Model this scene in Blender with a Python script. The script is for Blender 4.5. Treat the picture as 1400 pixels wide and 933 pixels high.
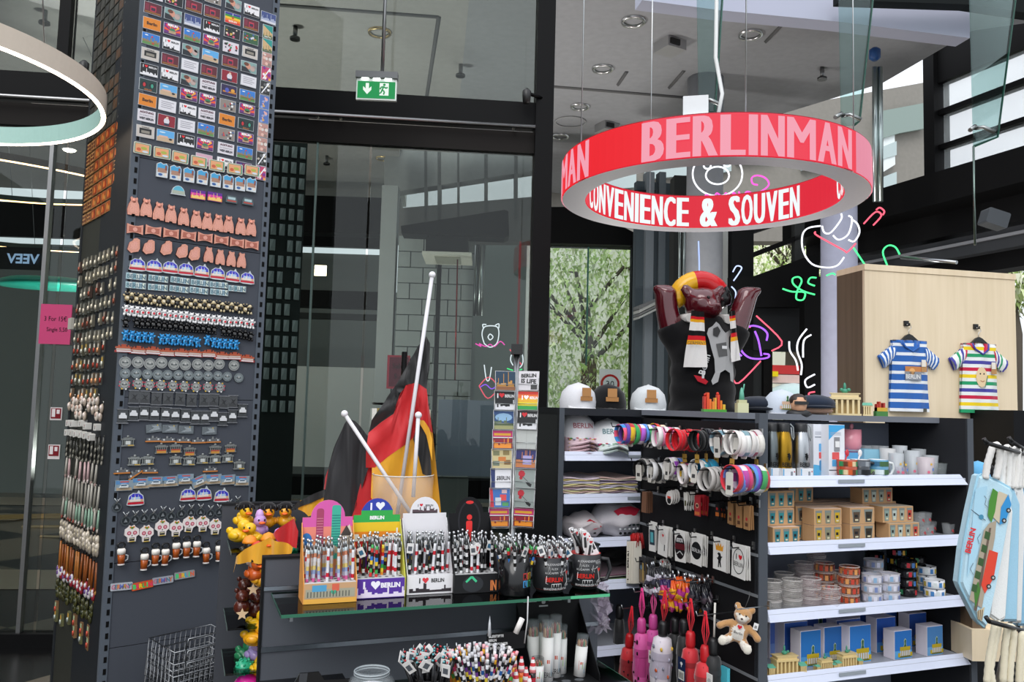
import bpy, math, random
from mathutils import Vector, Matrix
for o in list(bpy.data.objects): bpy.data.objects.remove(o)
SC=bpy.context.scene; COL=SC.collection; rnd=random.Random(11)
PI=math.pi; sin=math.sin; cos=math.cos; rad=math.radians
# ---------------------------------------------------------------- camera
EYE=1.55; F=1130.0
CM=Matrix.Rotation(PI/2+rad(4.45),3,'X')@Matrix.Rotation(rad(1.5),3,'Z')
cd=bpy.data.cameras.new('camera'); cam=bpy.data.objects.new('camera',cd); COL.objects.link(cam)
cd.sensor_width=36; cd.lens=36*F/1400; cd.clip_start=.05; cd.clip_end=300
cam.matrix_world=Matrix.Translation((0,0,EYE))@CM.to_4x4(); SC.camera=cam
# ---------------------------------------------------------------- sky, daylight, exposure
SC.view_settings.view_transform='Standard'; SC.view_settings.look='None'
SC.view_settings.exposure=0.62; SC.view_settings.gamma=1; SC.view_settings.use_curve_mapping=False
wd=bpy.data.worlds.new('overcast_sky'); SC.world=wd; wd.use_nodes=True; nt=wd.node_tree
bg=nt.nodes['Background']; bg.inputs['Strength'].default_value=1.1
gr=nt.nodes.new('ShaderNodeValToRGB'); tc=nt.nodes.new('ShaderNodeTexCoord'); sp=nt.nodes.new('ShaderNodeSeparateXYZ')
nt.links.new(tc.outputs['Generated'],sp.inputs[0]); nt.links.new(sp.outputs['Z'],gr.inputs[0]); nt.links.new(gr.outputs[0],bg.inputs[0])
gr.color_ramp.elements[0].color=(.62,.66,.70,1); gr.color_ramp.elements[1].position=1; gr.color_ramp.elements[1].color=(.95,.98,1.05,1)
SC.cycles.max_bounces=8; SC.cycles.transparent_max_bounces=16; SC.cycles.glossy_bounces=3; SC.cycles.caustics_reflective=False; SC.cycles.caustics_refractive=False
SC.cycles.sample_clamp_indirect=4; SC.cycles.use_denoising=True
sun=bpy.data.lights.new('daylight','SUN'); sun.energy=.9; sun.angle=rad(35); sun.color=(1,.98,.95)
so=bpy.data.objects.new('daylight',sun); COL.objects.link(so); so.rotation_euler=(rad(50),0,rad(-18))
def area(name,loc,size,en,col,rot):
    l=bpy.data.lights.new(name,'AREA'); l.energy=en; l.size=size[0]; l.shape='RECTANGLE'; l.size_y=size[1]; l.color=col
    o=bpy.data.objects.new(name,l); COL.objects.link(o); o.location=loc; o.rotation_euler=rot; return o
for i,(x,y,z,e) in enumerate([(1.65,5.9,.9,16),(2.9,6.8,.9,10),(-2.75,6.8,1.0,85),(1.2,9.5,.6,30)]): area('added_ceiling_fill_%d'%i,(x,y,z),(.5,.5),e,(1,.97,.93),(PI,0,0))  # unseen fill lights added to brighten the hall ceiling from below
# ---------------------------------------------------------------- materials
_lin={}
def lin(h):
    if isinstance(h,tuple): return h
    if h not in _lin:
        v=[int(h[i:i+2],16)/255 for i in (0,2,4)] if len(h)==6 else [int(c*2,16)/255 for c in h]
        _lin[h]=tuple(x/12.92 if x<=.04045 else ((x+.055)/1.055)**2.4 for x in v)+(1.,)
    return _lin[h]
MT={}
def newmat(k,name):
    m=bpy.data.materials.new(name); m.use_nodes=True; MT[k]=m; return m,m.node_tree,m.node_tree.nodes['Principled BSDF']
def colmat(k,name,rough,metal=0,bump=0,scale=60,var=.08,coat=0,sheen=0,alpha=None,trans=0):
    m,t,b=newmat(k,name); a=t.nodes.new('ShaderNodeVertexColor'); a.layer_name='Col'
    n=t.nodes.new('ShaderNodeTexNoise'); n.inputs['Scale'].default_value=scale; n.inputs['Detail'].default_value=4
    mp=t.nodes.new('ShaderNodeMapRange'); mp.inputs[3].default_value=1-var; mp.inputs[4].default_value=1+var
    mx=t.nodes.new('ShaderNodeMix'); mx.data_type='RGBA'; mx.blend_type='MULTIPLY'; mx.inputs[0].default_value=1
    tx=t.nodes.new('ShaderNodeTexCoord'); t.links.new(tx.outputs['Object'],n.inputs['Vector'])
    t.links.new(n.outputs[0],mp.inputs[0]); t.links.new(a.outputs[0],mx.inputs[6]); t.links.new(mp.outputs[0],mx.inputs[7]); t.links.new(mx.outputs[2],b.inputs['Base Color'])
    b.inputs['Roughness'].default_value=rough; b.inputs['Metallic'].default_value=metal
    if k in('pt','m','p','k','cc'): b.inputs['Specular IOR Level'].default_value=.18 if k!='pt' else .12
    if coat: b.inputs['Coat Weight'].default_value=coat; b.inputs['Coat Roughness'].default_value=.08
    if sheen: b.inputs['Sheen Weight'].default_value=sheen
    if alpha is not None: b.inputs['Alpha'].default_value=alpha
    if trans: b.inputs['Transmission Weight'].default_value=trans
    if bump:
        bp=t.nodes.new('ShaderNodeBump'); bp.inputs['Strength'].default_value=bump; bp.inputs['Distance'].default_value=.002
        t.links.new(n.outputs[0],bp.inputs['Height']); t.links.new(bp.outputs[0],b.inputs['Normal'])
    return m
colmat('m','matte_paint',.75,var=.05)
colmat('s','satin_plastic',.42,var=.04)
colmat('g','glossy_plastic',.18,var=.03)
colmat('p','printed_card',.5,var=.03)
colmat('f','coated_print',.3,var=.05,scale=200)
colmat('k','woven_cloth',.9,bump=.4,scale=260,var=.08,sheen=.2)
colmat('y','shiny_flag_cloth',.6,bump=.15,scale=25,var=.06,sheen=.4)
colmat('me','brushed_metal',.3,metal=1,var=.08,scale=120)
colmat('pe','pewter_relief',.45,metal=.75,bump=.6,scale=240,var=.3)
colmat('pt','powder_coated_panel',.55,bump=.1,scale=300,var=.04)
colmat('lq','lacquer',.22,metal=.15,coat=1,var=.03)
colmat('cp','clear_plastic',.08,alpha=.28,var=0)
colmat('cq','frosted_plastic',.3,alpha=.6,var=0)
colmat('gt','cut_glass',.05,alpha=.15,var=.3,scale=30)
colmat('cc','poured_concrete',.85,bump=.5,scale=14,var=.12)
colmat('fu','plush_fur',1,bump=.8,scale=350,var=.12,sheen=.6)
def emat(k,name,st):
    m,t,b=newmat(k,name); a=t.nodes.new('ShaderNodeVertexColor'); a.layer_name='Col'; t.links.new(a.outputs[0],b.inputs['Emission Color']); b.inputs['Base Color'].default_value=(.02,.02,.02,1); b.inputs['Emission Strength'].default_value=st; b.inputs['Roughness'].default_value=.5; b.inputs['Specular IOR Level'].default_value=.1
emat('e1','lit_screen',.64); emat('e3','neon_glow',1.1); emat('e6','lamp_glow',7)
def glassmat(k,name,tint,fres=1.45,rough=0,mixmax=1.0):
    m,t,b=newmat(k,name); t.nodes.remove(b); out=t.nodes['Material Output']
    tr=t.nodes.new('ShaderNodeBsdfTransparent'); tr.inputs[0].default_value=lin(tint); gl=t.nodes.new('ShaderNodeBsdfGlossy'); gl.inputs['Roughness'].default_value=rough
    fr=t.nodes.new('ShaderNodeFresnel'); fr.inputs[0].default_value=fres; mx=t.nodes.new('ShaderNodeMixShader')
    n=t.nodes.new('ShaderNodeTexNoise'); n.inputs['Scale'].default_value=.7; mu=t.nodes.new('ShaderNodeMath'); mu.operation='MULTIPLY_ADD'; mu.inputs[1].default_value=.02
    t.links.new(n.outputs[0],mu.inputs[0]); t.links.new(fr.outputs[0],mu.inputs[2]); t.links.new(mu.outputs[0],mx.inputs[0]); t.links.new(tr.outputs[0],mx.inputs[1]); t.links.new(gl.outputs[0],mx.inputs[2]); t.links.new(mx.outputs[0],out.inputs[0])
glassmat('pane','window_pane','dce2e0',1.32); glassmat('shelf','green_shelf_glass','bcd8cc',1.5); glassmat('fin','green_glass_fin','dcecea',1.35)
def wood(k,name,c1,c2):
    m,t,b=newmat(k,name); tx=t.nodes.new('ShaderNodeTexCoord'); mp=t.nodes.new('ShaderNodeMapping'); mp.inputs['Scale'].default_value=(26,26,1.3)
    n=t.nodes.new('ShaderNodeTexNoise'); n.inputs['Scale'].default_value=1.2; n.inputs['Detail'].default_value=6; r=t.nodes.new('ShaderNodeValToRGB')
    r.color_ramp.elements[0].position=.3; r.color_ramp.elements[1].position=.7; r.color_ramp.elements[0].color=lin(c1); r.color_ramp.elements[1].color=lin(c2)
    t.links.new(tx.outputs['Object'],mp.inputs[0]); t.links.new(mp.outputs[0],n.inputs[0]); t.links.new(n.outputs[0],r.inputs[0]); t.links.new(r.outputs[0],b.inputs['Base Color']); b.inputs['Roughness'].default_value=.5
wood('wd','birch_veneer','e2cfae','ecdabc'); wood('wk','shaded_birch_veneer','5c4a36','6a5742')  # second veneer is the birch darkened, shade painted into its colour
def checker():
    m,t,b=newmat('fl','checkered_stone_floor'); tx=t.nodes.new('ShaderNodeTexCoord'); mp=t.nodes.new('ShaderNodeMapping'); mp.inputs['Rotation'].default_value=(0,0,.5); mp.inputs['Scale'].default_value=(.9,.9,.9)
    c=t.nodes.new('ShaderNodeTexChecker'); c.inputs['Scale'].default_value=1; c.inputs[1].default_value=lin('0f0f10'); c.inputs[2].default_value=lin('6a6255')
    t.links.new(tx.outputs['Object'],mp.inputs[0]); t.links.new(mp.outputs[0],c.inputs[0]); t.links.new(c.outputs[0],b.inputs['Base Color']); b.inputs['Roughness'].default_value=.25
checker()
# ---------------------------------------------------------------- geometry helpers
def ray(px,py): return CM@Vector(((px-700)/F,-(py-466.5)/F,-1))
def at(px,py,d): r=ray(px,py); return Vector((0,0,EYE))+r*(d/r.y)
def HZ(px,py,z): r=ray(px,py); return Vector((0,0,EYE))+r*((z-EYE)/r.z)
class Fr:                                   # an upright plane: local x runs to the viewer's right along it, y away, z up
    def __init__(s,x,y,deg):
        A=rad(deg); s.o=Vector((x,y,0)); s.u=Vector((sin(A),cos(A),0)); s.n=Vector((-cos(A),sin(A),0)); s.rz=PI/2-A
    def loc(s,px,py,off=0):
        r=ray(px,py); c=Vector((0,0,EYE)); t=(s.o+s.n*off-c).dot(s.n)/r.dot(s.n); p=c+r*t; return (p-s.o).dot(s.u),p.z
    def p(s,x,y,z): return s.o+s.u*x+s.n*y+Vector((0,0,z))
HEART=[(0,-.45),(.5,.08),(.5,.32),(.36,.46),(.16,.46),(0,.3),(-.16,.46),(-.36,.46),(-.5,.32),(-.5,.08)]
def circ(x,z,r,n=14,rz=None,a0=0): rz=r if rz is None else rz; return [(x+r*cos(a0+2*PI*i/n),z+rz*sin(a0+2*PI*i/n)) for i in range(n)]
def rect(x0,z0,x1,z1): return [(x0,z0),(x1,z0),(x1,z1),(x0,z1)]
def rrect(x0,z0,x1,z1,r,n=3):
    o=[]
    for cx,cz,a in ((x1-r,z1-r,0),(x0+r,z1-r,1),(x0+r,z0+r,2),(x1-r,z0+r,3)):
        for i in range(n+1): t=(a+i/n)*PI/2; o.append((cx+r*cos(t),cz+r*sin(t)))
    return o
def sc(poly,x,z,s,sz=None): sz=s if sz is None else sz; return [(x+a*s,z+b*sz) for a,b in poly]
_tx={}
def glyphs(s,bold=0.0,res=2,sp=1.0):
    k=(s,bold,res,sp)
    if k not in _tx:
        c=bpy.data.curves.new('t','FONT'); c.body=s; c.size=1; c.resolution_u=res; c.offset=bold; c.fill_mode='BOTH'; c.space_character=sp
        o=bpy.data.objects.new('t',c); me=bpy.data.meshes.new_from_object(o)
        vs=[(v.co.x,v.co.y) for v in me.vertices]; fs=[tuple(p.vertices) for p in me.polygons]
        bpy.data.objects.remove(o); bpy.data.curves.remove(c); bpy.data.meshes.remove(me)
        xs=[v[0] for v in vs] or [0]; ys=[v[1] for v in vs] or [0]; H=.715
        x0,x1=min(xs),max(xs); _tx[k]=([((x-x0)/H,y/H) for x,y in vs],fs,(x1-x0)/H)
    return _tx[k]
class MB:
    def __init__(s): s.v=[]; s.f=[]; s.c=[]; s.m=[]; s.sm=[]; s.M=None
    def add(s,vs,fs,col='888',mat='s',smooth=False):
        b=len(s.v)
        if s.M is not None: vs=[tuple(s.M@Vector(v)) for v in vs]
        s.v+=vs
        one=not isinstance(col,list)
        for i,f in enumerate(fs):
            s.f.append([b+j for j in f]); s.c.append(lin(col if one else col[i])); s.m.append(mat); s.sm.append(smooth)
        return s
    def box(s,x0,x1,y0,y1,z0,z1,col='888',mat='s',bev=0):
        if bev:
            return s.prism(rrect(x0,z0,x1,z1,bev,2),y0,y1,col,mat)
        return s.add([(x0,y0,z0),(x1,y0,z0),(x1,y1,z0),(x0,y1,z0),(x0,y0,z1),(x1,y0,z1),(x1,y1,z1),(x0,y1,z1)],
            [(0,3,2,1),(4,5,6,7),(0,1,5,4),(1,2,6,5),(2,3,7,6),(3,0,4,7)],col,mat)
    def prism(s,poly,y0,y1,col='888',mat='s',side=None):
        n=len(poly); a=sum(poly[i][0]*poly[(i+1)%n][1]-poly[(i+1)%n][0]*poly[i][1] for i in range(n))
        if a<0: poly=poly[::-1]
        vs=[(x,y0,z) for x,z in poly]+[(x,y1,z) for x,z in poly]
        fs=[tuple(range(n)),tuple(range(2*n-1,n-1,-1))]; fs+=[(i+n,(i+1)%n+n,(i+1)%n,i) for i in range(n)]
        return s.add(vs,fs,[col,col]+[side or col]*n,mat)
    def poly(s,poly,y,col,mat='p'):          # a thin printed patch facing the viewer
        n=len(poly); a=sum(poly[i][0]*poly[(i+1)%n][1]-poly[(i+1)%n][0]*poly[i][1] for i in range(n))
        if a<0: poly=poly[::-1]
        return s.add([(x,y,z) for x,z in poly],[tuple(range(n))],col,mat)
    def strip(s,pts,y,w,col,mat='p'):        # a printed line
        for (x0,z0),(x1,z1) in zip(pts,pts[1:]):
            L=math.hypot(x1-x0,z1-z0) or 1e-6; nx,nz=-(z1-z0)/L*w/2,(x1-x0)/L*w/2
            s.poly([(x0+nx,z0+nz),(x1+nx,z1+nz),(x1-nx,z1-nz),(x0-nx,z0-nz)],y,col,mat)
        return s
    def text(s,t,x,z,h,y,col,al='c',bold=.0,w=1,mat='p',maxw=None,rot=0,fn=None,res=2):
        vs,fs,W=glyphs(t,bold,res)
        if maxw and W*h*w>maxw: w=maxw/(W*h)
        ox={'c':-W*h*w/2,'l':0,'r':-W*h*w}[al]; cr,sr=cos(rot),sin(rot); o=[]
        for a,b in vs:
            p,q=ox+a*h*w,b*h; p,q=p*cr-q*sr,p*sr+q*cr; o.append(fn(x+p,z+q) if fn else (x+p,y,z+q))
        return s.add(o,fs,col,mat)
    def lathe(s,prof,n=16,col='888',mat='s',cx=0,cy=0,smooth=True,cap=True,ang=2*PI,zaxis=True):
        vs=[];fs=[];cs=[]; k=len(prof)
        for i in range(n):
            a=2*PI*i/n
            for r,z in prof: vs.append((cx+r*cos(a),cy+r*sin(a),z))
        for i in range(n):
            j=(i+1)%n
            for q in range(k-1):
                fs.append((i*k+q,j*k+q,j*k+q+1,i*k+q+1)); cs.append(col[q] if isinstance(col,list) else col)
        s.add(vs,fs,cs,mat,smooth)
        if cap:
            b=[tuple((j*k) for j in range(n-1,-1,-1))] if prof[0][0]>1e-5 else []; t=[tuple(j*k+k-1 for j in range(n))] if prof[-1][0]>1e-5 else []
            o=len(s.v)-len(vs)
            for f,c in [(x,col[0] if isinstance(col,list) else col) for x in b]+[(x,col[-1] if isinstance(col,list) else col) for x in t]:
                s.f.append([o+j for j in f]); s.c.append(lin(c)); s.m.append(mat); s.sm.append(False)
        return s
    def cyl(s,x,y,z0,z1,r,col='888',mat='s',n=12,r2=None): return s.lathe([(r,z0),(r if r2 is None else r2,z1)],n,col,mat,x,y)
    def ell(s,c,r,col='888',mat='s',n=12,k=8):
        if not isinstance(r,tuple): r=(r,r,r)
        vs=[];fs=[]
        for j in range(1,k):
            t=PI*j/k
            for i in range(n): a=2*PI*i/n; vs.append((c[0]+r[0]*sin(t)*cos(a),c[1]+r[1]*sin(t)*sin(a),c[2]-r[2]*cos(t)))
        b=len(vs); vs+=[(c[0],c[1],c[2]-r[2]),(c[0],c[1],c[2]+r[2])]
        for j in range(k-2):
            for i in range(n): q=(i+1)%n; fs.append((j*n+i,j*n+q,j*n+n+q,j*n+n+i))
        fs+=[(b,(i+1)%n,i) for i in range(n)]+[(b+1,(k-2)*n+i,(k-2)*n+(i+1)%n) for i in range(n)]
        return s.add(vs,fs,col,mat,True)
    def tube(s,pts,r,col='888',mat='s',n=6,cols=None,closed=False):
        P=[Vector(p) for p in pts]; N=len(P)
        if N<2: return s
        rr=r if isinstance(r,(list,tuple)) else [r]*N; vs=[];fs=[];cs=[]; up=None
        for i,p in enumerate(P):
            if closed: t=P[(i+1)%N]-P[i-1]
            else: t=P[min(i+1,N-1)]-P[max(i-1,0)]
            if t.length<1e-9: t=Vector((0,0,1))
            t.normalize()
            if up is None: up=Vector((0,0,1)) if abs(t.z)<.9 else Vector((1,0,0))
            a=t.cross(up); 
            if a.length<1e-6: a=t.orthogonal()
            a.normalize(); b=a.cross(t); up=b
            for k in range(n): q=2*PI*k/n; vs.append(tuple(p+(a*cos(q)+b*sin(q))*rr[i]))
        for i in range(N if closed else N-1):
            j=(i+1)%N
            for k in range(n): l=(k+1)%n; fs.append((i*n+k,i*n+l,j*n+l,j*n+k)); cs.append(cols[i%len(cols)] if cols else col)
        s.add(vs,fs,cs,mat,True)
        if not closed:
            o=len(s.v)-len(vs); s.f+=[[o+k for k in range(n)][::-1],[o+(N-1)*n+k for k in range(n)]]; s.c+=[lin(cs[0]),lin(cs[-1])]; s.m+=[mat,mat]; s.sm+=[False,False]
        return s
    def grid(s,fn,nu,nv,col,mat='k',thick=None,smooth=True):   # surface fn(u,v)->(x,y,z); col may be fn(u,v)
        vs=[tuple(fn(i/nu,j/nv)) for j in range(nv+1) for i in range(nu+1)]; fs=[];cs=[]
        for j in range(nv):
            for i in range(nu):
                a=j*(nu+1)+i; fs.append((a,a+1,a+nu+2,a+nu+1)); cs.append(col((i+.5)/nu,(j+.5)/nv) if callable(col) else col)
        return s.add(vs,fs,cs,mat,smooth)
    def at(s,M): s.M=M; return s
    def mesh(s,name='m'):
        me=bpy.data.meshes.new(name); me.from_pydata(s.v,[],s.f)
        ks=[];
        for k in s.m:
            if k not in ks: ks.append(k)
        for k in ks: me.materials.append(MT[k])
        ix={k:i for i,k in enumerate(ks)}; me.polygons.foreach_set('material_index',[ix[k] for k in s.m]); me.polygons.foreach_set('use_smooth',s.sm)
        ca=me.color_attributes.new('Col','FLOAT_COLOR','CORNER'); d=[]
        for f,c in zip(s.f,s.c): d.extend(c*len(f))
        ca.data.foreach_set('color',d); me.update(); return me
TR=Matrix.Translation
def RX(a): return Matrix.Rotation(a,4,'X')
def RY(a): return Matrix.Rotation(a,4,'Y')
def RZ(a): return Matrix.Rotation(a,4,'Z')
def link(name,me,parent=None,M=None):
    o=bpy.data.objects.new(name,me); COL.objects.link(o)
    if parent is not None: o.parent=parent
    if M is not None: o.matrix_basis=M
    return o
def tag(o,label=None,cat=None,group=None,kind=None):
    if label: o['label']=label
    if cat: o['category']=cat
    if group: o['group']=group
    if kind: o['kind']=kind
    return o
def me_(x): return x.mesh() if isinstance(x,MB) else x
def thing(name,geo,M,label,cat,group=None,kind=None):
    """geo: one mesh, or a list of parts (name, mesh, [sub-parts], label)"""
    if isinstance(geo,list):
        r=link(name,None,None,M); r.empty_display_size=.02
        for p in geo:
            q=link(p[0],me_(p[1]),r,p[4] if len(p)>4 else None)
            if len(p)>3 and p[3]: q['label']=p[3]
            for s in (p[2] if len(p)>2 and p[2] else []): link(s[0],me_(s[1]),q,s[2] if len(s)>2 else None)
    else: r=link(name,me_(geo),None,M)
    return tag(r,label,cat,group,kind)
def struct(name,mb,M=None,parts=None):
    o=link(name,me_(mb),None,M); o['kind']='structure'
    for p in parts or []: link(p[0],me_(p[1]),o,p[2] if len(p)>2 else None)
    return o
def FM(fr,x,y,z,rz=0): return TR(fr.p(x,y,z))@RZ(fr.rz+rz)
ORD='first second third fourth fifth sixth seventh eighth ninth tenth eleventh twelfth thirteenth fourteenth fifteenth sixteenth seventeenth eighteenth nineteenth twentieth'.split()
def nth(i):
    if i<20: return ORD[i]
    t,u=divmod(i+1,10); T=['','','twenty','thirty','forty','fifty','sixty','seventy','eighty','ninety'][t]
    TO={'twenty':'twentieth','thirty':'thirtieth','forty':'fortieth','fifty':'fiftieth','sixty':'sixtieth'}
    return TO.get(T,T) if u==0 else T+'-'+ORD[u-1]
def of_n(i,n):
    return 'leftmost' if i==0 else ('rightmost' if i==n-1 else nth(i))
# ================================================================ frames of the place
PF=Fr(-1.707,3.665,51); PL=Fr(-1.707,3.665,139); G=Fr(.8608,2.87,68.7); EP=Fr(.8608,2.87,158.7); CU=Fr(.5687,3.619,68.7)
_p=at(361,800,2.25); PG=Fr(_p.x,_p.y,68.7); GW=Fr(-2.918,5.218,84.5)
BLK='0d0d0e'
def BK(D,a=88): return Fr(0,D,a)
def pan(mb,fr,px0,py0,px1,py1,th,col,mat='pt',off=0):
    a=fr.loc(px0,py0,off); b=fr.loc(px1,py0,off); c=fr.loc(px0,py1,off); d=fr.loc(px1,py1,off)
    x0=(a[0]+c[0])/2; x1=(b[0]+d[0])/2; z0=(c[1]+d[1])/2; z1=(a[1]+b[1])/2
    return mb.box(x0,x1,off,off+th,max(z0,0),z1,col,mat)
def fm(fr): return TR(fr.o)@RZ(fr.rz)
# ---------------------------------------------------------------- floor, ceiling
struct('floor',MB().box(-14,14,-4,22,-.1,0,'222','fl'))
CH=4.75; cb=MB().box(-9,1.9,.35,8,0,.2,'b0aeaa','cc').box(1.9,2.6,.35,4.9,0,.2,'b0aeaa','cc')
_c=[GW.p(2.6,.35,0),GW.p(2.6,4.9,0),HZ(742,215,CH),HZ(742,286,CH),HZ(880,206,CH),HZ(990,180,CH),HZ(1206,114,CH),HZ(1330,42,CH),GW.p(7.5,.35,0)]; _i=(fm(GW)@TR((0,0,CH))).inverted(); _q=[_i@Vector((v.x,v.y,CH)) for v in _c]; nq=len(_q)
b2=MB().add([(v.x,v.y,z) for z in (0,.2) for v in _q],[tuple(range(nq)),tuple(range(2*nq-1,nq-1,-1))]+[(i,i+nq,(i+1)%nq+nq,(i+1)%nq) for i in range(nq)],'a4a5a8','cc')
ce=struct('ceiling',cb,fm(GW)@TR((0,0,CH)),[('ceiling_slab',b2)])
def seam(p,q):
    a=HZ(*p,CH-.004);b=HZ(*q,CH-.004); return MB().tube([a,b],.018,'6c6c6c','m',4)
for k,(p,q) in enumerate([((375,6),(600,23)),((600,23),(583,135)),((755,118),(950,134)),((1047,57),(1078,25)),((845,116),(857,98)),((915,120),(935,97))]): struct('trim_%d'%(k+1),seam(p,q))
def downlight(px,py,r,lit,lab):
    p=HZ(px,py,CH); ring=MB().lathe([(r*.78,-.005),(r*.8,-.02),(r,-.02),(r,0)],24,'c9c9c9' if not lit else 'e8c98a','me',cap=False)
    can=MB().lathe([(r*.78,-.01),(r*.7,.06),(r*.45,.14),(0.001,.15)],20,'8f9590','me',cap=False)
    g=[('trim_ring',ring),('reflector_can',can)]
    if lit: g.append(('bulb',MB().ell((0,0,.05),(.05,.05,.03),'ffdf9a','e6',10,6))); 
    thing('downlight',g,TR((p.x,p.y,CH-.001)),lab,'ceiling light','recessed downlights')
for a in [(519,43,.1,1,'lit recessed downlight with warm glow above the exit sign'),(524,216,.1,1,'lit recessed downlight with warm glow, lower down behind the glass wall'),
  (866,28,.1,0,'unlit recessed downlight nearest the top of the ceiling right of the black column'),(1026,46,.1,0,'unlit recessed downlight beside the grey fascia, rightmost one'),
  (824,93,.1,0,'unlit recessed downlight with dark ribbed reflector, above the red ring sign'),(793,145,.1,0,'unlit recessed downlight just left above the pink lettering ring'),
  (766,186,.1,0,'unlit recessed downlight nearest the black column'),(389,209,.1,0,'unlit recessed downlight beside the pillar, behind glass'),(55,193,.09,0,'unlit small recessed downlight above left light rings')]: downlight(*a)
p=HZ(95,203,CH); thing('spot_lamp',[('housing',MB().cyl(0,0,-.02,0,.09,'ddd','s',14)),('lens',MB().ell((0,0,-.02),(.08,.08,.03),'fff0d8','e6',12,6))],TR((p.x,p.y,CH)),'small bright round ceiling spot left of the pillar','ceiling light')
p=HZ(780,167,CH-.01); thing('ceiling_ring',MB().tube([(.17*cos(a*PI/12),.17*sin(a*PI/12),0) for a in range(24)],.008,'a9a9a9','m',5,closed=True),TR((p.x,p.y,CH-.01)),'thin pale ring outline set in the ceiling above the sign','ceiling ring')
for px,py,l in [(916,57,'upper one right of the column'),(830,170,'lower one behind the ring sign'),(568,241,'behind the glass wall')]:
    p=HZ(px,py,CH); m=MB().box(-.1,.1,-.1,.1,-.09,0,'9a9a9a','s').box(-.08,.02,-.115,-.1,-.07,-.02,'111','s')
    thing('ceiling_sensor',m,TR((p.x,p.y,CH))@RZ(.5),'grey square ceiling fitting with black slot, '+l,'ceiling fitting','square ceiling fittings')
for px,py,l in [(404,36,'beside the pillar top'),(630,88,'left of the black column'),(62,14,'top left above the light ring'),(447,213,'lower, behind the glass'),(1124,92,'right of the glass fin')]:
    p=HZ(px,py,CH); m=MB().cyl(0,0,-.1,0,.02,'888','me',8).cyl(0,0,-.12,-.1,.045,'666','me',10)
    thing('sprinkler',m,TR((p.x,p.y,CH)),'small metal sprinkler head on grey ceiling, '+l,'sprinkler','ceiling sprinklers')
# ---------------------------------------------------------------- glass wall with black frame
fr=MB()
fr.box(3.045,3.165,-.08,.06,0,CH,BLK,'pt'); c0=GW.loc(92,40)[0]; 
fr.box(-4,3.05,-.05,.05,3.43,3.6,BLK,'pt'); fr.box(-4,3.05,-.03,.03,3.255,3.4,'1c1917','pt')
fr.box(-4,3.05,-.05,.05,0,.08,BLK,'pt')
wall=struct('wall_glass',fr,fm(GW))
link('mullion',MB().box(c0-.035,c0+.035,-.05,.05,3.6,CH,BLK,'pt').mesh(),wall)
for i,(a,b) in enumerate([(-4,-1.2),(-1.2,.02),(.03,1.95),(1.955,3.045)]):
    link('window_pane',MB().box(a+.005,b-.005,-.005,.005,.08,3.255,'fff','pane').mesh(),wall)
for a,b in [(-4,c0-.04),(c0+.04,3.045)]: link('window_pane',MB().box(a,b,-.005,.005,3.6,CH,'fff','pane').mesh(),wall)
x=GW.loc(60,400)[0]; link('door_edge',MB().box(x-.012,x+.012,-.03,.02,.08,3.255,'8d8d8d','me').mesh(),wall)
x=GW.loc(421,500)[0]; link('glass_joint',MB().box(x-.006,x+.006,-.012,.012,.08,3.255,'8fa39c','me').mesh(),wall)
for i,z in enumerate([3.415]): 
    r=MB().tube([(-4,-.1,z),(3.04,-.1,z)],.013,'9a9a9a','me',8)
    for xx in (.15,1.6,1.75,2.9): r.tube([(xx,-.1,z),(xx,-.03,z)],.01,'999','me',6)
    thing('steel_rod',r,fm(GW),'thin steel rod running along the black transom of the glass wall','rod')
for px,py,l in [(115,93,'by the ring lamp left of the pillar'),(720,131,'left of the black column')]:
    s,z=GW.loc(px,py,-.15); d=-1 if px>400 else 1
    m=MB().tube([(-d*.14,.1,.02),(0,0,.02)],.012,'1a1a1a','me',6).lathe([(.0,-.05),(.025,-.05),(.03,.03),(.01,.05)],10,'222','s'); 
    thing('spot_light',m,FM(GW,s,-.15,z),'small black spotlight on a short arm, '+l,'spotlight','spotlights on the glass wall')
# hall behind the glass
hb=BK(13.2)
struct('added_dark_wall',MB().box(-6.4,-6.2,-4.5,4.6,0,4.75,'2a2826','m'))  # unseen wall added so the left glass reflects something dark
w=MB().box(-9,-2.1,0,.2,0,3.9,'7a807e','m'); w.box(-2.1,.6,0,.2,0,3.3,'7a807e','m'); w.box(-9,-2.1,-.05,.05,4.0,4.55,'080808','pt')
wb=struct('wall_back',w,fm(hb))
m=MB(); f7=BK(11.5)
pan(m,f7,343,268,548,318,.3,'070707','pt'); pan(m,f7,343,398,600,421,.2,'0a0a0a','pt'); pan(m,f7,340,428,530,436,.1,'2c2f2e','pt')
pan(m,f7,380,503,594,640,.1,'d4d8d4','m'); pan(m,f7,343,655,735,680,.4,'0a0a0a','pt')  # pale panel stands in for the light reflected low in the glass
pan(m,f7,650,300,735,640,.1,'7e8784','m',.3); struct('trim_20',m,fm(f7))
m=MB(); pan(m,f7,430,363,446,377,.02,'ffe8c0','e6'); o=thing('lit_panel',m,fm(f7),'small bright lit rectangle glowing on the dark back wall behind the glass','lit window')
f6=BK(9.8); 
m=MB(); pan(m,f6,516,253,538,580,.25,'b4b8b6','m'); struct('pillar_plain',m,fm(f6)@TR((0,.01,0)))
a=f6.loc(545,322); b=f6.loc(650,322); c=f6.loc(545,640); bw=struct('wall_block',MB().box(a[0],b[0],.03,.2,0,a[1],'6f7674','m'),fm(f6))
nb=int((a[1])/.19); bl=(b[0]-a[0])/3
blk=[MB().box(.006,L-.006,0,.035,.006,.184,'aab1ae','m',0).mesh() for L in (bl,bl/2)]
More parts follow.
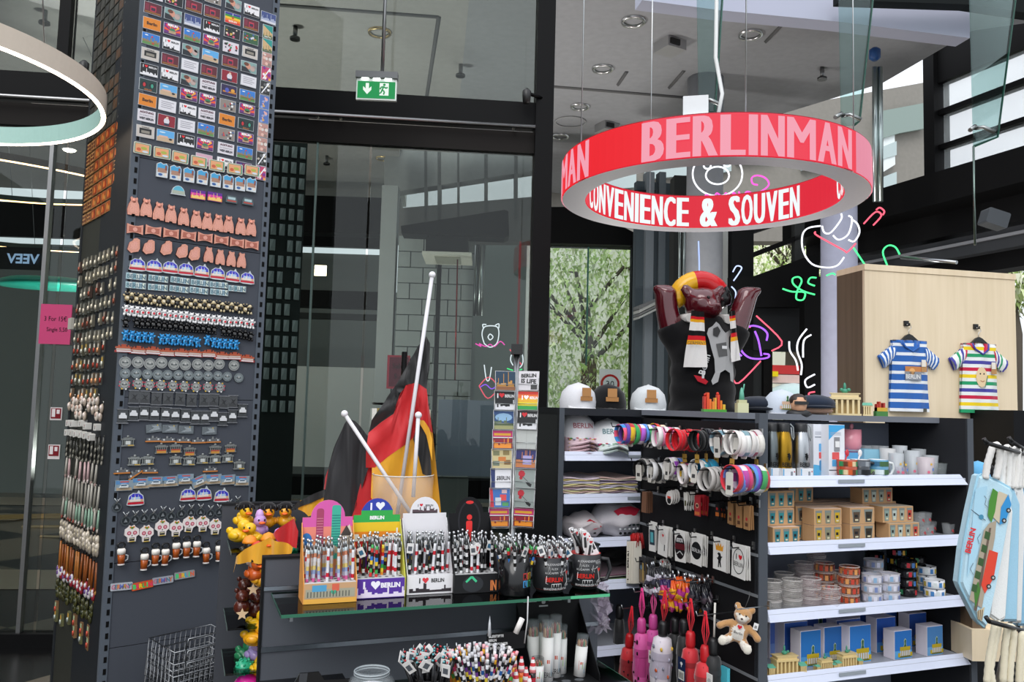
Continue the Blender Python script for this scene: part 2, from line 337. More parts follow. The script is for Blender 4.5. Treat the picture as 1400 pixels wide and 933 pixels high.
for j in range(3,nb):
    xs=[(0,0),(bl,0),(2*bl,0)] if j%2 else [(0,1),(bl/2,0),(1.5*bl,0),(2.5*bl,1)]
    for x,k in xs: link('block',blk[k],bw,TR((a[0]+x,-.01+.006*((j*7+int(x*9))%3),a[1]-(j-2)*.19)))
m=MB()
for pts in ([(545,268),(735,225),(735,330),(690,330),(690,290),(549,318)],): pass
def slab(mb,fr,pts,th,col,mat='pt',off=0): return mb.prism([fr.loc(x,y,off) for x,y in pts],off,off+th,col,mat)
f8=BK(10.6)
slab(m,f8,[(525,200),(735,194),(735,232),(525,264)],.25,'9a9c9a','cc'); slab(m,f8,[(525,286),(735,268),(735,330),(525,330)],.25,'7b7b79','cc')
for x0,x1,d in [(580,584,0),(598,603,0),(662,667,0),(703,708,0),(625,628,0)]: slab(m,f8,[(x0,200),(x1,200),(x1,300),(x0,300)],.2,'787a78','pt')
struct('reflected_windows',m,fm(f8)@TR((0,.02,0)))  # a building's windows reflected in the glass, modelled as a solid facade
struct('trim_21',slab(MB(),f8,[(523,258),(737,228),(737,292),(523,312)],.02,'f0f4ee','cp',.35),fm(f8))
f9=BK(9.3); m=slab(MB(),f9,[(548,309),(690,287),(695,289),(696,322),(690,325),(549,319)],.3,'070707','pt'); struct('trim_22',m,fm(f9))
m=MB(); pan(m,f9,594,300,600,640,.06,'0b0b0b','pt'); pan(m,f9,585,322,640,346,.4,'101010','pt',.05); struct('trim_23',m,fm(f9))
f5=BK(8.2)
m=MB(); pan(m,f5,582,326,640,345,.45,'151515','pt'); u=MB(); a=f5.loc(578,346); b=f5.loc(645,352); u.box(a[0],b[0],-.1,.5,b[1],b[1]+.03,'c9c8ba','s'); u.box(a[0]+.12,b[0]-.12,0,.4,b[1]-.01,b[1],'8f907f','s')
thing('air_conditioner',[('housing',m),('grille',u)],fm(f5),'black ceiling air unit with pale bottom grille behind the glass','air conditioner')
for px,w_,c,l in [(660,.03,'8f9694','brightest of the pipes left of the pink lettering reflection'),(653,.02,'5d6462','thin grey one beside the bright pipe'),(626,.008,'7a2323','thin dark red cable hanging before the block wall')]:
    a=f5.loc(px,335,.1); b=f5.loc(px-4,520 if px<640 else 432,.1); thing('pipe',MB().tube([(a[0],.1,a[1]),(b[0],.1,b[1])],w_,c,'me',8),fm(f5),'vertical pipe behind the glass, '+l,'pipe')
m=MB(); pan(m,f5,718,336,726,560,.05,'e8e8e4','m'); pan(m,f5,726,330,736,640,.05,'8c8f8e','m',.02); pan(m,f5,708,330,711,480,.03,'8a2020','s'); struct('door_1',m,fm(f5))
m=MB(); pan(m,f5,598,548,734,652,.05,'7d8896','m'); struct('reflection_panel',m,fm(f5))  # slate panel standing in for a bright reflection in the glass
m=MB(); pan(m,f5,529,486,560,532,.03,'a01c34','s'); i=MB(); pan(i,f5,532,489,557,529,.005,'5a1428','p',-.008); x,z=f5.loc(544,500); 
i.text('Sale',x,z-.03,.05,-.012,'1a0a10'); i.text('5.-',x,z-.13,.05,-.012,'1a0a10'); thing('red_poster',[('frame',m),('print',i)],fm(f5),'small dark pink poster in a red frame behind the flags','poster')
# column's reflection in the glass, built as a solid panel of packets
f10=BK(6.6,75); m=MB(); a=f10.loc(350,190); b=f10.loc(421,190); c=f10.loc(350,540)
m.box(a[0],b[0],0,.1,.3,3.9,'3c413f','pt'); g=[('panel',m)]; cw=(b[0]-a[0])/6
pk=MB().box(.012,cw-.012,-.02,0,0,.085,'a9b4b2','f').poly([(.012,.0),(cw*.6,.085),(.012,.085)],-.021,'cdd6d4').mesh()
for j in range(17):
    for i in range(6):
        if (i*5+j*3)%11: g.append(('packet',pk,None,None,TR((a[0]+i*cw,0,a[1]-.12*(j+1)))))
thing('pillar_reflection',g,fm(f10),'reflection of the packet column, built as a tall panel behind the glass','reflection panel')
# ---------------------------------------------------------------- right of the black column
f4=BK(9.4,85); m=MB(); slab(m,f4,[(740,283),(800,283),(890,330),(890,336),(740,332)],.3,'080808','pt'); pan(m,f4,862,326,870,640,.1,'0c0c0c','pt'); pan(m,f4,735,330,742,640,.1,'0c0c0c','pt')
struct('window_2',m,fm(f4),[('window_pane',pan(MB(),f4,742,333,862,640,.01,'fff','pane',.1))])
m=MB(); pan(m,f4,802,338,804,500,.02,'3a5a50','me'); struct('trim_24',m,fm(f4))
f3=BK(8.6,80); m=MB(); pan(m,f3,868,250,942,640,.1,'59646a','m'); slab(m,f3,[(868,300),(896,285),(896,260),(868,260)],.12,'22262a','m',-.05); pan(m,f3,882,235,893,560,.12,'8b949a','m',-.06); pan(m,f3,900,235,909,560,.12,'747e84','m',-.06)
struct('wall_grey',m,fm(f3)); m=MB()
for i in range(4): slab(m,f3,[(874,421+i*4-(3 if i<2 else 0)),(906,405+i*4),(906,408+i*4),(874,424+i*4)],.2,'b9bcb8' if i%2 else '77797a','s',-.3)
thing('louvre_canopy',m,fm(f3),'small pale slanted louvre canopy behind the bear statue','canopy')
def rcol(px0,px1,D,col,name,lab,z1=CH,lo=0):
    a=at(px0,500,D); b=at(px1,500,D); r=(b.x-a.x)/2; struct(name,MB().cyl(0,0,lo,z1,r,col,'cc',28),TR(((a.x+b.x)/2,D+r,0)))
rcol(942,993,7.6,'9c9ea2','column_grey','',4.75); rcol(1133,1182,6.6,'a3a5b8','column_pale','',3.4)
m=MB(); pan(m,BK(8.4),988,300,1000,560,.04,'e4e8e4','m'); pan(m,BK(8.4),1000,300,1016,640,.1,'7a7f7c','m'); pan(m,BK(8.4),920,240,944,640,.2,'3b3d3c','m'); struct('trim_25',m,fm(BK(8.4)))
for i,(px,D) in enumerate([(929,8),(935,8),(1196,6.6),(1203,6.6)]):
    y0,y1=(300,420) if px<1000 else (92,276); a=at(px,y0,D); b=at(px+(1 if px>1000 else 0),y1,D); thing('steel_pipe',MB().tube([a,b],.022 if px>1000 else .012,'b8c4c2','me',10),Matrix(),['slim vertical steel pipe, left one above the bear hat','slim vertical steel pipe, right one above the bear hat','bright vertical steel tube left of its twin beside the ring sign','bright vertical steel tube nearest the concrete wall'][i],'pipe')
a=at(1196,75,6.6); thing('blue_valve',[('body',MB().lathe([(.02,0),(.045,.02),(.045,.09),(.02,.11)],12,'1d4c86','s')),('stem',MB().cyl(0,0,.1,.1,.01,'777','me',8))],TR((a.x,a.y,a.z-.05)),'blue cylindrical valve on top of the steel tubes','valve')
# side wall with rows of windows, dark canopies
_q=at(1283,200,7.6); SW=Fr(_q.x,_q.y,158.7)
def zc(px,py,off=0): return SW.loc(px,py,off)
m=MB(); zs=[zc(1287,y)[1] for y in (112,149,156,197,203,238)]; L=7
m.box(-.1,L,0,.12,zs[0],CH+.4,BLK,'pt'); m.box(-.1,L,0,.12,zs[2],zs[1],BLK,'pt'); m.box(-.1,L,0,.12,zs[4],zs[3],BLK,'pt'); m.box(-.12,.0,-.05,.15,1.5,CH+.4,BLK,'pt'); m.box(-.3,L,0,.12,zs[5]-.12,zs[5],BLK,'pt')
sw=struct('window_3',m,fm(SW))
for j,(t,b_) in enumerate([(0,1),(2,3),(4,5)]):
    for i in range(4): link('window_pane',MB().box(.02+i*1.75,1.72+i*1.75,.05,.06,zs[b_],zs[t],'e8f0f2','cp').mesh(),sw)
m=MB(); z=lambda y,o: zc(1345,y,o)[1]
o=-.9; m.box(-1.1,L,o,.3,z(262,o),z(212,o)-.02,'0b0b0c','pt'); m.box(-1.1,L,o+.3,.3,z(298,o),z(262,o),'141415','pt')
struct('canopy_black',m,fm(SW))
m=MB(); m.box(-.5,L,-.6,-.3,z(345,-.6),z(318,-.6),'3b3d40','pt'); m.box(-.5,L,-.5,-.3,z(372,-.5),z(345,-.5),'0d0d0e','pt'); m.box(-.5,L,-.62,-.6,z(330,-.6),z(326,-.6),'8a8c90','pt'); struct('beam_grey',m,fm(SW))
a=at(1265,245,6); m=MB()
for i,(px,py,rx) in enumerate([(1359,300,.1)]): 
    p=at(px,py,5.2); thing('junction_box',MB().box(-.07,.07,-.05,.05,-.05,.05,'3a3f44','s',.01),TR(p)@RY(.3),'small grey junction box on the beam below the black canopy','box')
p0=at(1232,352,5.6); p1=at(1308,359,5.2); thing('wall_rod',MB().tube([p0,p1],.012,'9a9ea0','me',8),Matrix(),'thin steel arm jutting out above the wooden partition','arm')
# concrete building outside
fb=BK(12,70); m=MB(); slab(m,fb,[(740,235),(1000,160),(1268,112),(1270,330),(740,330)],.4,'8a867f','cc'); slab(m,fb,[(1208,178),(1223,170),(1224,225),(1208,235)],.1,'e6ecec','m',-.1)
for x0,x1,y0,y1 in [(800,870,232,262),(885,950,212,245),(960,1000,205,240),(1010,1060,190,222),(1206,1228,158,188),(1206,1226,193,218),(1206,1226,235,262),(1095,1140,190,205),(1100,1150,215,232)]: slab(m,fb,[(x0,y0+8),(x1,y0),(x1,y1-6),(x0,y1)],.1,'b8c6c6','m',-.12)
slab(m,fb,[(1204,152),(1268,140),(1268,175),(1230,182),(1204,190)],.1,'8d9c96','m',-.15)
struct('building_outside',m,fm(fb))
# dark glazing behind the neon signs, street windows
ft=BK(7.4,84); m=MB(); pan(m,ft,1000,300,1030,640,.1,'101112','pt'); pan(m,ft,1100,378,1133,640,.1,'0a0a0a','pt',-.4); slab(m,ft,[(1000,378),(1030,378),(1120,345),(1120,385),(1100,420),(1000,420)],.1,'0a0a0b','pt',-.1); pan(m,ft,1000,420,1116,480,.1,'1f2123','pt'); pan(m,ft,1044,478,1056,640,.1,'0b0b0b','pt'); pan(m,ft,1000,478,1045,640,.1,'26292a','pt',.05)
slab(m,ft,[(1030,345),(1100,318),(1100,325),(1030,352)],.08,'0b0b0b','pt'); slab(m,ft,[(1028,296),(1120,258),(1120,290),(1028,320)],.08,'1a1a1b','pt'); pan(m,ft,1087,255,1100,380,.08,'3a3c3c','pt'); 
slab(m,ft,[(1030,205),(1120,190),(1120,200),(1030,215)],.05,'2a2c2b','m',.8)
struct('window_4',m,fm(ft))
fo=BK(15); m=MB(); pan(m,fo,1052,500,1116,512,.6,'c01818','y'); pan(m,fo,1052,513,1116,524,.7,'d8b8b0','y'); pan(m,fo,1056,508,1064,515,.1,'e8d020','m',-.1); m.ell((fo.loc(1085,535)[0],0,fo.loc(1085,535)[1]-.2),(.55,.4,.35),'b8d0d0','y'); thing('street_stall',m,fm(fo),'distant red and white market stall roof seen through the window','stall')
p=fo.loc(834,525); m=[('plate',MB().box(-.17,.17,0,.02,-.23,.23,'ffffff','p')),('symbol',MB().lathe([(.12,0),(.16,0),(.16,.01)],24,'c81e1e','m').at(RX(PI/2)@TR((0,0,.0))))]
s=MB(); s.prism(circ(0,0,.15,28),-.012,0,'c81e1e','p').poly(circ(0,0,.115,28),-.014,'f4f4f4').text('30',0,-.05,.1,-.016,'222'); m[1]=('symbol',s)
m.append(('post',MB().cyl(0,.04,-2.2,.2,.025,'888','me',8))); thing('speed_sign',m,TR(fo.p(p[0],0,p[1]))@RZ(fo.rz)@Matrix.Scale(1.15,4),'white square 30 zone road sign with red circle outside the window','road sign')
# trees outside
def tree(px,py,D,r,n,seed,lab,h=.9,gc=('c4d892','e6f0bc','f8fae2','a6c274')):
    R=random.Random(seed); c=at(px,py,D); m=MB(); vs=[];fs=[];cs=[]
    for i in range(n):
        while 1:
            x,y,z=[R.uniform(-1,1) for _ in range(3)]
            if .15<x*x+y*y+z*z<1: break
        P=Vector((x*r,y*r*.5,z*r*h)); k=R.uniform(.05,.12); a=R.uniform(0,6.28); t=R.uniform(-1,1); u=Vector((cos(a),sin(a),t*.5))*k; w=Vector((-sin(a)*t,cos(a)*t,-1))*k*1.3
        b=len(vs); vs+=[tuple(P-u*.5),tuple(P+w*.4-u*.1),tuple(P+u*.5),tuple(P+w)]; fs+=[(b,b+1,b+2),(b+1,b+3,b+2)]; q=gc[R.randrange(4)]; cs+=[q,q]
    m.add(vs,fs,cs,'m'); tr=MB(); tr.tube([(0,0,-c.z),(.1,0,-1),(0,.1,.5)],[.2,.16,.08],'5a5248','m',8)
    for i in range(7): a=i*.9; tr.tube([(0,0,-1+i*.2),(r*.5*cos(a),r*.2*sin(a),.2+i*.15),(r*.8*cos(a),r*.3*sin(a),r*.4)],[.06,.04,.015],'5a5248','m',5)
    f=('foliage',m); o=thing('tree',[f,('trunk',tr)],TR(c),lab,'tree','trees outside'); o.children[0]['kind']='stuff'
tree(800,440,17,2.3,7500,1,'pale green willowy tree filling the window right of the black column',1.3); tree(1080,350,19,2.2,5000,2,'tree seen through the slanted window panes behind the neon signs',1.0); tree(1370,365,12,1.1,2500,3,'tree glimpsed above the wooden partition',.7)
struct('street',MB().box(-12,14,14.5,26,-.2,.02,'8a8a86','cc'))
fo2=BK(22); struct('building_far',pan(MB(),fo2,700,300,1140,640,.5,'ecead8','m'),fm(fo2))
# grey fascia, glass fins, fittings
ff=BK(5.3,80); struct('fascia',slab(MB(),ff,[(878,-60),(1326,-60),(1326,52),(1150,30),(985,14),(878,0)],.15,'b4b7c8','pt'),fm(ff))
struct('trim_30',slab(MB(),ff,[(1150,-10),(1420,-10),(1420,20),(1325,6),(1150,0)],.1,'0f1414','pt',-.2),fm(ff))
def fin(pts,off,lab,rodx):
    f=BK(4.9,80); g=MB(); P=[f.loc(x,y,off) for x,y in pts]; g.prism(P,off,off+.012,'9cc0b4','fin','1f5a48'); e=MB(); q=[(P[i][0],off+.006,P[i][1]) for i in range(len(P))]
    e.tube([q[1],q[2]]+([q[3]] if len(q)>3 else []),.008,'1d5546','s',4)
    if len(pts)>4: pass
    x,z=f.loc(*rodx,off); k=MB()
    for s in (-1,1): k.tube([(x+s*.09,off-.08,z-.01),(x+s*.03,off-.05,z+.03),(x,off-.02,z+.03)],.014,'8f9392','me',8); k.lathe([(.0,-.02),(.028,-.015),(.028,.015),(0,.02)],10,'c8cac8','me',x+s*.09,off-.08)
    thing('glass_fin',[('pane',g),('polished_edge',e),('clamp',k)],fm(f),lab,'glass fin','hanging glass fins')
fin([(953,-30),(990,-30),(978,152),(956,152)],0,'hanging glass fin with green edge directly above the red ring sign',(960,146))
fin([(1147,-30),(1197,-30),(1176,165),(1168,171),(1151,172)],-.1,'hanging glass fin with steel clamp right above the ring sign',(1150,166))
fin([(1326,-30),(1393,-30),(1365,187),(1332,200)],-.2,'hanging glass fin with steel clamp, rightmost, before the side windows',(1331,183))
x=at(1331,200,4.6); y=at(1333,335,4.6); thing('hanging_cable',MB().tube([x,y],.006,'6f7f78','me',6),Matrix(),'thin steel cable hanging behind the wooden partition from the rightmost fin','cable')
# ================================================================ hanging ring sign
def ringsign():
    D=4.3; cx,cy=.246*D-.028,D; zb=2.655; H=.2; Ro=.782; Ri=.66; N=96
    b=MB(); vs=[];fs=[];cs=[]
    for i in range(N):
        a=2*PI*i/N
        for r,z in ((Ro,0),(Ro,H),(Ro-.02,H+.004),(Ri+.02,H+.004),(Ri,H),(Ri,0)): vs.append((r*cos(a),r*sin(a),z))
    for i in range(N):
        j=(i+1)%N
        for q,c in ((1,'b9b9bd'),(2,'8a8a8e'),(3,'b9b9bd'),(5,'e4e2ea')):
            q2=(q+1)%6; fs.append((i*6+q,j*6+q,j*6+q2,i*6+q2)); cs.append(c)
    b.add(vs,fs,cs,'s'); 
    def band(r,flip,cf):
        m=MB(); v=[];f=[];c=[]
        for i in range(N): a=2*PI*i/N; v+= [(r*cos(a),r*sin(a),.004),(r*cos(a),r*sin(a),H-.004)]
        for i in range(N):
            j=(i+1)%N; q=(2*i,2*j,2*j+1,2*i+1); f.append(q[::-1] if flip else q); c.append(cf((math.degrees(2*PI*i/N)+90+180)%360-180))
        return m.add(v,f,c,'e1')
    # angle 0 faces the viewer; positive to the right
    outer=band(Ro+.002,0,lambda t:'e48ca2' if 53<t<76 else ('ee1424' if t<-25 else 'f03c50'))  # glare painted into the screen: red pales rightwards, pink at the end
    inner=band(Ri-.002,1,lambda t:'e01c34')
    def word(m,s,t0,t1,r,h,z,col,inside):
        ws=[{'I':.48,'M':1.35,'&':1.1,'V':1.05,'A':1.05}.get(ch,1.0) for ch in s]; T=sum(ws); p=0
        for ch,w_ in zip(s,ws):
            vs,fs,W=glyphs(ch,0,3); b=.085*(1 if ch!='M' else .5)
            for dx in (-b,-b/2,0,b/2,b):
                o=[]
                for a,c in vs:
                    q=(p+w_*(.04+.92*((a+dx)/(W+2*b)+b/(W+2*b))))/T
                    if ch=='I': q=(p+w_*(.2+.6*(a/W*.5+.25+dx*4)))/T
                    t=rad(t0+(t1-t0)*q); x,y=(r*sin(t),-r*cos(t)) if not inside else (r*sin(t),r*cos(t)); o.append((x,y,z+c*h))
                m.add(o,fs,col,'e1')
            p+=w_
        return m
    to=[('lettering',word(MB(),'BERLINMAN',-23+k*99,53+k*99,Ro+.007,.19,.005,'f4a0b2',0)) for k in (-1,0,1)]  # outer letters carry the glare in their pale pink
    ti=[('lettering',word(MB(),t_,a_,b_,Ri-.007,.184,.008,'f4fcff',1)) for t_,a_,b_ in (('CONVENIENCE',-86,-11),('&',-6,4),('SOUVEN',9,49),('CONVENIENCE',80,154),('&',159,169),('SOUVENIRS',174,240))]
    cab=[]
    for t in (-62,12,96,180+30): x,y=Ro*.93*sin(rad(t)),-Ro*.93*cos(rad(t)); cab.append(('hanging_wire',MB().tube([(x,y,H),(x,y,CH-zb)],.0035,'c9cccc','me',5)))
    pw=MB().tube([(.03,-.7,H),(.05,-.68,H+.12),(.02,-.66,H+.3),(.035,-.66,CH-zb)],.009,'d9dad8','s',7); bx=MB().box(-.12,-.01,-.76,-.66,H,H+.09,'d8dadc','s')
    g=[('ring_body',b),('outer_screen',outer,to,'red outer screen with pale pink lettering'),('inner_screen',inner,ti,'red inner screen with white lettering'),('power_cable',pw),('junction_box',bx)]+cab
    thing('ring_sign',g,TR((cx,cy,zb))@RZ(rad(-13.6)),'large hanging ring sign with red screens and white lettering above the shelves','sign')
ringsign()
def ledring(cx,cy,z,R,H,w,lab,oc,ic,col='fff0dc',th=.008):
    N=96; b=MB(); vs=[];fs=[];cs=[]
    for i in range(N):
        a=2*PI*i/N
        for r,zz in ((R,0),(R,H),(R-w,H),(R-w,0)): vs.append((r*cos(a),r*sin(a),zz))
    for i in range(N):
        j=(i+1)%N
        for q,c in ((0,oc),(1,oc),(2,ic)): fs.append((i*4+q,j*4+q,j*4+q+1,i*4+q+1)); cs.append(c)
    b.add(vs,fs,cs,'s'); l=MB().tube([((R-w/2)*cos(2*PI*i/N),(R-w/2)*sin(2*PI*i/N),0) for i in range(N)],th,col,'e6',6,closed=True)
    wr=MB()
    for a in (-.3,1.9,4): wr.tube([(R*cos(a),R*sin(a),H),(R*cos(a)*.7,R*sin(a)*.7,CH-z)],.003,'999','me',4)
    thing('ring_lamp',[('ring_body',b),('light_strip',l),('hanging_wire',wr)],TR((cx,cy,z)),lab,'pendant lamp','ring lamps')
ledring(-2.585,3.3,2.80,.805,.085,.022,'large glowing ring pendant lamp at the top left, nearest ring','cdbfae','9cc0b8','ffe8d0',.0085)
ledring(-5.2,7.6,3.75,1.9,.06,.03,'thin ring lamp behind the glass, upper one left of the pillar','2a2520','2a3a38','ffc27a',.012)
ledring(-5.6,8.6,3.45,2.4,.06,.03,'thin ring lamp behind the glass, lower one left of the pillar','2a2520','203836','ffc890',.01)
l=bpy.data.lights.new('ring_glow','POINT'); l.energy=4; l.color=(1,.9,.8); l.shadow_soft_size=.6; lo=bpy.data.objects.new('ring_glow',l); COL.objects.link(lo); lo.location=(-2.585,3.3,2.7)
p=at(72,394,6.5); thing('teal_lamp',MB().lathe([(.001,0),(.38,.0),(.42,.03),(.3,.07),(.001,.08)],28,'1f9a86','s'),TR(p)@RX(.05),'flat teal disc lamp seen behind the glass left of the pillar','lamp')
fv=BK(6.6); x,z=fv.loc(31,360); m=MB(); vs,fs,W=glyphs('VEEV',.03,2); h=.075; m.add([(x-(a-W/2)*h*1.05,0,z+b*h) for a,b in vs],[f[::-1] for f in fs],'a8c8ee','e1'); m.poly(rect(x-.2,z-.05,x+.2,z+.13),.02,'05070a','s')
thing('sign_reflection',m,fm(fv),'reflection of pale blue sign letters, built as lit mirror writing behind the left glass','sign')  # reflected lettering built as a lit sign behind the glass
s,z=GW.loc(78,444,-.05); m=MB().box(-.093,.093,-.004,.004,-.125,.125,'c43a70','f'); t=MB().text('3 For 15€',-.0,.02,.03,-.006,'2a1020','c',.0,.8).text('Single 5,50',.012,-.045,.026,-.006,'2a1020','c',0,.8)
thing('price_sign',[('card',m),('handwriting',t)],FM(GW,s,-.07,z),'pink handwritten price card on the glass beside the pillar','price sign')
for px,py,l in [(77,566,'upper one'),(74,617,'lower one')]:
    s,z=GW.loc(px,py,-.01); m=MB().box(-.035,.035,-.002,.002,-.04 if py<600 else -.05,.04,'d8d0d0','p').poly(rect(-.03,-.03,.03,.034),-.004,'7a1a24').poly(rect(-.024,-.02,-.004,.03),-.005,'e0d8d8').poly(rect(.004,-.0,.022,.026),-.005,'e0d8d8')
    thing('fire_sign',m,FM(GW,s,-.012,z),'small red and white safety sticker on the left glass, '+l,'safety sign','red safety stickers')
# floor pattern behind the left glass
m=MB(); 
def fpoly(pts,col,zz=.004): m.add([tuple(HZ(x,y,zz)) for x,y in pts],[tuple(range(len(pts)))[::-1]],col,'s')
fpoly([(-200,676),(120,682),(120,692),(-200,688)],'8d8474'); fpoly([(-200,700),(60,703),(20,712),(-200,712)],'857c6c'); fpoly([(-200,776),(90,780),(86,806),(-200,806)],'8f8676'); fpoly([(330,675),(900,690),(900,700),(330,684)],'8d8474')
for r in (1.5,1.62,1.75):
    c=HZ(60,735,.008); m.tube([(c.x+r*1.3*cos(a*.1),c.y+r*sin(a*.1),.008) for a in range(10,36)],.02,'8a7448','s',4)
m.tube([HZ(30,721,.008),HZ(130,721,.008)],.02,'8a7448','s',4); m.tube([HZ(55,734,.008),HZ(130,736,.008)],.015,'8a7448','s',4)
struct('floor_pattern',m)
# exit sign
fe=BK(4.95); x,z=fe.loc(515,122); w,h=.122,.072
bd=MB().box(-w,w,-.012,.012,-h,h-.012,'e9efe9','f'); hd=MB().box(-w-.005,w+.005,-.03,.03,h-.01,h+.03,'77797a','pt')
lt=MB(); [lt.box(q-.02,q+.02,-.02,.02,h-.013,h-.009,'f4fff8','e6') for q in (-.07,0,.07)]
pl=MB().box(-w+.008,w-.008,-.016,-.012,-h+.01,h-.03,'13934e','e1'); ar=[(-.065,.03),(-.045,.03),(-.045,-.005),(-.03,.01),(-.03,-.012),(-.055,-.04),(-.08,-.012),(-.08,.01),(-.065,-.005)]
pi=MB().poly(ar,-.0175,'effaf2','e1').poly(rect(.02,-.045,.075,.033),-.0175,'effaf2','e1'); pi.poly(circ(.048,.022,.008),-.018,'13934e','e1')
for q in ([(.045,.012),(.036,-.01)],[(.036,-.01),(.05,-.022),(.045,-.04)],[(.036,-.01),(.028,-.03),(.012,-.034)],[(.044,.01),(.06,.0),(.068,.008)],[(.044,.01),(.028,.006),(.024,-.008)]): pi.strip(q,-.0185,.009,'13934e','e1')
po=MB().tube([(.03,0,h+.03),(.03,0,CH-z)],.011,'9a9a9a','me',8)
thing('exit_sign',[('panel',bd),('housing',hd),('light_strip',lt),('green_face',pl,[('pictogram',pi)]),('pole',po)],FM(fe,x,0,z),'green emergency exit sign with arrow and running figure hanging from a pole','exit sign')
# ================================================================ neon signs
fn=BK(5.55)
def neon(strokes,lab,name='neon_sign',r=.0058,D=5.55,cols=('e8f0ff',)):
    f=BK(D); g=[]
    for i,(col,pts) in enumerate(strokes):
        P=[]
        q=[f.loc(*p) for p in pts]
        # smooth polyline (Catmull-Rom)
        n=len(q)
        if n>2:
            for k in range(n-1):
                a,b,c,d=q[max(k-1,0)],q[k],q[k+1],q[min(k+2,n-1)]
                for t in (0,.25,.5,.75): P.append(tuple(.5*((2*b[e])+(-a[e]+c[e])*t+(2*a[e]-5*b[e]+4*c[e]-d[e])*t*t+(-a[e]+3*b[e]-3*c[e]+d[e])*t**3) for e in (0,1)))
            P.append(q[-1])
        else: P=q
        g.append(('neon_tube',MB().tube([(x,0,z) for x,z in P],r,col,'e3',6)))
    thing(name,g,fm(f),lab,'neon sign','neon signs')
W_='f4f6ff';PK='ff4fc0';GR_='48ff8e';PU='a05aff';RD='ff5a70'
neon([(W_,[(981+34*cos(a*PI/10),238-30*sin(a*PI/10)) for a in range(21)]),(W_,[(981+16*cos(a*PI/6),240-12*sin(a*PI/6)) for a in range(13)]),(W_,[(967+5*cos(a*PI/4),226-5*sin(a*PI/4)) for a in range(9)]),(W_,[(994+5*cos(a*PI/4),223-5*sin(a*PI/4)) for a in range(9)]),(W_,[(950,218),(948,206),(958,201),(968,208)]),(W_,[(995,208),(1004,201),(1013,207),(1012,218)])],'white neon outline of a bear face seen inside the hanging ring')
neon([(PK,[(1036,253),(1029,251),(1028,243),(1036,240),(1047,244),(1051,253),(1040,262),(1022,268),(1008,270)]),(PK,[(1034,268),(1022,262),(1018,268),(1028,271)]),(PK,[(1010,262),(1012,271),(1002,263),(1003,272),(992,264),(990,272),(980,264),(976,272),(966,266),(962,273)])],'pink neon script squiggle beside the neon bear face')
neon([(W_,[(1122,309),(1105,312),(1097,322),(1098,343),(1110,361),(1130,366),(1145,363),(1154,352)]),(W_,[(1124,309),(1127,318),(1136,318),(1150,300),(1150,292)]),(W_,[(1139,322),(1147,328),(1160,320),(1165,300),(1160,295)]),(W_,[(1160,328),(1168,330),(1175,318),(1172,306),(1164,300)]),(RD,[(1115,317),(1117,322),(1153,342),(1158,345),(1170,333)])],'white neon fist outline with a red stroke left of the pale column')
neon([(GR_,[(1167,339),(1183,363)]),(GR_,[(1213,363),(1207,345),(1214,336),(1224,338),(1230,348)]),(RD,[(1181,306),(1197,290),(1205,295),(1194,308)]),(RD,[(1198,287),(1203,284),(1209,289),(1207,294)])],'green and red neon strokes above the wooden partition')
neon([(GR_,[(1070,395),(1083,399),(1100,400),(1098,410),(1089,409),(1090,398),(1096,385),(1092,379),(1084,381),(1085,389),(1098,398),(1114,403)]),(GR_,[(1116,380),(1108,380),(1105,387),(1114,391)]),(GR_,[(1130,377),(1138,374),(1142,376)])],'green neon squiggle left of the black panel')
neon([(PU,[(1048,466),(1049,456),(1040,448),(1026,446),(1015,455),(1011,468),(1014,480),(1024,489),(1038,491),(1050,489),(1051,485),(1044,484)]),(PU,[(1032,453),(1037,466),(1041,487)]),(PU,[(1014,487),(1006,479),(1003,468),(1007,464),(1009,472)])],'purple neon cup shaped sign right of the bear statue',r=.0065)
neon([(RD,[(1013,434),(1026,448)]),(RD,[(1034,432),(1069,467),(1055,480)]),(RD,[(1040,494),(1010,524),(1001,515)])],'pink neon diamond outline behind the purple neon cup',r=.0055,D=5.7)
neon([(W_,[(1079,467),(1080,480),(1088,493),(1091,507)]),(W_,[(1103,450),(1092,465),(1090,480),(1096,498),(1095,513)]),(W_,[(1109,458),(1099,466),(1098,489)]),(W_,[(1114,512),(1101,520),(1104,530),(1114,526)]),(RD,[(1114,536),(1106,538),(1108,545),(1114,541),(1110,549),(1103,548)])],'white neon steam lines with a small red curl below')
neon([(W_,[(662,470),(659,458),(661,449),(666,446),(676,446),(681,449),(682,458),(679,470),(670,475),(662,470)]),(W_,[(661,449),(660,444),(665,444)]),(W_,[(677,445),(682,443),(682,449)]),(W_,[(667,461),(670,457),(674,461),(670,465),(667,461)]),(PK,[(650,470),(658,474),(655,470),(664,474),(670,471),(676,474),(684,467),(690,472)])],'reflection of the neon bear and pink script, built as tubes behind the glass wall',r=.005,D=6.9)  # this and the next two: neon reflections modelled as glowing tubes
neon([(W_,[(700,483),(698,492),(702,500),(710,503),(715,495),(713,482),(706,478)]),(RD,[(697,478),(713,499)]),(GR_,[(693,504),(704,507),(714,505)])],'reflection of the neon fist, built as small tubes above the postcard rack',r=.005,D=6.9)
neon([(W_,[(662,499),(665,519),(669,519),(672,502)]),(RD,[(655,528),(668,516),(680,530),(667,545),(655,528)]),(PU,[(656,530),(664,526),(672,532),(680,527)])],'reflection of the neon diamond, built as small tubes left of the postcard rack',r=.005,D=6.9)
neon([('b8c8ff',[(1002,372),(1007,364),(1014,366),(1010,374),(1003,384)]),('b8c8ff',[(1000,392),(1006,400),(1004,415)]),('9ab0ff',[(955,330),(956,372),(953,382),(961,382)])],'thin pale neon outline just above the bear statue',D=5.9,r=.005)
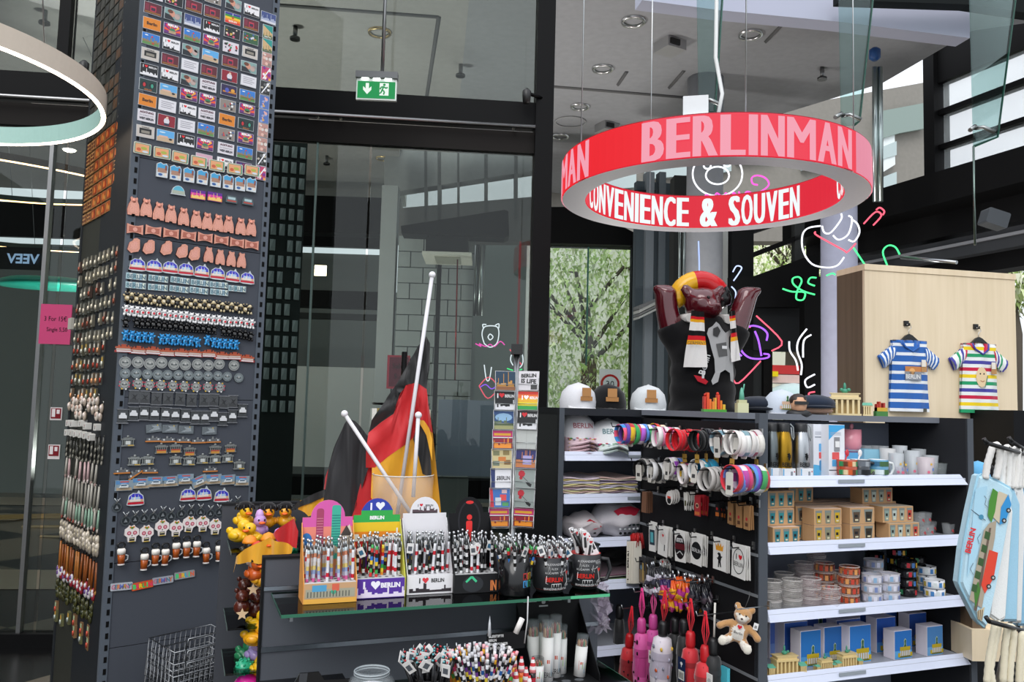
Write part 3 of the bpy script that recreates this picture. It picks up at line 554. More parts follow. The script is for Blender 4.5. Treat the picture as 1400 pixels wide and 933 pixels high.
# ================================================================ bear statue
def organic(mb,voxel,colf,mat,smooth=2,dec=None):
    me=mb.mesh(); o=bpy.data.objects.new('tmp',me); COL.objects.link(o)
    r=o.modifiers.new('r','REMESH'); r.mode='VOXEL'; r.voxel_size=voxel
    s=o.modifiers.new('s','SMOOTH'); s.iterations=smooth*3; s.factor=.5
    if dec: d=o.modifiers.new('d','DECIMATE'); d.ratio=dec
    dg=bpy.context.evaluated_depsgraph_get(); n=bpy.data.meshes.new_from_object(o.evaluated_get(dg)); bpy.data.objects.remove(o)
    for a in list(n.color_attributes): n.color_attributes.remove(a)
    n.materials.clear(); mats=[mat] if isinstance(mat,str) else mat
    for k in mats: n.materials.append(MT[k])
    ca=n.color_attributes.new('Col','FLOAT_COLOR','CORNER'); d=[]
    for p in n.polygons:
        d.extend(lin(colf(p.center))*p.loop_total); p.use_smooth=True; p.material_index=0
    ca.data.foreach_set('color',d); return n
def statue():
    f=BK(4.6,90); o=f.loc(960,560); k=4.6/F; q=lambda px,py:((px-960)*k*1.02,(560-py)*k*1.02)
    b=MB(); X=lambda px:q(px,0)[0]; Z=lambda py:q(0,py)[1]
    for py,w in ((580,43),(560,43),(535,42),(510,41),(485,42),(465,38),(450,28)): b.ell((X(960),0,Z(py)),(w*k,w*k*.8,.1),n=18,k=10)
    for s,pts in ((-1,[(926,468,17),(917,450,17),(912,430,16),(910,412,16),(910,400,15)]),(1,[(998,468,17),(1005,450,16),(1011,430,16),(1016,415,15),(1020,404,14)])):
        b.tube([(X(x),0,Z(y)) for x,y,_ in pts],[r*k for *_,r in pts],n=14)
        b.ell((X(907 if s<0 else 1022),-.0,Z(400)),(17*k,13*k,7*k)); b.ell((X(899 if s<0 else 1032),0,Z(397)),(8*k,9*k,4*k))
    b.ell((X(957),-.04,Z(419)),(26*k,24*k,23*k)); b.ell((X(968),-.11,Z(428)),(12*k,13*k,11*k)); b.ell((X(971),-.165,Z(423)),(5*k,4*k,4*k)); b.ell((X(934),-.06,Z(402)),(9*k,5*k,9*k)); b.ell((X(980),-.06,Z(401)),(8*k,5*k,8*k)); b.ell((X(957),0,Z(445)),(20*k,18*k,16*k))
    b.box(X(925),X(990),-.1,.1,-1.4,0,'888'); b.ell((X(935),-.04,-1.42),(.12,.2,.1)); b.ell((X(985),-.04,-1.42),(.12,.2,.1))
    body=organic(b,.014,lambda c:'560b18','lq',2)
    s=MB()
    for py,w in ((585,44),(560,45),(535,44),(510,43.5),(485,45),(465,42),(452,32)): s.ell((X(960),0,Z(py)),(w*k+.012,w*k*.8+.015,.1),n=18,k=10)
    for pts in ([(930,474,20),(919,458,20.5),(914,447,20)],[(994,474,20),(1003,458,20),(1008,447,19.5)]): s.tube([(X(x),0,Z(y)) for x,y,_ in pts],[r*k for *_,r in pts],n=14)
    s.box(X(918),X(1002),-.14,.14,-.45,.0)
    shirt=organic(s,.016,lambda c:'0c0c0e','k',5)
    # prints and scarf follow the chest (depth from the torso's ellipse)
    yy=lambda x:-(44*k*.8+.022)*math.sqrt(max(0,1-(x/(50*k))**2))
    def chest(m,poly,col,off=0,mat='p',n=1):
        pts=[(X(a),Z(c)) for a,c in poly]; return m.add([(x,yy(x)-off,z) for x,z in pts],[tuple(range(len(pts)))],col,mat)
    pr=MB(); bear=[(963,452),(968,446),(972,449),(976,455),(981,460),(987,456),(990,458),(986,466),(986,478),(992,495),(994,515),(993,524),(989,522),(988,512),(981,508),(974,512),(971,524),(964,528),(962,523),(967,512),(966,495),(962,482),(959,470),(956,462),(958,455)]
    chest(pr,bear,'a8a8a8',.004); chest(pr,[(964,455),(970,452),(974,458),(970,466),(964,464)],'3a3a3a',.006); chest(pr,[(968,475),(982,472),(984,490),(972,492)],'5c5c5c',.006); chest(pr,[(976,477),(983,477),(983,481),(976,481)],'ddd',.008)
    pr.text('Berlin',X(957),Z(503),.035,0,'d8d8d8','c',.01,1,rot=1.3,fn=lambda x,z:(x,yy(x)-.006,z)); chest(pr,[(940,516),(950,518),(958,524),(955,528),(945,524)],'b01828',.005); chest(pr,[(950,510),(953,510),(953,520),(950,520)],'ccc',.005)
    def scarf(pts,bands,name):
        m=MB(); n=14
        for (v0,v1,c) in bands:
            a=[(pts[0][0]+(pts[3][0]-pts[0][0])*v0,pts[0][1]+(pts[3][1]-pts[0][1])*v0),(pts[1][0]+(pts[2][0]-pts[1][0])*v0,pts[1][1]+(pts[2][1]-pts[1][1])*v0),(pts[1][0]+(pts[2][0]-pts[1][0])*v1,pts[1][1]+(pts[2][1]-pts[1][1])*v1),(pts[0][0]+(pts[3][0]-pts[0][0])*v1,pts[0][1]+(pts[3][1]-pts[0][1])*v1)]
            def F_(u,v,a=a):
                x=(a[0][0]*(1-u)+a[1][0]*u)*(1-v)+(a[3][0]*(1-u)+a[2][0]*u)*v; y=(a[0][1]*(1-u)+a[1][1]*u)*(1-v)+(a[3][1]*(1-u)+a[2][1]*u)*v
                return (X(x),yy(X(x))*.97-.025-.008*sin(u*9+y*.1),Z(y))
            m.grid(F_,8,max(1,int((v1-v0)*14)),c,'k')
        return m
    B=[(0,.1,'111'),(.1,.15,'c81824'),(.15,.2,'e8a81c'),(.2,.35,'e9e6e2'),(.35,.44,'111'),(.44,.52,'cf1f2a'),(.52,.6,'ecaa1e'),(.6,1,'e4e1de')]
    s1=scarf([(936,432),(951,434),(956,506),(927,506)],B,''); s2=scarf([(985,432),(993,430),(1004,494),(989,498)],B,'')
    s1.text('GERMANY',X(941),Z(477),.018,0,'444','c',0,1,maxw=.09,fn=lambda x,z:(x,yy(x)-.05,z))
    nk=MB().tube([(X(938),-.1,Z(440)),(X(932),.05,Z(438)),(X(957),.13,Z(434)),(X(987),.05,Z(436)),(X(990),-.08,Z(440))],.026,'d8d5d0','k',8)
    hat=[];
    for i in range(19):
        t=rad(195-i*11.5); hat.append((X(957)+31*k*cos(t),.03,Z(416)+31*k*sin(t)))
    hm=MB().tube(hat,[.01,.05]+[.058]*15+[.05,.01],'111','g',14,cols=['e9b21c']*8+['c5161c']*6+['0e0e10']*5)
    ey=MB().ell((X(960),-.128,Z(413)),(.01,.008,.01),'1a0508','g').ell((X(979),-.11,Z(414)),(.009,.008,.01),'3a0a12','g')
    g=[('body',body),('shirt',shirt,[('print',pr)],'black cloth shirt with printed bear'),('scarf',s1,[('scarf_end',s2),('neck_loop',nk)],'white scarf end with black, red and gold bands'),('headdress',hm,None,'padded arch in yellow, red and black'),('eye',ey)]
    thing('bear_statue',g,TR(f.p(o[0],0,o[1])),'glossy dark red bear statue with raised arms, scarf and black shirt','statue')
statue()
# ================================================================ wooden partition with shirts
_w=at(1182.8,500,4.75); WF=Fr(_w.x,_w.y,78)
zt=WF.loc(1183,361)[1]; xr=WF.loc(1390,500)[0]
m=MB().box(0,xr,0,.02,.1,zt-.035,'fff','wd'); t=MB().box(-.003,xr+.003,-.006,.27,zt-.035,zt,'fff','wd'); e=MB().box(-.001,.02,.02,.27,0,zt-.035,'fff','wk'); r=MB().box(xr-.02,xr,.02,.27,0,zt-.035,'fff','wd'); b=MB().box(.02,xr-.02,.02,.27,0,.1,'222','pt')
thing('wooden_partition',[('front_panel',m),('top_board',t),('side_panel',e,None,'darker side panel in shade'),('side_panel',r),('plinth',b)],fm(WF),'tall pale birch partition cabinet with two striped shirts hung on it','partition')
def shirt(px,py,cols,lab,glab,pat,s=1.0,scol=None):
    x,z=WF.loc(px,py); g=[]
    n=len(cols); m=MB(); W=.112; Hh=.43
    def body(u,v,y=-1):
        w=W*(1.02+.13*v if v>.15 else .98+.2*(.15-v)); yy=-.022-.022*sin(PI*u)-.006*sin(u*14+v*5) if y<0 else -.004
        zz=-v*Hh
        if v==0:
            d=abs(u-.5)*2; zz=-.03+.0*d if d>.5 else -.05-.03*(1-d*2)
        return ((u-.5)*2*w,yy,zz)
    m.grid(body,12,n,lambda u,v:cols[min(n-1,int(v*n))]); m.grid(lambda u,v:body(1-u,v,1),12,n,lambda u,v:cols[min(n-1,int(v*n))]); g.append(('shirt_body',m))
    for sd in (-1,1):
        sl=MB(); sq=scol or cols[:8]; q=len(sq)
        def S(u,v,y=1):
            # u along the sleeve, v across it
            ax,az=.085,-.03; bx,bz=.2,-.115; cx_,cz=.105,-.14; dx,dz=.163,-.185
            X=(ax*(1-u)+bx*u)*(1-v)+(cx_*(1-u)+dx*u)*v; Z=(az*(1-u)+bz*u)*(1-v)+(cz*(1-u)+dz*u)*v
            return (sd*X,(-.02-.018*sin(PI*v)) if y>0 else -.005,Z)
        for yy in (1,-1): sl.grid((lambda u,v,yy=yy:S(u,v,yy)) if (sd*yy>0) else (lambda u,v,yy=yy:S(u,1-v,yy)),q,3,lambda u,v:sq[min(q-1,int(u*q))])
        g.append(('sleeve',sl))
    co=MB().tube([(-.055,-.03,-.02),(-.045,-.044,-.055),(0,-.05,-.085),(.045,-.044,-.055),(.055,-.03,-.02)],.006,pat[0],'k',6); g.append(('collar',co))
    pr=MB(); 
    if pat[1]=='a': pr.box(-.05,.055,-.05,-.049,-.25,-.17,'c8844e','p'); pr.poly(circ(-.005,-.2,.02),-.0505,'e8b070'); pr.box(-.05,.055,-.0505,-.0495,-.25,-.2,'8a9098','p'); pr.text('BERLIN',0,-.24,.025,-.0515,'e8e8e8','c',.02,1,maxw=.095)
    else: pr.prism(circ(-.01,-.22,.038,12,.06),-.05,-.049,'e8cfa6','p'); pr.poly(circ(-.02,-.2,.005),-.0505,'333').poly(circ(.005,-.2,.005),-.0505,'333'); pr.strip([(-.02,-.24),(-.005,-.247),(.008,-.24)],-.0505,.004,'a85838'); pr.strip([(.01,-.28),(.03,-.21)],-.051,.006,'6a8a6a')
    g.append(('print',pr)); tg=MB().box(.055,.09,-.053,-.051,-.2,-.14,'b98d5c','p').box(.055,.082,-.056,-.053,-.17,-.13,'e8e2d6','p'); g.append(('price_tag',tg)); g.append(('hem_label',MB().box(.08,.1,-.036,-.03,-.43,-.41,'5a5a50','p')))
    thing('striped_shirt',g,FM(WF,x,-.004,z)@Matrix.Scale(s,4),lab,'shirt','striped shirts on the partition')
    hg=MB().prism([(-.07,-.045),(-.02,.0),(0,.008),(.02,.0),(.085,-.05),(.08,-.062),(.02,-.025),(-.02,-.022),(-.065,-.06)],-.03,-.015,'1a1c1c','s'); hk=MB().tube([(0,-.022,.005),(0,-.022,.03),(.018,-.022,.045),(.01,-.022,.065),(-.012,-.022,.062)],.002,'c8c8c8','me',5)
    thing('clothes_hanger',[('hanger_arms',hg),('wire_hook',hk)],FM(WF,x,0,z+.012),'black plastic hanger holding the '+glab,'hanger','hangers on the partition')
    thing('wall_hook',MB().box(-.014,.014,-.012,0,.06,.09,'151515','s').tube([(0,-.01,.07),(0,-.035,.062),(0,-.036,.075)],.004,'151515','s',6),FM(WF,x-.004,0,z+.008),'black square hook above the '+glab,'hook','hooks on the partition')
bl=['3468b4','3468b4','e8ecf0']*8; shirt(1239,462,bl,'blue and white striped child shirt hanging on the birch partition','blue striped shirt',('3468b4','a'),1.0,['3468b4','e8ecf0']*4+['3468b4'])
ra=['e8ecea','c82848','e8ecea','f0d028','e8ecea','2a9a68','e8ecea','4a48a0']*3; shirt(1334,466,ra[1:22],'rainbow striped child shirt hanging on the birch partition','rainbow striped shirt',('4a48a0','b'),1.0,['c82848','e8ecea','4a48a0','e8ecea','2a9a68','e8ecea','e8ecea','4a48a0'])
x,z=WF.loc(1338,616); thing('wall_hook',MB().box(-.014,.014,-.012,0,-.018,.018,'151515','s').tube([(0,-.01,-.01),(.01,-.03,-.03),(.02,-.03,-.05)],.002,'bbb','me',5),FM(WF,x,0,z),'black square hook low on the partition with nothing on it','hook','hooks on the partition')
# ================================================================ display column covered in souvenirs
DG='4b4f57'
cm=[]; zsm=sorted([PF.loc(144,772)[1],PF.loc(144,888)[1]]); pt=zsm[1]-zsm[0]; zz=[0,zsm[0]]
while zz[-1]+pt<4.7: zz.append(zz[-1]+pt)
zz.append(4.74); cp=[]
for a,b in zip(zz,zz[1:]): cp.append(('front_panel',MB().box(0,.585,0,.02,a+.0015,b-.0015,DG,'pt')))
sb=MB().box(-.02,.61,.02,.8,0,4.74,'23262a','pt'); cp.append(('core',sb))
def post(x,w,y0=-.004): return MB().box(x,x+w,y0,.02,0,4.74,'5a616a','pt')
def slots(x):
    m=MB(); z=.05
    while z<4.7: m.box(x,x+.012,-.0055,.0,z,z+.024,'050506','m'); z+=.05
    return m
cp+= [('slotted_post',post(-.035,.035),[('slot_row',slots(-.018))]),('slotted_post',post(.585,.035),[('slot_row',slots(.594))])]
MPL=TR((-.0,0,0)); rel=(fm(PF)).inverted()@fm(PL)
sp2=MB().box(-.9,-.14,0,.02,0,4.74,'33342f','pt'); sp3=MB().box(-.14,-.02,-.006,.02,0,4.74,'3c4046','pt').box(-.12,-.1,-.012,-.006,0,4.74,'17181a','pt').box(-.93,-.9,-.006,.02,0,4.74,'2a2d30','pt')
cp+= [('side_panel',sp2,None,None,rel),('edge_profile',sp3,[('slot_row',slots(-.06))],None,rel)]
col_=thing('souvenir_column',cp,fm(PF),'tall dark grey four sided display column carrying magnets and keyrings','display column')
for o in bpy.data.objects:
    if o.name.startswith('slot_row'): o['kind']='stuff'
def skyl(m,x0,x1,z0,h,col,y,seed=1,mat='p'):
    R=random.Random(seed); x=x0; P=[(x0,z0)]
    while x<x1-1e-6:
        w=min((x1-x0)*R.uniform(.05,.14),x1-x); t=z0+h*R.uniform(.25,.7)
        if R.random()<.22: t=z0+h*R.uniform(.8,1.3); w=min(w,(x1-x0)*.035)
        P+=[(x,t),(x+w,t)]; x+=w
    P.append((x1,z0)); return m.poly(P,y,col,mat)
Wm,Hm=.078,.055
def pm(kind):
    m=MB(); w,h=Wm,Hm
    if kind in('photo','v2','v3','v4','v5'): w,h=.052,.07
    bgc={'berlin':'d9801c','multi':'6a2a7a','sky':'2f78c8','iw':'e6e4e6','ib':'111114','kiss':'7fa09c','text':'dcdadf','acht':'dcd6dc','red':'5a1626','frame':'c4bcb4','beach':'5aa6dc','redman':'8a1228','night':'281c48','mos':'8a8078','traf':'12302f','pink':'caa0b0','purp':'4a2058','rain':'2a2a6e','icons':'d8d0d8','cow':'141416','green':'2f5a3a','blue':'3a4a80','photo':'1f8f86','v2':'c04068','v3':'222','v4':'5070b0','v5':'b88a80'}[kind]
    m.box(-w/2,w/2,-.005,0,-h/2,h/2,'c8ccd0','f'); e=.0016; y=-.0054; m.poly(rect(-w/2+e,-h/2+e,w/2-e,h/2-e),y,bgc,'f'); y2=-.0058; y3=-.0062
    T=lambda s,x,z,hh,c,mw=None,b=.03: m.text(s,x,z,hh,y3,c,'c',b,1,maxw=mw,mat='f')
    if kind=='berlin': T('Berlin',0,-.006,.014,'2a1a10')
    elif kind=='multi':
        for i in range(7):
            a=PI*(i+.15)/7; b=PI*(i+.75)/7; m.poly([(0,-.012),(.037*cos(a),min(.024,-.012+.05*sin(a))),(.037*cos(b),min(.024,-.012+.05*sin(b)))],y2,['e8502c','f0a02c','d8285a'][i%3],'f')
        m.poly(circ(0,-.004,.013,12,.01),y3,'2f7a58','f').poly(rect(-.016,-.02,.016,-.006),y3,'b89a78','f'); m.poly(rect(-.036,-.025,.036,-.019),y3,'4a2a5a','f'); m.text('BERLIN',0,.014,.01,-.0066,'fff','c',.04,1,mat='f')
    elif kind=='sky': m.poly(rect(-.037,-.026,.037,-.012),y2,'5a8a4a','f'); skyl(m,-.037,.037,-.016,.022,'8a7a5a',y2,5,'f'); m.poly(circ(.01,-.018,.007,8,.004),y3,'c04038','f').poly(circ(-.02,.016,.008,8,.003),y3,'dfe8f0','f').poly(circ(.005,.013,.004,8),y3,'d83030','f')
    elif kind in('iw','ib'):
        c='111114' if kind=='iw' else 'e6e4e6'; T('I',-.026,.008,.012,c); m.poly(sc(HEART,-.013,.014,.013),y3,'e01824','f'); T('BERLIN',.015,.009,.008,c,.034); skyl(m,-.037,.037,-.026,.024,c,y2,9 if kind=='iw' else 4,'f')
    elif kind=='kiss':
        m.poly([(-.037,-.026),(.01,-.026),(-.01,-.004),(-.037,0)],y2,'1c2028','f').poly(circ(-.004,.004,.013,10,.016),y2,'d09078','f').poly(circ(-.013,.013,.013,9,.009),y3,'6a3a28','f').poly(circ(.018,-.004,.013,10,.014),y3,'b8a098','f').poly(circ(.026,.006,.012,9,.008),y3,'8a8c8c','f')
    elif kind=='text': [m.poly(rect(-.028,.014-i*.009,.028-(i%2)*.01,.017-i*.009),y2,'9a98a0','f') for i in range(4)]
    elif kind=='acht': T('ACHTUNG',0,.012,.009,'5a2a38',.06,.05); T('Sie verlassen jetzt',0,.0,.006,'777',.06,0); T('WEST-BERLIN',0,-.017,.01,'2c2c34',.062,.05)
    elif kind=='red': m.poly(rect(-.012,-.014,.014,.012),y2,'b83048','f').poly(rect(-.008,-.01,.01,.004),y3,'30203a','f').poly(rect(-.034,-.024,.034,-.016),y3,'8a5a28','f').poly(rect(-.034,-.012,-.018,.018),y2,'7a2038','f')
    elif kind=='frame': m.poly(rect(-.026,-.012,.026,.014),y2,'1a1a1a','f').poly(rect(-.018,-.008,.018,.004),y3,'8a8478','f'); T('CHARLIE',0,.016,.006,'444',.05)
    elif kind=='beach': m.poly(rect(-.037,-.026,.037,-.006),y2,'c4a888','f').poly(rect(-.03,-.008,.01,.0),y3,'d8b098','f').poly(circ(.022,-.012,.008,8,.005),y3,'1a2228','f').poly(circ(-.015,.015,.014,8,.004),y3,'b8d8ec','f')
    elif kind=='redman': m.poly(circ(0,-.002,.013,8,.016),y2,'d8d4dc','f').poly(circ(.002,.014,.006,8),y3,'e0b8a0','f').poly(rect(-.01,-.022,.012,-.012),y3,'28324a','f')
    elif kind=='night': m.poly(rect(-.03,-.012,.034,-.004),y2,'c07a28','f').poly(circ(-.01,0,.01,8,.012),y3,'4a58b0','f').poly(circ(.018,.002,.01,8,.009),y3,'d89a38','f')
    elif kind in('mos','icons','cow','green','purp'):
        R=random.Random(kind); cs={'mos':['222','c04040','eee','5a6a8a'],'icons':['c02838','222','2a8a4a','333'],'cow':['c04868','e8d8c0','c8a840','2a4a38'],'green':['b82838','4060a0','a8a048','d0d0d8'],'purp':['b03858','3858b0','d08838','8a3890']}[kind]
        for i in range(14): m.poly(circ(R.uniform(-.03,.03),R.uniform(-.02,.02),R.uniform(.003,.007),5,a0=i),y2-.00005*i,cs[i%4],'f')
    elif kind=='traf': m.poly(circ(-.017,.002,.013,14),y2,'0a1418','f').poly(circ(.017,.002,.013,14),y2,'0a1418','f').poly(circ(-.017,.0,.006,8,.01),y3,'c02830','f').poly(circ(.017,.0,.006,8,.01),y3,'3a9a80','f'); T('BERLIN',0,-.024,.007,'b06a38')
    elif kind=='pink': m.poly(circ(-.012,-.008,.007,8,.012),y2,'5a6470','f').poly(rect(.016,-.02,.02,-.008),y2,'6a5a66','f')
    elif kind=='rain':
        for i,c in enumerate(['30308a','2a8a3a','e8c020','e87a18','d82a20']): m.poly(rect(-.037,.0155-.0104*i,.037,.026-.0104*i),y2,c,'f')
        T('I',0,.014,.01,'fff'); m.poly(sc(HEART,0,.002,.012),y3,'c81828','f'); T('BERLIN',0,-.02,.009,'f8e8d8')
    elif kind=='blue': skyl(m,-.037,.037,-.018,.03,'a0a8c0',y2,3,'f'); m.poly(rect(-.037,-.026,.037,-.016),y3,'d0d0d8','f')
    elif kind=='photo': m.poly([(-.024,-.033),(.024,-.033),(.024,-.005),(-.024,.03)],y2,'c8a878','f'); skyl(m,-.024,.024,-.033,.03,'5a6a3a',y3,3,'f'); T('BERLIN',0,-.03,.008,'f4f0f0')
    else:
        R=random.Random(kind); cc={'v2':['e8a838','7a2a8a','f0e0e0'],'v3':['ddd','666','b8b0a0'],'v4':['e0a8a0','d0a060','88a0d8'],'v5':['e0b8a8','907a70','d8d0c8']}[kind]
        for i in range(9): m.poly(circ(R.uniform(-.018,.018),R.uniform(-.028,.028),R.uniform(.004,.01),6,a0=i),y2-.00005*i,cc[i%3],'f')
        if kind in('v2','v3'): m.poly([(-.02,-.03),(-.014,-.03),(.022,.03),(.016,.03)],-.0066,'f0f0f4','g')  # white glare streak painted across these upright magnets
    return m.mesh()
NM={'berlin':'orange magnet lettered Berlin','multi':'orange and purple ray magnet with dome','sky':'blue sky city magnet','iw':'white skyline magnet with red heart','ib':'black skyline magnet with red heart','kiss':'magnet of two painted faces','text':'pale magnet with grey text lines','acht':'white warning text magnet','red':'dark red night magnet','frame':'grey magnet with framed black photo','beach':'blue and sand coloured photo magnet','redman':'crimson magnet with white figure','night':'purple night photo magnet','mos':'mottled grey mosaic magnet','traf':'dark magnet with red and green discs','pink':'pale pink magnet','purp':'purple red streaked magnet','rain':'rainbow striped magnet','icons':'white magnet with small red icons','cow':'black magnet with colourful blobs','green':'green magnet with coloured dots','blue':'blue grey photo magnet','photo':'teal and gold upright magnet','v2':'pink upright magnet with painted glare streak','v3':'black and white upright magnet','v4':'blue upright magnet','v5':'beige pink upright magnet'}
GR2={-4:'- - - - - - -',-3:'iw red night mos kiss iw blue',-2:'icons cow red red rain red photo',-1:'red kiss blue ib cow green photo',0:'berlin multi sky multi icons frame v5',1:'sky iw kiss beach red kiss v2',2:'frame red text red redman text v3',3:'ib iw kiss acht night sky v4',4:'traf beach multi multi mos multi v4',5:'berlin text iw acht berlin traf v5',6:'acht redman text sky mos multi v5',7:'frame beach ib multi acht sky v3',8:'- - - pink iw purp v2'}
cx_=[PF.loc(x,y)[0] for x,y in [(207.5,33),(235,40),(262,48),(288,55),(315.5,65),(341,73),(364,82)]]
z0=PF.loc(207.5,33.5)[1]; z1=PF.loc(196,180)[1]; dz=(z0-z1)/7.0
cache={}
def pmm(k):
    if k not in cache: cache[k]=pm(k)
    return cache[k]
for r,row in GR2.items():
    for c,k in enumerate(row.split()):
        if k=='-': continue
        j=rnd.uniform(-.0015,.0015); thing('photo_magnet',pmm(k),FM(PF,cx_[c]+j,-.001,z0-r*dz+(0 if c<6 else -.01)+j)@RY(rnd.uniform(-.02,.02)),f'{NM[k]}, {nth(r+3)} row, {nth(c)} from left','magnet','photo magnets on the column front')
def place(fr,name,mesh,pts,desc,group,cat='magnet',off=-.001,tilt=None,extra='in its row'):
    n=len(pts)
    for i,p in enumerate(pts):
        x,z=fr.loc(p[0],p[1]); me=mesh[i%len(mesh)] if isinstance(mesh,list) and not isinstance(mesh[0],tuple) else mesh
        t=(p[2] if len(p)>2 else 0)+rnd.uniform(-.03,.03)
        thing(name,me,FM(fr,x,off,z)@RY(-t),f'{desc}, {of_n(i,n)} {extra}' if n>1 else desc,cat,group)
Z2=lambda L,ox=0,oy=240,s=3.5:[(ox+p[0]/s,oy+p[1]/s)+tuple(p[2:]) for p in L]
def line(x0,y0,x1,y1,n): return [(x0+(x1-x0)*i/(n-1),y0+(y1-y0)*i/(n-1)+rnd.uniform(-.8,.8)) for i in range(n)]
# shapes
def tin():
    m=MB().box(-.037,.037,-.01,0,-.026,.026,'d8cfc0','f',.004); m.poly(rrect(-.034,-.023,.034,.023,.004),-.0104,'3f8f78','f').poly(rect(-.031,-.02,.028,.02),-.0107,'e0a070','f').poly(circ(.006,.002,.014,8,.007),-.011,'a8b048','f').poly(circ(-.016,-.006,.01,8,.008),-.011,'c85a38','f').poly(circ(.012,-.013,.014,8,.005),-.0113,'c8d8e0','f'); return m.mesh()
place(PF,'tin_magnet',tin(),Z2([(160,560),(340,600),(505,640),(675,680),(838,715),(1002,745),(1158,760)],170,120,6.667),'orange and green rectangular tin magnet','tin magnets below the photo magnets')
def blu():
    m=MB().prism([(-.024,-.034),(.024,-.034),(.026,.02),(.018,.034),(.004,.028),(-.008,.036),(-.024,.026)],-.012,0,'cfd6da','f'); m.poly([(-.022,.0),(.023,.0),(.024,.02),(.016,.03),(.004,.025),(-.008,.032),(-.022,.024)],-.0124,'3f9ccc','f').poly(rect(-.02,-.012,.02,.008),-.0127,'a8806a','f').poly(circ(-.008,-.022,.01,8,.006),-.0127,'2a5a9a','f').poly(circ(.014,-.02,.006,6,.008),-.0127,'e8d8c8','f').poly(rect(.012,.0,.02,.022),-.013,'8a4a38','f'); return m.mesh()
place(PF,'relief_magnet',blu(),Z2([(338,755),(460,780),(582,800),(705,820),(825,845),(940,865),(1048,880),(1150,890)],170,120,6.667),'blue and white shaped magnet','blue shaped magnets')
hr=MB().prism([(-.034,-.02),(.034,-.02)]+[(.03*cos(a*PI/8),-.014+.038*sin(a*PI/8)) for a in range(9)],-.01,0,'cfd6da','f').poly([(.027*cos(a*PI/8),-.012+.034*sin(a*PI/8)) for a in range(9)],-.0104,'58b0c8','f').poly(rect(-.028,-.016,.028,.0),-.0108,'a8b0a0','f').mesh()
place(PF,'dome_magnet',hr,[(243,261.4)],'single half-round blue magnet in the short row','dome magnet')
pu=MB().box(-.034,.034,-.008,0,-.022,.022,'5a1a8a','f').poly(rect(-.034,-.02,.034,.0),-.0084,'e8883a','f').poly(rect(-.034,-.004,.034,.008),-.0086,'d83a98','f'); skyl(pu,-.03,.03,-.018,.03,'f0c870',-.009,3,'f'); place(PF,'sunset_magnet',pu.mesh(),[(270,267),(293,270)],'purple and orange sunset magnet','sunset magnets')
ca_=MB().prism([(-.028,-.016),(.028,-.016),(.028,.0),(.02,.018),(-.02,.02),(-.028,.004)],-.01,0,'4a5a5e','f').poly(rect(-.018,.0,.018,.012),-.0104,'a8c0c4','f').poly(rect(-.022,-.01,.022,-.003),-.0108,'b04a40','f').mesh(); place(PF,'car_magnet',ca_,[(315.7,273.7),(338,276.6)],'dark little car magnet','small car magnets')
BEARP=[(-.024,-.042),(-.008,-.042),(-.006,-.036),(.006,-.036),(.008,-.042),(.024,-.042),(.026,-.02),(.021,.008),(.014,.024),(.016,.034),(.012,.041),(.007,.036),(-.006,.037),(-.011,.042),(-.016,.034),(-.013,.024),(-.021,.006),(-.026,-.02)]
COP='d89a86'
def cop(poly,sc_=1,col=COP,d=.012):
    m=MB().prism([(x*sc_,z*sc_) for x,z in poly],-d,0,col,'pe','a85a48'); return m
cb_=cop(BEARP).poly([(x*.7,z*.72-.003) for x,z in BEARP],-.0126,'dda08e','pe').ell((0,-.012,.024),(.01,.006,.01),'d89482','pe',8,5).mesh()
place(PF,'copper_bear_magnet',cb_,Z2([(637,148),(697,155),(757,172),(815,185),(875,198),(935,210),(988,220),(1040,228),(1090,235),(1148,245),(1198,250)]),'tall copper bear magnet','tall copper bear magnets')
tk=[(-.034,-.022)]+[(-.034+.068*i/6,-.022+.008*sin(PI*i/6)) for i in range(1,6)]+[(.034,-.022),(.034,.024)]+[(.034-.068*i/6,.024-.008*sin(PI*i/6)) for i in range(1,6)]+[(-.034,.024)]
ct=cop(tk).poly(rect(-.026,-.012,.026,.013),-.0126,'b06c5c','pe').poly(circ(0,0,.01,8),-.013,'dca090','pe').mesh()
place(PF,'copper_scroll_magnet',ct,Z2([(643,260),(730,267),(815,280),(898,290),(978,300),(1055,312),(1130,325),(1200,335)]),'copper scroll shaped magnet','copper scroll magnets')
mp_=[(-.026,-.02),(-.01,-.034),(.0,-.03),(.02,-.024),(.026,-.01),(.024,.03),(.012,.036),(-.002,.032),(-.006,.022),(-.018,.014),(-.022,.0)]
cg=cop(mp_).poly([(x*.6,z*.6) for x,z in mp_],-.0126,'dca090','pe').mesh(); place(PF,'copper_map_magnet',cg,Z2([(637,338),(708,345),(792,350),(867,365),(926,377)]),'copper map shaped magnet','copper map magnets')
place(PF,'small_copper_bear',cop(BEARP,.88).poly([(x*.6,z*.65) for x,z in BEARP],-.0126,'dda08e','pe').mesh(),Z2([(995,380),(1050,392),(1103,400),(1152,407)]),'smaller copper bear magnet beside the map shapes','smaller copper bear magnets')
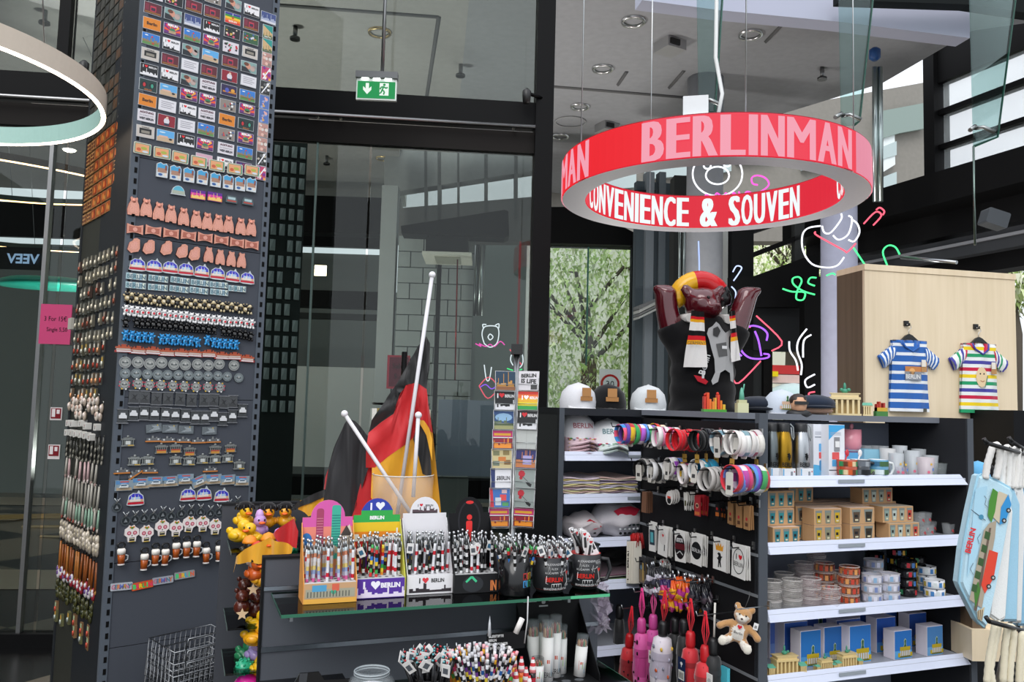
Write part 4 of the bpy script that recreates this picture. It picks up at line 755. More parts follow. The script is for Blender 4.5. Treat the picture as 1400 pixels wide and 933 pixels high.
dm=MB().prism([(-.036,-.028),(-.02,-.032),(.02,-.032),(.036,-.028),(.034,-.004),(.03,.012),(.018,.022),(.012,.034),(.006,.022),(-.012,.024),(-.028,.012)],-.01,0,'c8d0d4','f').poly([(-.034,-.026),(.034,-.026),(.033,-.016),(-.033,-.016)],-.0104,'c01c30','f').poly([(-.032,-.015),(.032,-.015),(.03,-.004),(-.03,-.004)],-.0104,'d8b088','f').poly([(-.03,-.004),(.03,-.004),(.027,.01),(.012,.02),(-.012,.021),(-.026,.01)],-.0104,'3c3cc0','f').poly(rect(-.02,-.006,.018,.006),-.0108,'a8c8e8','f'); skyl(dm,-.026,.02,-.014,.026,'e8dcd0',-.0111,7,'f'); dm=dm.mesh()
place(PF,'dome_magnet',dm,Z2([(655,425),(735,432),(812,438),(887,447),(963,457),(1038,468),(1110,480),(1180,490)]),'blue and red dome shaped magnet in the full upper row','dome magnets, upper row')
place(PF,'dome_magnet',dm,Z2([(647,775),(897,755),(973,752),(1058,760)],0,460),'blue and red dome shaped magnet low on the column','dome magnets, lower row')
lt=MB().box(-.044,.044,-.006,0,-.015,.015,'7a8890','f'); 
for i,c in enumerate(['b8d8dc','e4e8e4','98c4cc','dce4dc','b8d4e4','d8e0d0']): lt.poly(rect(-.042+.014*i,-.013,-.03+.014*i,.013),-.0064,c,'f')
lt.text('BERLIN',0,-.009,.018,-.0068,'5a7884','c',.04,1,mat='f',maxw=.08); lt=lt.mesh()
place(PF,'letter_magnet',lt,Z2([(650,485),(756,495),(860,503),(955,515),(1045,525),(1133,543)]),'pale blue lettered strip magnet, upper row,','letter magnets, upper row'); place(PF,'letter_magnet',lt,Z2([(648,527),(754,537),(855,545),(950,552),(1047,560)]),'pale blue lettered strip magnet, lower row,','letter magnets, lower row')
def fig(c1,c2,c3=None,mat='g'):
    m=MB(); m.ell((0,-.012,-.004),(.011,.009,.014),c1,mat,8,5).ell((0,-.014,.014),(.009,.008,.009),c2,mat,8,5)
    for s in(-1,1): m.ell((s*.0075,-.012,.022),(.0035,.003,.0035),c1,mat,5,3); m.tube([(s*.008,-.012,.004),(s*.017,-.012,.012)],[.0045,.004],c1,mat,5); m.tube([(s*.006,-.012,-.014),(s*.009,-.014,-.024)],[.006,.005],c2,mat,5)
    if c3: m.poly(circ(0,-.002,.006,6),-.0222,c3,'f')
    m.box(-.004,.004,-.006,0,-.008,.01,'333','s'); return m.mesh()
gb=line(*Z2([(605,585)])[0],*Z2([(1190,642)])[0],28); place(PF,'gold_bear_figure',[fig('c8b48a','16140f','e8dcc0'),fig('1c1a16','d4c49c')],gb,'little gold and black bear figure magnet','gold and black bear figures')
place(PF,'white_bear_figure',fig('dcdcdc','ececec','d02838'),line(*Z2([(600,645)])[0],*Z2([(1200,712)])[0],24),'little white bear figure magnet','white bear figures')
place(PF,'black_bear_figure',fig('101012','0a0a0c','444'),[Z2([(598,703)])[0]]+line(*Z2([(650,706)])[0],*Z2([(1020,738)])[0],15)+line(*Z2([(1065,745)])[0],*Z2([(1195,768)])[0],6),'little black bear figure magnet','black bear figures')
place(PF,'blue_bear_figure',fig('3aa0dc','2a8ccc','1a4a7a'),line(*Z2([(598,768)])[0],*Z2([(720,780)])[0],5)+line(*Z2([(770,785)])[0],*Z2([(910,795)])[0],6)+Z2([(940,800,.2),(988,790,-.1)])+line(*Z2([(1020,803)])[0],*Z2([(1125,812)])[0],5),'little blue bear figure magnet','blue bear figures')
def gatep(c='8a8e8c',roof=None,flag=0,s=1.0):
    m=MB(); m.box(-.028,.028,-.008,0,-.022,-.016,c,'pe'); 
    for i in range(6): m.box(-.024+i*.0088,-.020+i*.0088,-.008,-.001,-.016,.006,c,'pe')
    m.box(-.028,.028,-.009,0,.006,.013,c,'pe').box(-.018,.018,-.009,0,.013,.017,roof or c,'pe').ell((0,-.005,.021),(.007,.004,.006),c,'pe',6,4).box(-.024,.024,-.003,0,-.016,.006,'5a5e5c' if not roof else 'b0584a','pe')
    if flag: m.poly(rect(-.02,-.02,.02,-.008),-.0095,'c89040','f').poly(rect(-.02,-.01,.02,-.004),-.0097,'b04a38','f')
    else: m.poly(rect(-.01,-.014,.01,.002),-.0095,'c8ccc8','f').poly(rect(.0,-.02,.024,-.015),-.0095,'c0a050','f')
    return m.mesh()
rg=MB().box(-.037,.037,-.01,0,-.018,-.008,'a02c28','f').box(-.03,.03,-.009,0,-.008,.0,'c8b8ac','f').box(-.034,.034,-.01,0,.0,.008,'b0502c','f').box(-.01,.01,-.01,0,.008,.018,'a8401c','f').box(-.022,-.016,-.01,0,.008,.014,'b04828','f').box(.016,.022,-.01,0,.008,.014,'b04828','f').poly(rect(-.03,-.016,.03,-.01),-.0105,'d8d0d0','f').mesh()
place(PF,'red_gate_magnet',rg,Z2([(590,828),(660,836),(730,838),(797,846),(866,848),(930,850),(997,852),(1060,862),(1120,864),(1180,876)]),'red and white gate shaped magnet','red gate magnets')
def coin(r,style):
    m=MB(); m.prism(circ(0,0,r,18),-.006,0,'9a9c9a' if style!=1 else '7d8688','pe','5a5c5c'); m.poly(circ(0,0,r*.8,16),-.0064,'6f7474','pe').poly(circ(0,0,r*.72,16),-.0066,'a6a8a4' if style!=1 else '8d9698','pe'); m.poly(rect(-r*.5,-r*.15,r*.5,r*.12),-.007,'5f6464','pe').poly([(-r*.2,.0),(r*.2,0),(0,r*.45)],-.0072,'c8c8c4','pe')
    if style==2:
        for i in range(8): a=i*PI/4+.3; m.poly(circ(r*1.0*cos(a),r*1.0*sin(a),r*.17,6),-.008,['c83848','e0b830','eee','b04860'][i%4],'f')
    return m.mesh()
place(PF,'round_medal',[coin(.026,0),coin(.026,0)],Z2([(597,125),(658,125),(715,132),(771,127),(830,135),(885,137),(943,135),(995,140),(1047,133),(1117,140)],0,460),'round silver relief magnet in the top row of discs','round silver magnets, top row')
place(PF,'round_medal',coin(.023,1),Z2([(597,178),(650,178),(703,182),(753,184),(800,185),(850,186),(900,188),(946,188),(993,190),(1040,190),(1085,193),(1140,199)],0,460),'round silver relief magnet in the middle row of discs','round silver magnets, middle row')
place(PF,'round_medal',coin(.022,2),Z2([(593,230),(658,227),(713,232),(768,234),(825,237),(880,240),(935,243),(992,243),(1050,245)],0,460),'round silver magnet rimmed with coloured dots','round silver magnets with coloured dots')
pq=MB().box(-.022,.022,-.006,0,-.03,.03,'5c5e60','pe').box(-.025,.025,-.009,0,.026,.03,'84868a','pe').box(-.025,.025,-.009,0,-.031,-.027,'84868a','pe').poly([(-.012,-.012),(-.002,.0),(-.01,.014),(.004,.006),(.014,.012),(.006,-.002),(.01,-.016),(.0,-.008)],-.0066,'26282a','f').poly(rect(-.018,-.024,.018,-.012),-.0064,'3a3c3e','f').mesh()
place(PF,'plaque_magnet',pq,Z2([(640,290),(690,292),(747,298),(802,298),(860,300),(915,305),(975,305),(1020,305),(1068,315),(1112,312)],0,460),'upright pewter plaque with dark figure','pewter figure plaques')
pc=MB().box(-.021,.021,-.006,0,-.03,.03,'55585a','pe').box(-.025,.025,-.009,0,.028,.031,'8a8c90','pe').box(-.025,.025,-.009,0,-.033,-.029,'8a8c90','pe').prism([(-.016,-.01),(.016,-.01),(.016,.002),(.01,.006),(.008,.014),(-.008,.014),(-.01,.006),(-.016,.002)],-.012,-.006,'d8dadc','f').poly(rect(-.012,-.016,.012,-.012),-.0066,'222','f').mesh()
place(PF,'plaque_magnet',pc,Z2([(585,382),(637,370),(688,367),(738,370),(790,372),(836,376),(886,380),(933,388),(978,388),(1022,375),(1065,395),(1110,382),(1158,355)],0,460),'upright pewter plaque with white car','pewter car plaques')
pl_=MB().box(-.034,.034,-.006,0,-.018,.018,'7c8488','pe').poly([(-.026,-.012),(.0,.002),(-.01,.012),(.02,.01),(.026,-.008)],-.0064,'a8b0b4','pe').poly(circ(.016,.012,.003,6),-.0068,'d8b838','f').mesh()
place(PF,'pewter_magnet',pl_,Z2([(735,440,.1),(812,442),(888,447),(1000,452)],0,460),'wide pewter relief magnet','wide pewter magnets')
place(PF,'gate_magnet',gatep(),Z2([(610,503)],0,460),'single small pewter gate magnet at the left of its row','small pewter gate')
ol=MB().box(-.034,.034,-.006,0,-.012,-.006,'c07838','f').box(-.03,.03,-.006,0,-.006,.006,'7d8082','pe').box(-.008,.0,-.006,0,.006,.016,'9a9c9c','pe').box(.01,.016,-.006,0,.006,.01,'9a9c9c','pe').poly(circ(-.018,0,.004,6),-.0066,'d8dcdc','f').poly(circ(.02,0,.004,6),-.0066,'d8dcdc','f').mesh()
place(PF,'skyline_magnet',ol,Z2([(733,493),(802,495),(877,497),(948,500),(1020,497)],0,460),'grey skyline magnet on orange base','grey skyline magnets, upper row'); place(PF,'gate_magnet',gatep('8f9290',None,1),Z2([(770,538),(838,535),(905,549),(1027,540),(1100,533)],0,460),'pewter gate magnet with orange and red band','pewter gates with orange band')
place(PF,'gate_magnet',gatep('9a9e9c'),Z2([(642,595),(705,592),(838,592),(903,595),(967,587),(1027,586),(1087,582),(1142,615)],0,460),'plain silver gate magnet','plain silver gates'); place(PF,'skyline_magnet',ol,Z2([(582,645),(642,658,.6),(717,643),(1005,637)],0,460),'grey skyline magnet in the lower sparse row','grey skyline magnets, lower row')
sq=MB().box(-.036,.036,-.008,0,-.022,.024,'8a9aa4','f').poly(rect(-.034,.006,.02,.022),-.0084,'5a8ab8','f').poly(rect(-.03,-.02,.032,-.008),-.0084,'b8a488','f').prism([(-.02,-.008),(.016,-.008),(.018,.002),(.008,.008),(-.01,.008)],-.016,-.008,'d4d8d8','f').poly(rect(-.014,.0,.01,.006),-.0164,'506a80','f').poly(rect(-.016,.014,.02,.02),-.0088,'c06058','f').mesh()
place(PF,'car_magnet',sq,Z2([(590,715),(672,705),(743,698),(813,695),(885,685),(952,695,.35),(1020,685),(1088,688),(1155,692)],0,460),'blue grey relief magnet with white car','blue relief car magnets')
kr=MB().prism(circ(0,-.014,.021,16),-.006,0,'5f666a','pe').poly(circ(0,-.014,.015,12),-.0064,'3a4044','pe').poly([(-.008,-.02),(.008,-.02),(0,-.004)],-.0068,'9aa0a4','pe').tube([(-.012,-.008,.026),(0,-.008,.008),(.012,-.008,.026)],.0028,'b4b8b8','me',5).tube([(-.006,-.01,.004),(.006,-.01,.014),(.0,-.012,.02)],.002,'ddd','me',5).mesh()
place(PF,'medal_keyring',kr,Z2([(558,803),(600,868),(645,862),(688,857),(732,852),(778,840),(818,848),(867,835),(912,830),(958,828),(1005,835),(1047,828),(1095,805),(1135,790)],0,460),'round pewter medal keyring','pewter medal keyrings',cat='keyring')
sk=[('skull',MB().prism([(-.016,-.034),(.016,-.034),(.018,-.014),(.03,-.004),(.028,.02),(.014,.03),(.01,.038),(0,.032),(-.01,.038),(-.014,.03),(-.028,.02),(-.03,-.004),(-.018,-.014)],-.012,0,'ece4e0','g').mesh(),None)]
skp=MB()
for s in(-1,1): skp.poly(circ(s*.012,.004,.009,10),-.0125,'b8405a','f').poly(circ(s*.012,.004,.005,8),-.013,'e8b0b8','f').poly(circ(s*.006,.029,.005,6),-.0125,'d88a30','f')
skp.poly(circ(0,.026,.006,6),-.0128,'6a8a3a','f').poly(rect(-.011,-.03,.011,-.016),-.0125,'1c1c1c','f').poly(rect(-.009,-.022,.009,-.019),-.013,'e8e0c0','f').poly([(-.003,-.01),(.003,-.01),(0,-.002)],-.0125,'222','f').poly(rect(-.012,-.034,.012,-.031),-.013,'d8b840','f'); sk.append(('painted_face',skp.mesh(),None))
place(PF,'skull_magnet',sk,Z2([(628,220),(698,220),(773,192),(840,195),(903,175,-.15),(967,173),(1027,187)],0,667),'white painted skull magnet with flowers','painted skull magnets')
bm=[('opener_ring',MB().tube([(.015*cos(a*PI/6),-.012,.042+.012*sin(a*PI/6)) for a in range(12)],.004,'111','g',6,closed=True).mesh(),None),
 ('beer',MB().lathe([(.013,-.038),(.016,.006)],12,'a85018','g',0,-.018).mesh(),None),('foam',MB().lathe([(.017,.004),(.018,.022),(.014,.028)],12,'f4efe6','s',0,-.018).mesh(),None),('mug_foot',MB().lathe([(.015,-.043),(.014,-.037)],12,'d8d4d0','g',0,-.018).mesh(),None),('handle',MB().tube([(.015,-.02,.0),(.026,-.02,-.004),(.026,-.02,-.02),(.014,-.02,-.028)],.003,'c8d0d4','g',5).mesh(),None)]
place(PF,'beer_mug_keyring',bm,Z2([(575,320),(685,345),(738,322),(785,322),(837,292),(887,287),(935,284),(980,315),(1042,305)],0,667),'small beer mug keyring with black ring','beer mug keyrings',cat='keyring')
def plate(bgc,cs,t):
    m=MB().box(-.045,.045,-.006,0,-.016,.016,bgc,'f',.004)
    for i,ch in enumerate(t): m.text(ch,-.033+i*.066/(len(t)-1),-.009,.019,-.0064,cs[i%len(cs)],'c',.05,.9,mat='f')
    return m.mesh()
place(PF,'name_plate_magnet',[plate('b8bcc4',['c87890','5a88a0','e08850','6a78c0','c8a040'],'GERMANY')],Z2([(580,473,-.02)],0,667),'pale grey lettered plate magnet, leftmost of the bottom four','plate magnet'); place(PF,'name_plate_magnet',plate('d85a30',['3ad878','e8406a','f0d030','30c060'],'BERLIN'),Z2([(680,467,.1)],0,667),'orange lettered plate magnet, second of the bottom four','plate magnet')
place(PF,'name_plate_magnet',plate('a8aeb8',['c87890','5a88a0','d88050','6a78c0'],'GERMANY'),Z2([(778,443,.06)],0,667),'pale grey lettered plate magnet, third of the bottom four','plate magnet'); place(PF,'name_plate_magnet',plate('9a9ca0',['48d880','e86a48','f0c838','38b8d8'],'BERLIN'),Z2([(882,417,.08)],0,667),'grey plate magnet with neon letters, rightmost of the bottom four','plate magnet')
# ---- left face
R=random.Random(5)
def pk2(c,edge='8a8a80',w=.074,h=.054):
    m=MB().box(-w/2,w/2,-.006,0,-h/2,h/2,edge,'f').poly(rect(-w/2+.003,-h/2+.003,w/2-.003,h/2-.003),-.0064,c,'f'); 
    m.poly([(-w/2+.006,-h/2+.006),(-w/2+.02,-h/2+.006),(w/2-.006,h/2-.006),(w/2-.014,h/2-.006)],-.0068,'6a6a62' if c!='8a3c18' else 'd88a40','f'); return m.mesh()
dk=[pk2(c,'4c4c46') for c in ('34332e','2a2a28','3e3c36','45423a','5a3a20')]
orr=[pk2(c,'b88a58') for c in ('8a3c18','a04a1c','7a2c14')]
def orm(k):
    m=MB().box(-.037,.037,-.006,0,-.027,.027,'a0784c','f').poly(rect(-.034,-.024,.034,.024),-.0064,['8a2c14','a04418','5a2010'][k],'f')
    if k==2:
        for a,b in(((-.03,0),(.03,0)),((0,-.02),(0,.02)),((-.03,-.02),(.03,-.02)),((-.03,.02),(.03,.02))): m.strip([a,b],-.0068,.004,'d8a868','f')
    else: m.poly(circ(-.008,.0,.014,8,.018),-.0068,'d8843c','f').poly(circ(.018,-.008,.01,8,.012),-.0069,'c8a058' if k else 'b8401c','f')
    return m.mesh()
orr=[orm(0),orm(1),orm(2)]
zl=3.75; r_=0
while zl>2.9:
    for c in range(8):
        x=-.86+.088*c
        if R.random()<.96: thing('photo_magnet',R.choice(dk),FM(PL,x,-.001,zl+R.uniform(-.002,.002)),f'dark packet magnet on the column side, {nth(r_)} row, {nth(c)} from left','magnet','dark packet magnets on the column side')
    zl-=.064; r_+=1
r_=0
while zl>2.42:
    for c in range(8):
        x=-.86+.086*c
        k=orr[2] if c<2 or c==6 and r_%2 else orr[(c+r_)%2]
        if c>6-r_*.5+2 and zl<2.75 or (c==7 and r_>3): continue
        thing('photo_magnet',k,FM(PL,x,-.001,zl),f'orange brown magnet on the column side, {nth(r_)} row, {nth(c)} from left','magnet','orange magnets on the column side')
    zl-=.064; r_+=1
def kc(c1,c2,c3,L=.05,kind=0):
    m=MB()
    if kind==0: m.box(-.016,.016,-.012,0,-.03,.03,c1,'f').poly(rect(-.012,.004,.012,.024),-.0124,c2,'f').ell((0,-.014,-.008),(.01,.006,.014),c3,'pe',6,4)
    elif kind==1: m.ell((0,-.014,-.004),(.017,.01,.024),c1,'g',7,5).tube([(-.006,-.01,.03),(.006,-.01,.03),(0,-.01,.016)],.002,c2,'me',4).ell((.004,-.02,.002),(.01,.006,.012),c3,'g',6,4)
    elif kind==2: m.tube([(0,-.012,.03),(0,-.013,-L)],[.005,.008],c1,'g',5).tube([(-.006,-.01,.034),(.006,-.01,.034)],.004,c2,'me',4).ell((0,-.014,-L),(.01,.005,.014),c3,'g',6,4)
    return m.mesh()
def rows(y0,y1,nr,nc,meshes,name,desc,grp,x0=-.86,x1=-.2,prob=.95,cat='keyring',dx=None):
    za=PL.loc(120,y0)[1]; zb=PL.loc(120,y1)[1]
    for r in range(nr):
        z=za+(zb-za)*(r/(nr-1) if nr>1 else 0)
        for c in range(nc):
            if R.random()>prob: continue
            x=x0+(x1-x0)*c/(nc-1)
            thing(name,R.choice(meshes),FM(PL,x+R.uniform(-.008,.008),-.002,z+R.uniform(-.006,.006))@RY(R.uniform(-.12,.12)),f'{desc}, column side, {nth(r)} row of block, {nth(c)} from left',cat,grp)
rows(362,462,6,10,[kc('6a665a','a8a090','c8c0a8'),kc('57564e','8a8474','dcd4c0'),kc('4a3a34','b09a88','9a5a48')],'packed_keyring','silver keyring on grey backing card','carded keyrings, upper block')
rows(478,540,4,8,[kc('5a5648','c8a030','d8d8c8'),kc('4c4a44','e0d8c8','a84838'),kc('6a5a4a','c8c0b0','e8a878')],'packed_keyring','dotted carded keyring','carded keyrings, lower block',x1=-.33)
rows(547,568,3,9,[kc('e8dcd0','f4f0ec','c8a898',kind=1),kc('b8a898','e8e8e0','f0e0d8',kind=1)],'silver_charm','shiny silver charm','silver charms',x1=-.28,prob=.85)
def whb(): return MB().box(-.022,.022,-.03,0,-.016,.016,'dcdad4','p',.003).poly([(-.006,-.01),(.002,.0),(-.002,.008),(.008,.004),(.006,-.01)],-.0304,'2a2a2a','f').poly(circ(.01,.004,.003,6),-.0306,'c03030','f').mesh()
rows(581,596,2,7,[whb()],'white_cube','white cube with figure print','white cube boxes',x0=-.84,x1=-.32,prob=.8,cat='small box')
rows(604,622,3,11,[kc('3c3c38','77756a','8e8c80',.02,2),kc('4a4a46','66655c','a09c90',.02,2)],'dark_charm','dark metal charm on a chain','dark chain charms',x1=-.22)
rows(640,640,1,9,[kc('a8a49a','d8d4cc','b89a94',.06,2),kc('c8a8a8','e8e4e0','e8d8d4',.06,2)],'hanging_pendant','long shiny pendant, upper row','long pendants, upper row',x1=-.3,prob=.8)
rows(668,668,1,12,[kc('b4b0a6','cfcac0','8e8a80',.08,2),kc('8e8a80','d8d4ca','a89a94',.08,2)],'hanging_pendant','long silver pendant, middle row','long pendants, middle row',x1=-.24)
rows(700,700,1,13,[kc('a8a498','cfcac0','b05a50',.06,2),kc('90b09a','d8d4ca','d8d0c8',.06,2)],'hanging_pendant','long silver pendant, lower row','long pendants, lower row',x1=-.22)
rows(730,745,3,13,[kc('c8bca8','8e8474','e8dccc',kind=1),kc('9a9084','c8b8a0','b8aC94',kind=1)],'small_bell','little gold and silver bell charm','bell charms',x1=-.2)
rows(768,768,1,14,[kc('a8682c','4a2a1a','b87a34',.1,2),kc('8a4a1c','2a1a14','c08a48',.1,2)],'wooden_pendant','long brown and gold pendant','brown pendants',x1=-.2,prob=1)
rows(800,806,2,11,[kc('9a2a38','e0d8d8','d8d0d4',kind=1),kc('d8d0d4','9a3040','6a4a8a',kind=1)],'red_charm','small red and white charm','red and white charms',x1=-.22)
rows(822,838,3,10,[kc('4a4a24','8a7a30','2a3018',kind=1),kc('38381c','a89030','4a4a28',kind=1)],'olive_charm','small olive and gold charm','olive charms',x1=-.24)
rows(862,876,2,6,[kc('8a6a4a','b8c8a0','c85a48'),kc('6a6a48','d8a848','b8c0b8')],'packed_keyring','colourful carded keyring near the floor','lowest carded keyrings',x0=-.88,x1=-.28,prob=.8)
# plastic tag on the column edge, wire baskets at the foot
s,z=PL.loc(101,443); thing('door_buffer',MB().box(-.07,-.0,-.02,.02,-.03,.03,'b8b4aa','s'),FM(PL,-.93,0,z),'small beige block sticking out from the column edge beside the pink card','buffer')
c=HZ(235,960,.75)
for k in range(3):
    m=MB(); w,d,h=.3,.2,.16; t=.0022
    for zz_ in (0,h*.5,h): m.tube([(-w/2,-d/2,zz_),(w/2,-d/2,zz_),(w/2,d/2,zz_),(-w/2,d/2,zz_)],t*1.3,'8a8d90','me',4,closed=True)
    for i in range(13): x=-w/2+w*i/12; m.tube([(x,-d/2,h),(x,-d/2,0),(x,d/2,0),(x,d/2,h)],t,'77797c','me',4)
    for i in range(8): y=-d/2+d*i/7; m.tube([(-w/2,y,h),(-w/2,y,0),(w/2,y,0),(w/2,y,h)],t,'77797c','me',4)
    hd=MB().tube([(-.1,-d/2,h),(-.1,-d/2-.01,h+.05),(.1,-d/2-.01,h+.05),(.1,-d/2,h)],t*1.5,'8a8d90','me',5)
    p_=PF.p(.3,-.15,.235+k*.05); thing('wire_basket',[('wire_frame',m),('handle',hd)],TR(p_)@RZ(PF.rz+.25)@RX(.12),['dark wire shopping basket, lowest of the stack at the column foot','dark wire shopping basket, middle of the stack at the column foot','dark wire shopping basket, topmost of the stack at the column foot'][k],'basket','stacked wire baskets')
bs=MB().box(-.18,.18,-.13,.13,0,.20,'1a1b1d','pt').box(-.2,.2,-.15,.15,.20,.215,'2a2c2e','pt'); thing('basket_stand',bs,TR(PF.p(.3,-.2,0))@RZ(PF.rz+.0),'dark stand under the wire baskets at the column foot','stand')
# ================================================================ shelf unit with slat side, and the cap shelf beside it
TOP=1.545; K='26272a'; KF='50555c'
def lz(fr,pts,off=0): 
    v=[fr.loc(x,y,off)[1] for x,y in pts]; return sum(v)/len(v)
ZS=[lz(G,[(1057,652),(1307,648.6)]),lz(G,[(1053.7,744),(1307,730.4)]),lz(G,[(1045.7,837.9),(1308.6,812.7)]),lz(G,[(1042.9,925.6),(1308.6,895.6)]),.42]
GWd=1.012; GD=.4
def shelf(x0,x1,z,dep,lab=None):
    b=MB().box(x0,x1,.0,dep,z-.034,z-.014,'a4a8b2','s'); l=MB().add([(x0,-.012,z-.038),(x1,-.012,z-.038),(x1-.02,.008,z),(x0+.004,.008,z),(x0,.004,z-.038),(x1,.004,z-.038)],[(0,1,2,3),(0,4,5,1),(3,2,5,4),(0,3,4),(1,5,2)],'d2d8ea','g')
    t=MB().box(x0+.3,x0+.42,-.0105,-.0075,z-.026,z-.014,'98a0a8','s')
    return ('shelf_board',b,[('price_rail',l),('rail_clip',t)])
sg=[('back_panel',MB().box(.035,GWd-.0,GD-.02,GD,0,TOP-.03,'7a808e','pt')),('end_panel',MB().box(GWd-.035,GWd,0,GD,0,TOP,'2a2b2e','pt')),
 ('end_post',MB().box(0,.036,-.003,.02,0,TOP,KF,'pt')),('end_post',MB().box(GWd-.028,GWd+.002,-.003,.02,0,TOP,KF,'pt')),
 ('top_board',MB().box(0,GWd,.12,.795,TOP-.022,TOP,'70747c','pt')),('base_plinth',MB().box(.036,GWd-.035,.03,GD-.02,0,.12,'1a1a1c','pt'))]
for z in ZS: sg.append(shelf(.04,GWd-.04,z,GD-.02))
sg.append(('rear_panel',MB().box(.0,GWd,.775,.795,0,TOP-.03,'1e1f21','pt')))
# slatted side: rails found on the side panel
RL=[[(895.7,674.3),(1037,703.6)],[(877,715.7),(1035.7,759.3)],[(874,758),(1033,815.6)],[(944,834),(1033,870)],[(976,900),(1030,927)]]
ZR=[lz(EP,r) for r in RL]; relE=(fm(G)).inverted()@fm(EP); PW=.795
ed=sorted(ZR+[TOP-.03]+[ZR[0]+.17,ZR[0]+.34][:1]); prev=0
zs_=sorted([0]+[z for z in ZR]+[ZR[0]+(ZR[0]-ZR[1]),TOP-.031])
for a,b in zip(zs_,zs_[1:]): sg.append(('slat_panel',MB().box(-PW,-.002,0,.02,a+.004,b-.004,'1c1c1e','pt'),None,None,relE))
for z in ZR+[ZR[0]+(ZR[0]-ZR[1])]: sg.append(('slat_rail',MB().box(-PW,-.002,-.002,.012,z-.006,z+.004,'7c8084' if z<ZR[0]+.01 else '262628','s'),None,None,relE))
thing('shelf_unit',sg,fm(G),'dark shelf unit with white price rails, its slatted side hung with small goods','shelf unit')
# cap shelf unit
ZC=[lz(CU,[(772,617),(876,618.5)]),lz(CU,[(771,675.5),(876,675.5)]),lz(CU,[(815,735.6)]),lz(CU,[(820,794)]),.55]
cg=[('side_panel',MB().box(-.389,-.365,0,.4,0,TOP,'17181a','pt')),('end_post',MB().box(-.389,-.366,-.004,.02,0,TOP,KF,'pt')),('back_panel',MB().box(-.365,.6,.38,.4,0,TOP-.03,'7a808e','pt')),('top_board',MB().box(-.389,.6,.0,.4,TOP-.03,TOP,'2c2e33','pt')),('base_plinth',MB().box(-.365,.6,.03,.38,0,.12,'1a1a1c','pt'))]
for z in ZC: cg.append(shelf(-.362,.6,z,.38))
thing('cap_shelf',cg,fm(CU),'narrower dark shelf unit holding caps, folded cloth and bags beside the slatted side','shelf unit')
# ---------- helpers for placing goods by the place they stand
def onshelf(fr,px,z,dep): 
    a=fr.loc(px,700,dep)[0]; return FM(fr,a,dep,z)
S1=ZS[0]-.013; S2=ZS[1]-.013; S3=ZS[2]-.013; S4=ZS[3]-.013
# bottles
def bottle(c1,mat='me'):
    b=MB().lathe([(.036,0),(.039,.004),(.039,.15),(.036,.185),(.029,.212),(.028,.222)],20,c1,mat); t=MB().lathe([(.0275,.2),(.029,.205),(.029,.245),(.024,.254),(.0,.255)],18,'17181a','s'); s=MB().tube([(.02,-.022,.25),(.034,-.026,.235),(.036,-.028,.19),(.03,-.03,.175),(.024,-.03,.19),(.022,-.026,.235)],.003,'8f9698','k',5)
    p=MB().text('BERLIN',0,.055,.02,0,'1a1a1a','c',.02,1,maxw=.058,fn=lambda x,z:(0.0395*sin(x/.036),-0.0395*cos(x/.036),z)); 
    bear=[(0,0),(.004,.0),(.005,.008),(.01,.014),(.008,.02),(.012,.026),(.006,.024),(.004,.032),(-.001,.034),(-.004,.03),(-.009,.03),(-.005,.022),(-.009,.016),(-.004,.014),(-.004,.006)]
    p.add([(0.0395*sin(x/.036),-0.0395*cos(x/.036),z+.084) for x,z in bear],[tuple(range(len(bear)))[::-1]],'141414','p'); p.tube([(.037*sin(a),-.037*cos(a),.082+.04*cos(a*1.7)) for a in [-.9+.15*i for i in range(13)]],.0012,'202020','s',4)
    bx=MB().box(-.036,.036,-.04,.034,0,.048,'e4e6ea','p').poly(rect(.008,.01,.02,.034),-.0405,'8a9098').poly(rect(-.034,.002,-.028,.046),-.0405,'58a8d8').poly(rect(.026,.03,.032,.036),-.0405,'b02838')
    return [('body',b,[('print',p)]),('cap',t),('carry_loop',s),('card_base',bx)]
for px,c,l in [(1055,'6f7678','dark grey steel bottle half hidden at the left end of the top shelf'),(1071,'a8822c','gold steel bottle with black cap on the top shelf'),(1095,'b9bcc0','silver steel bottle with black cap on the top shelf')]:
    thing('steel_bottle',bottle(c),onshelf(G,px,S1,.05 if px>1060 else .07)@Matrix.Scale(.775,4),l,'bottle','steel bottles on the top shelf')
thing('steel_bottle',bottle('3e4448'),onshelf(G,1112,S1,.15)@Matrix.Scale(.775,4),'dark bottle standing behind the silver one beside the white boxes','bottle','steel bottles on the top shelf')
def tallbox(k):
    w=.037; m=MB().box(-w,w,0,.09,0,.262,'e2e4ea','p'); y=-.0006
    if k: m.poly([(-w,.26),(w,.26),(w,.25)]+[(w-2*w*i/8,.245-.06*(i/8)**1.6) for i in range(9)],y,'4aa6dc').box(-.012,.012,-.003,0,.13,.2,'8a8a8e','s').poly(rect(-.01,.15,.01,.18),-.004,'e8e8e8').poly(rrect(-.022,.09,.012,.125,.004),y,'d85a5a').poly(rrect(-.022,.055,.012,.088,.004),y,'58a8dc').poly(rect(-.036,.034,.036,.039),y,'555a62')
    else: m.poly([(-w,0)]+[(-w+2*w*i/8,.06*math.sqrt(1-(i/8)**2)) for i in range(9)],y,'5cb0dc').poly(rrect(-.012,.125,.014,.165,.004),y,'68aedd').poly(rrect(-.012,.09,.014,.122,.004),y,'d85a5a').poly(rrect(-.01,.03,.014,.082,.006),-.001,'4a8ab8').poly(rect(-.03,.195,.03,.2),y,'888f98')
    [m.poly(rect(-.03,.21+.006*i,.02,.212+.006*i),y-.0002,'a8acb8') for i in range(3)]; [m.poly(rect(-.01,.008+.006*i,.03,.01+.006*i),y-.0002,'a8acb8') for i in range(3)]
    return m
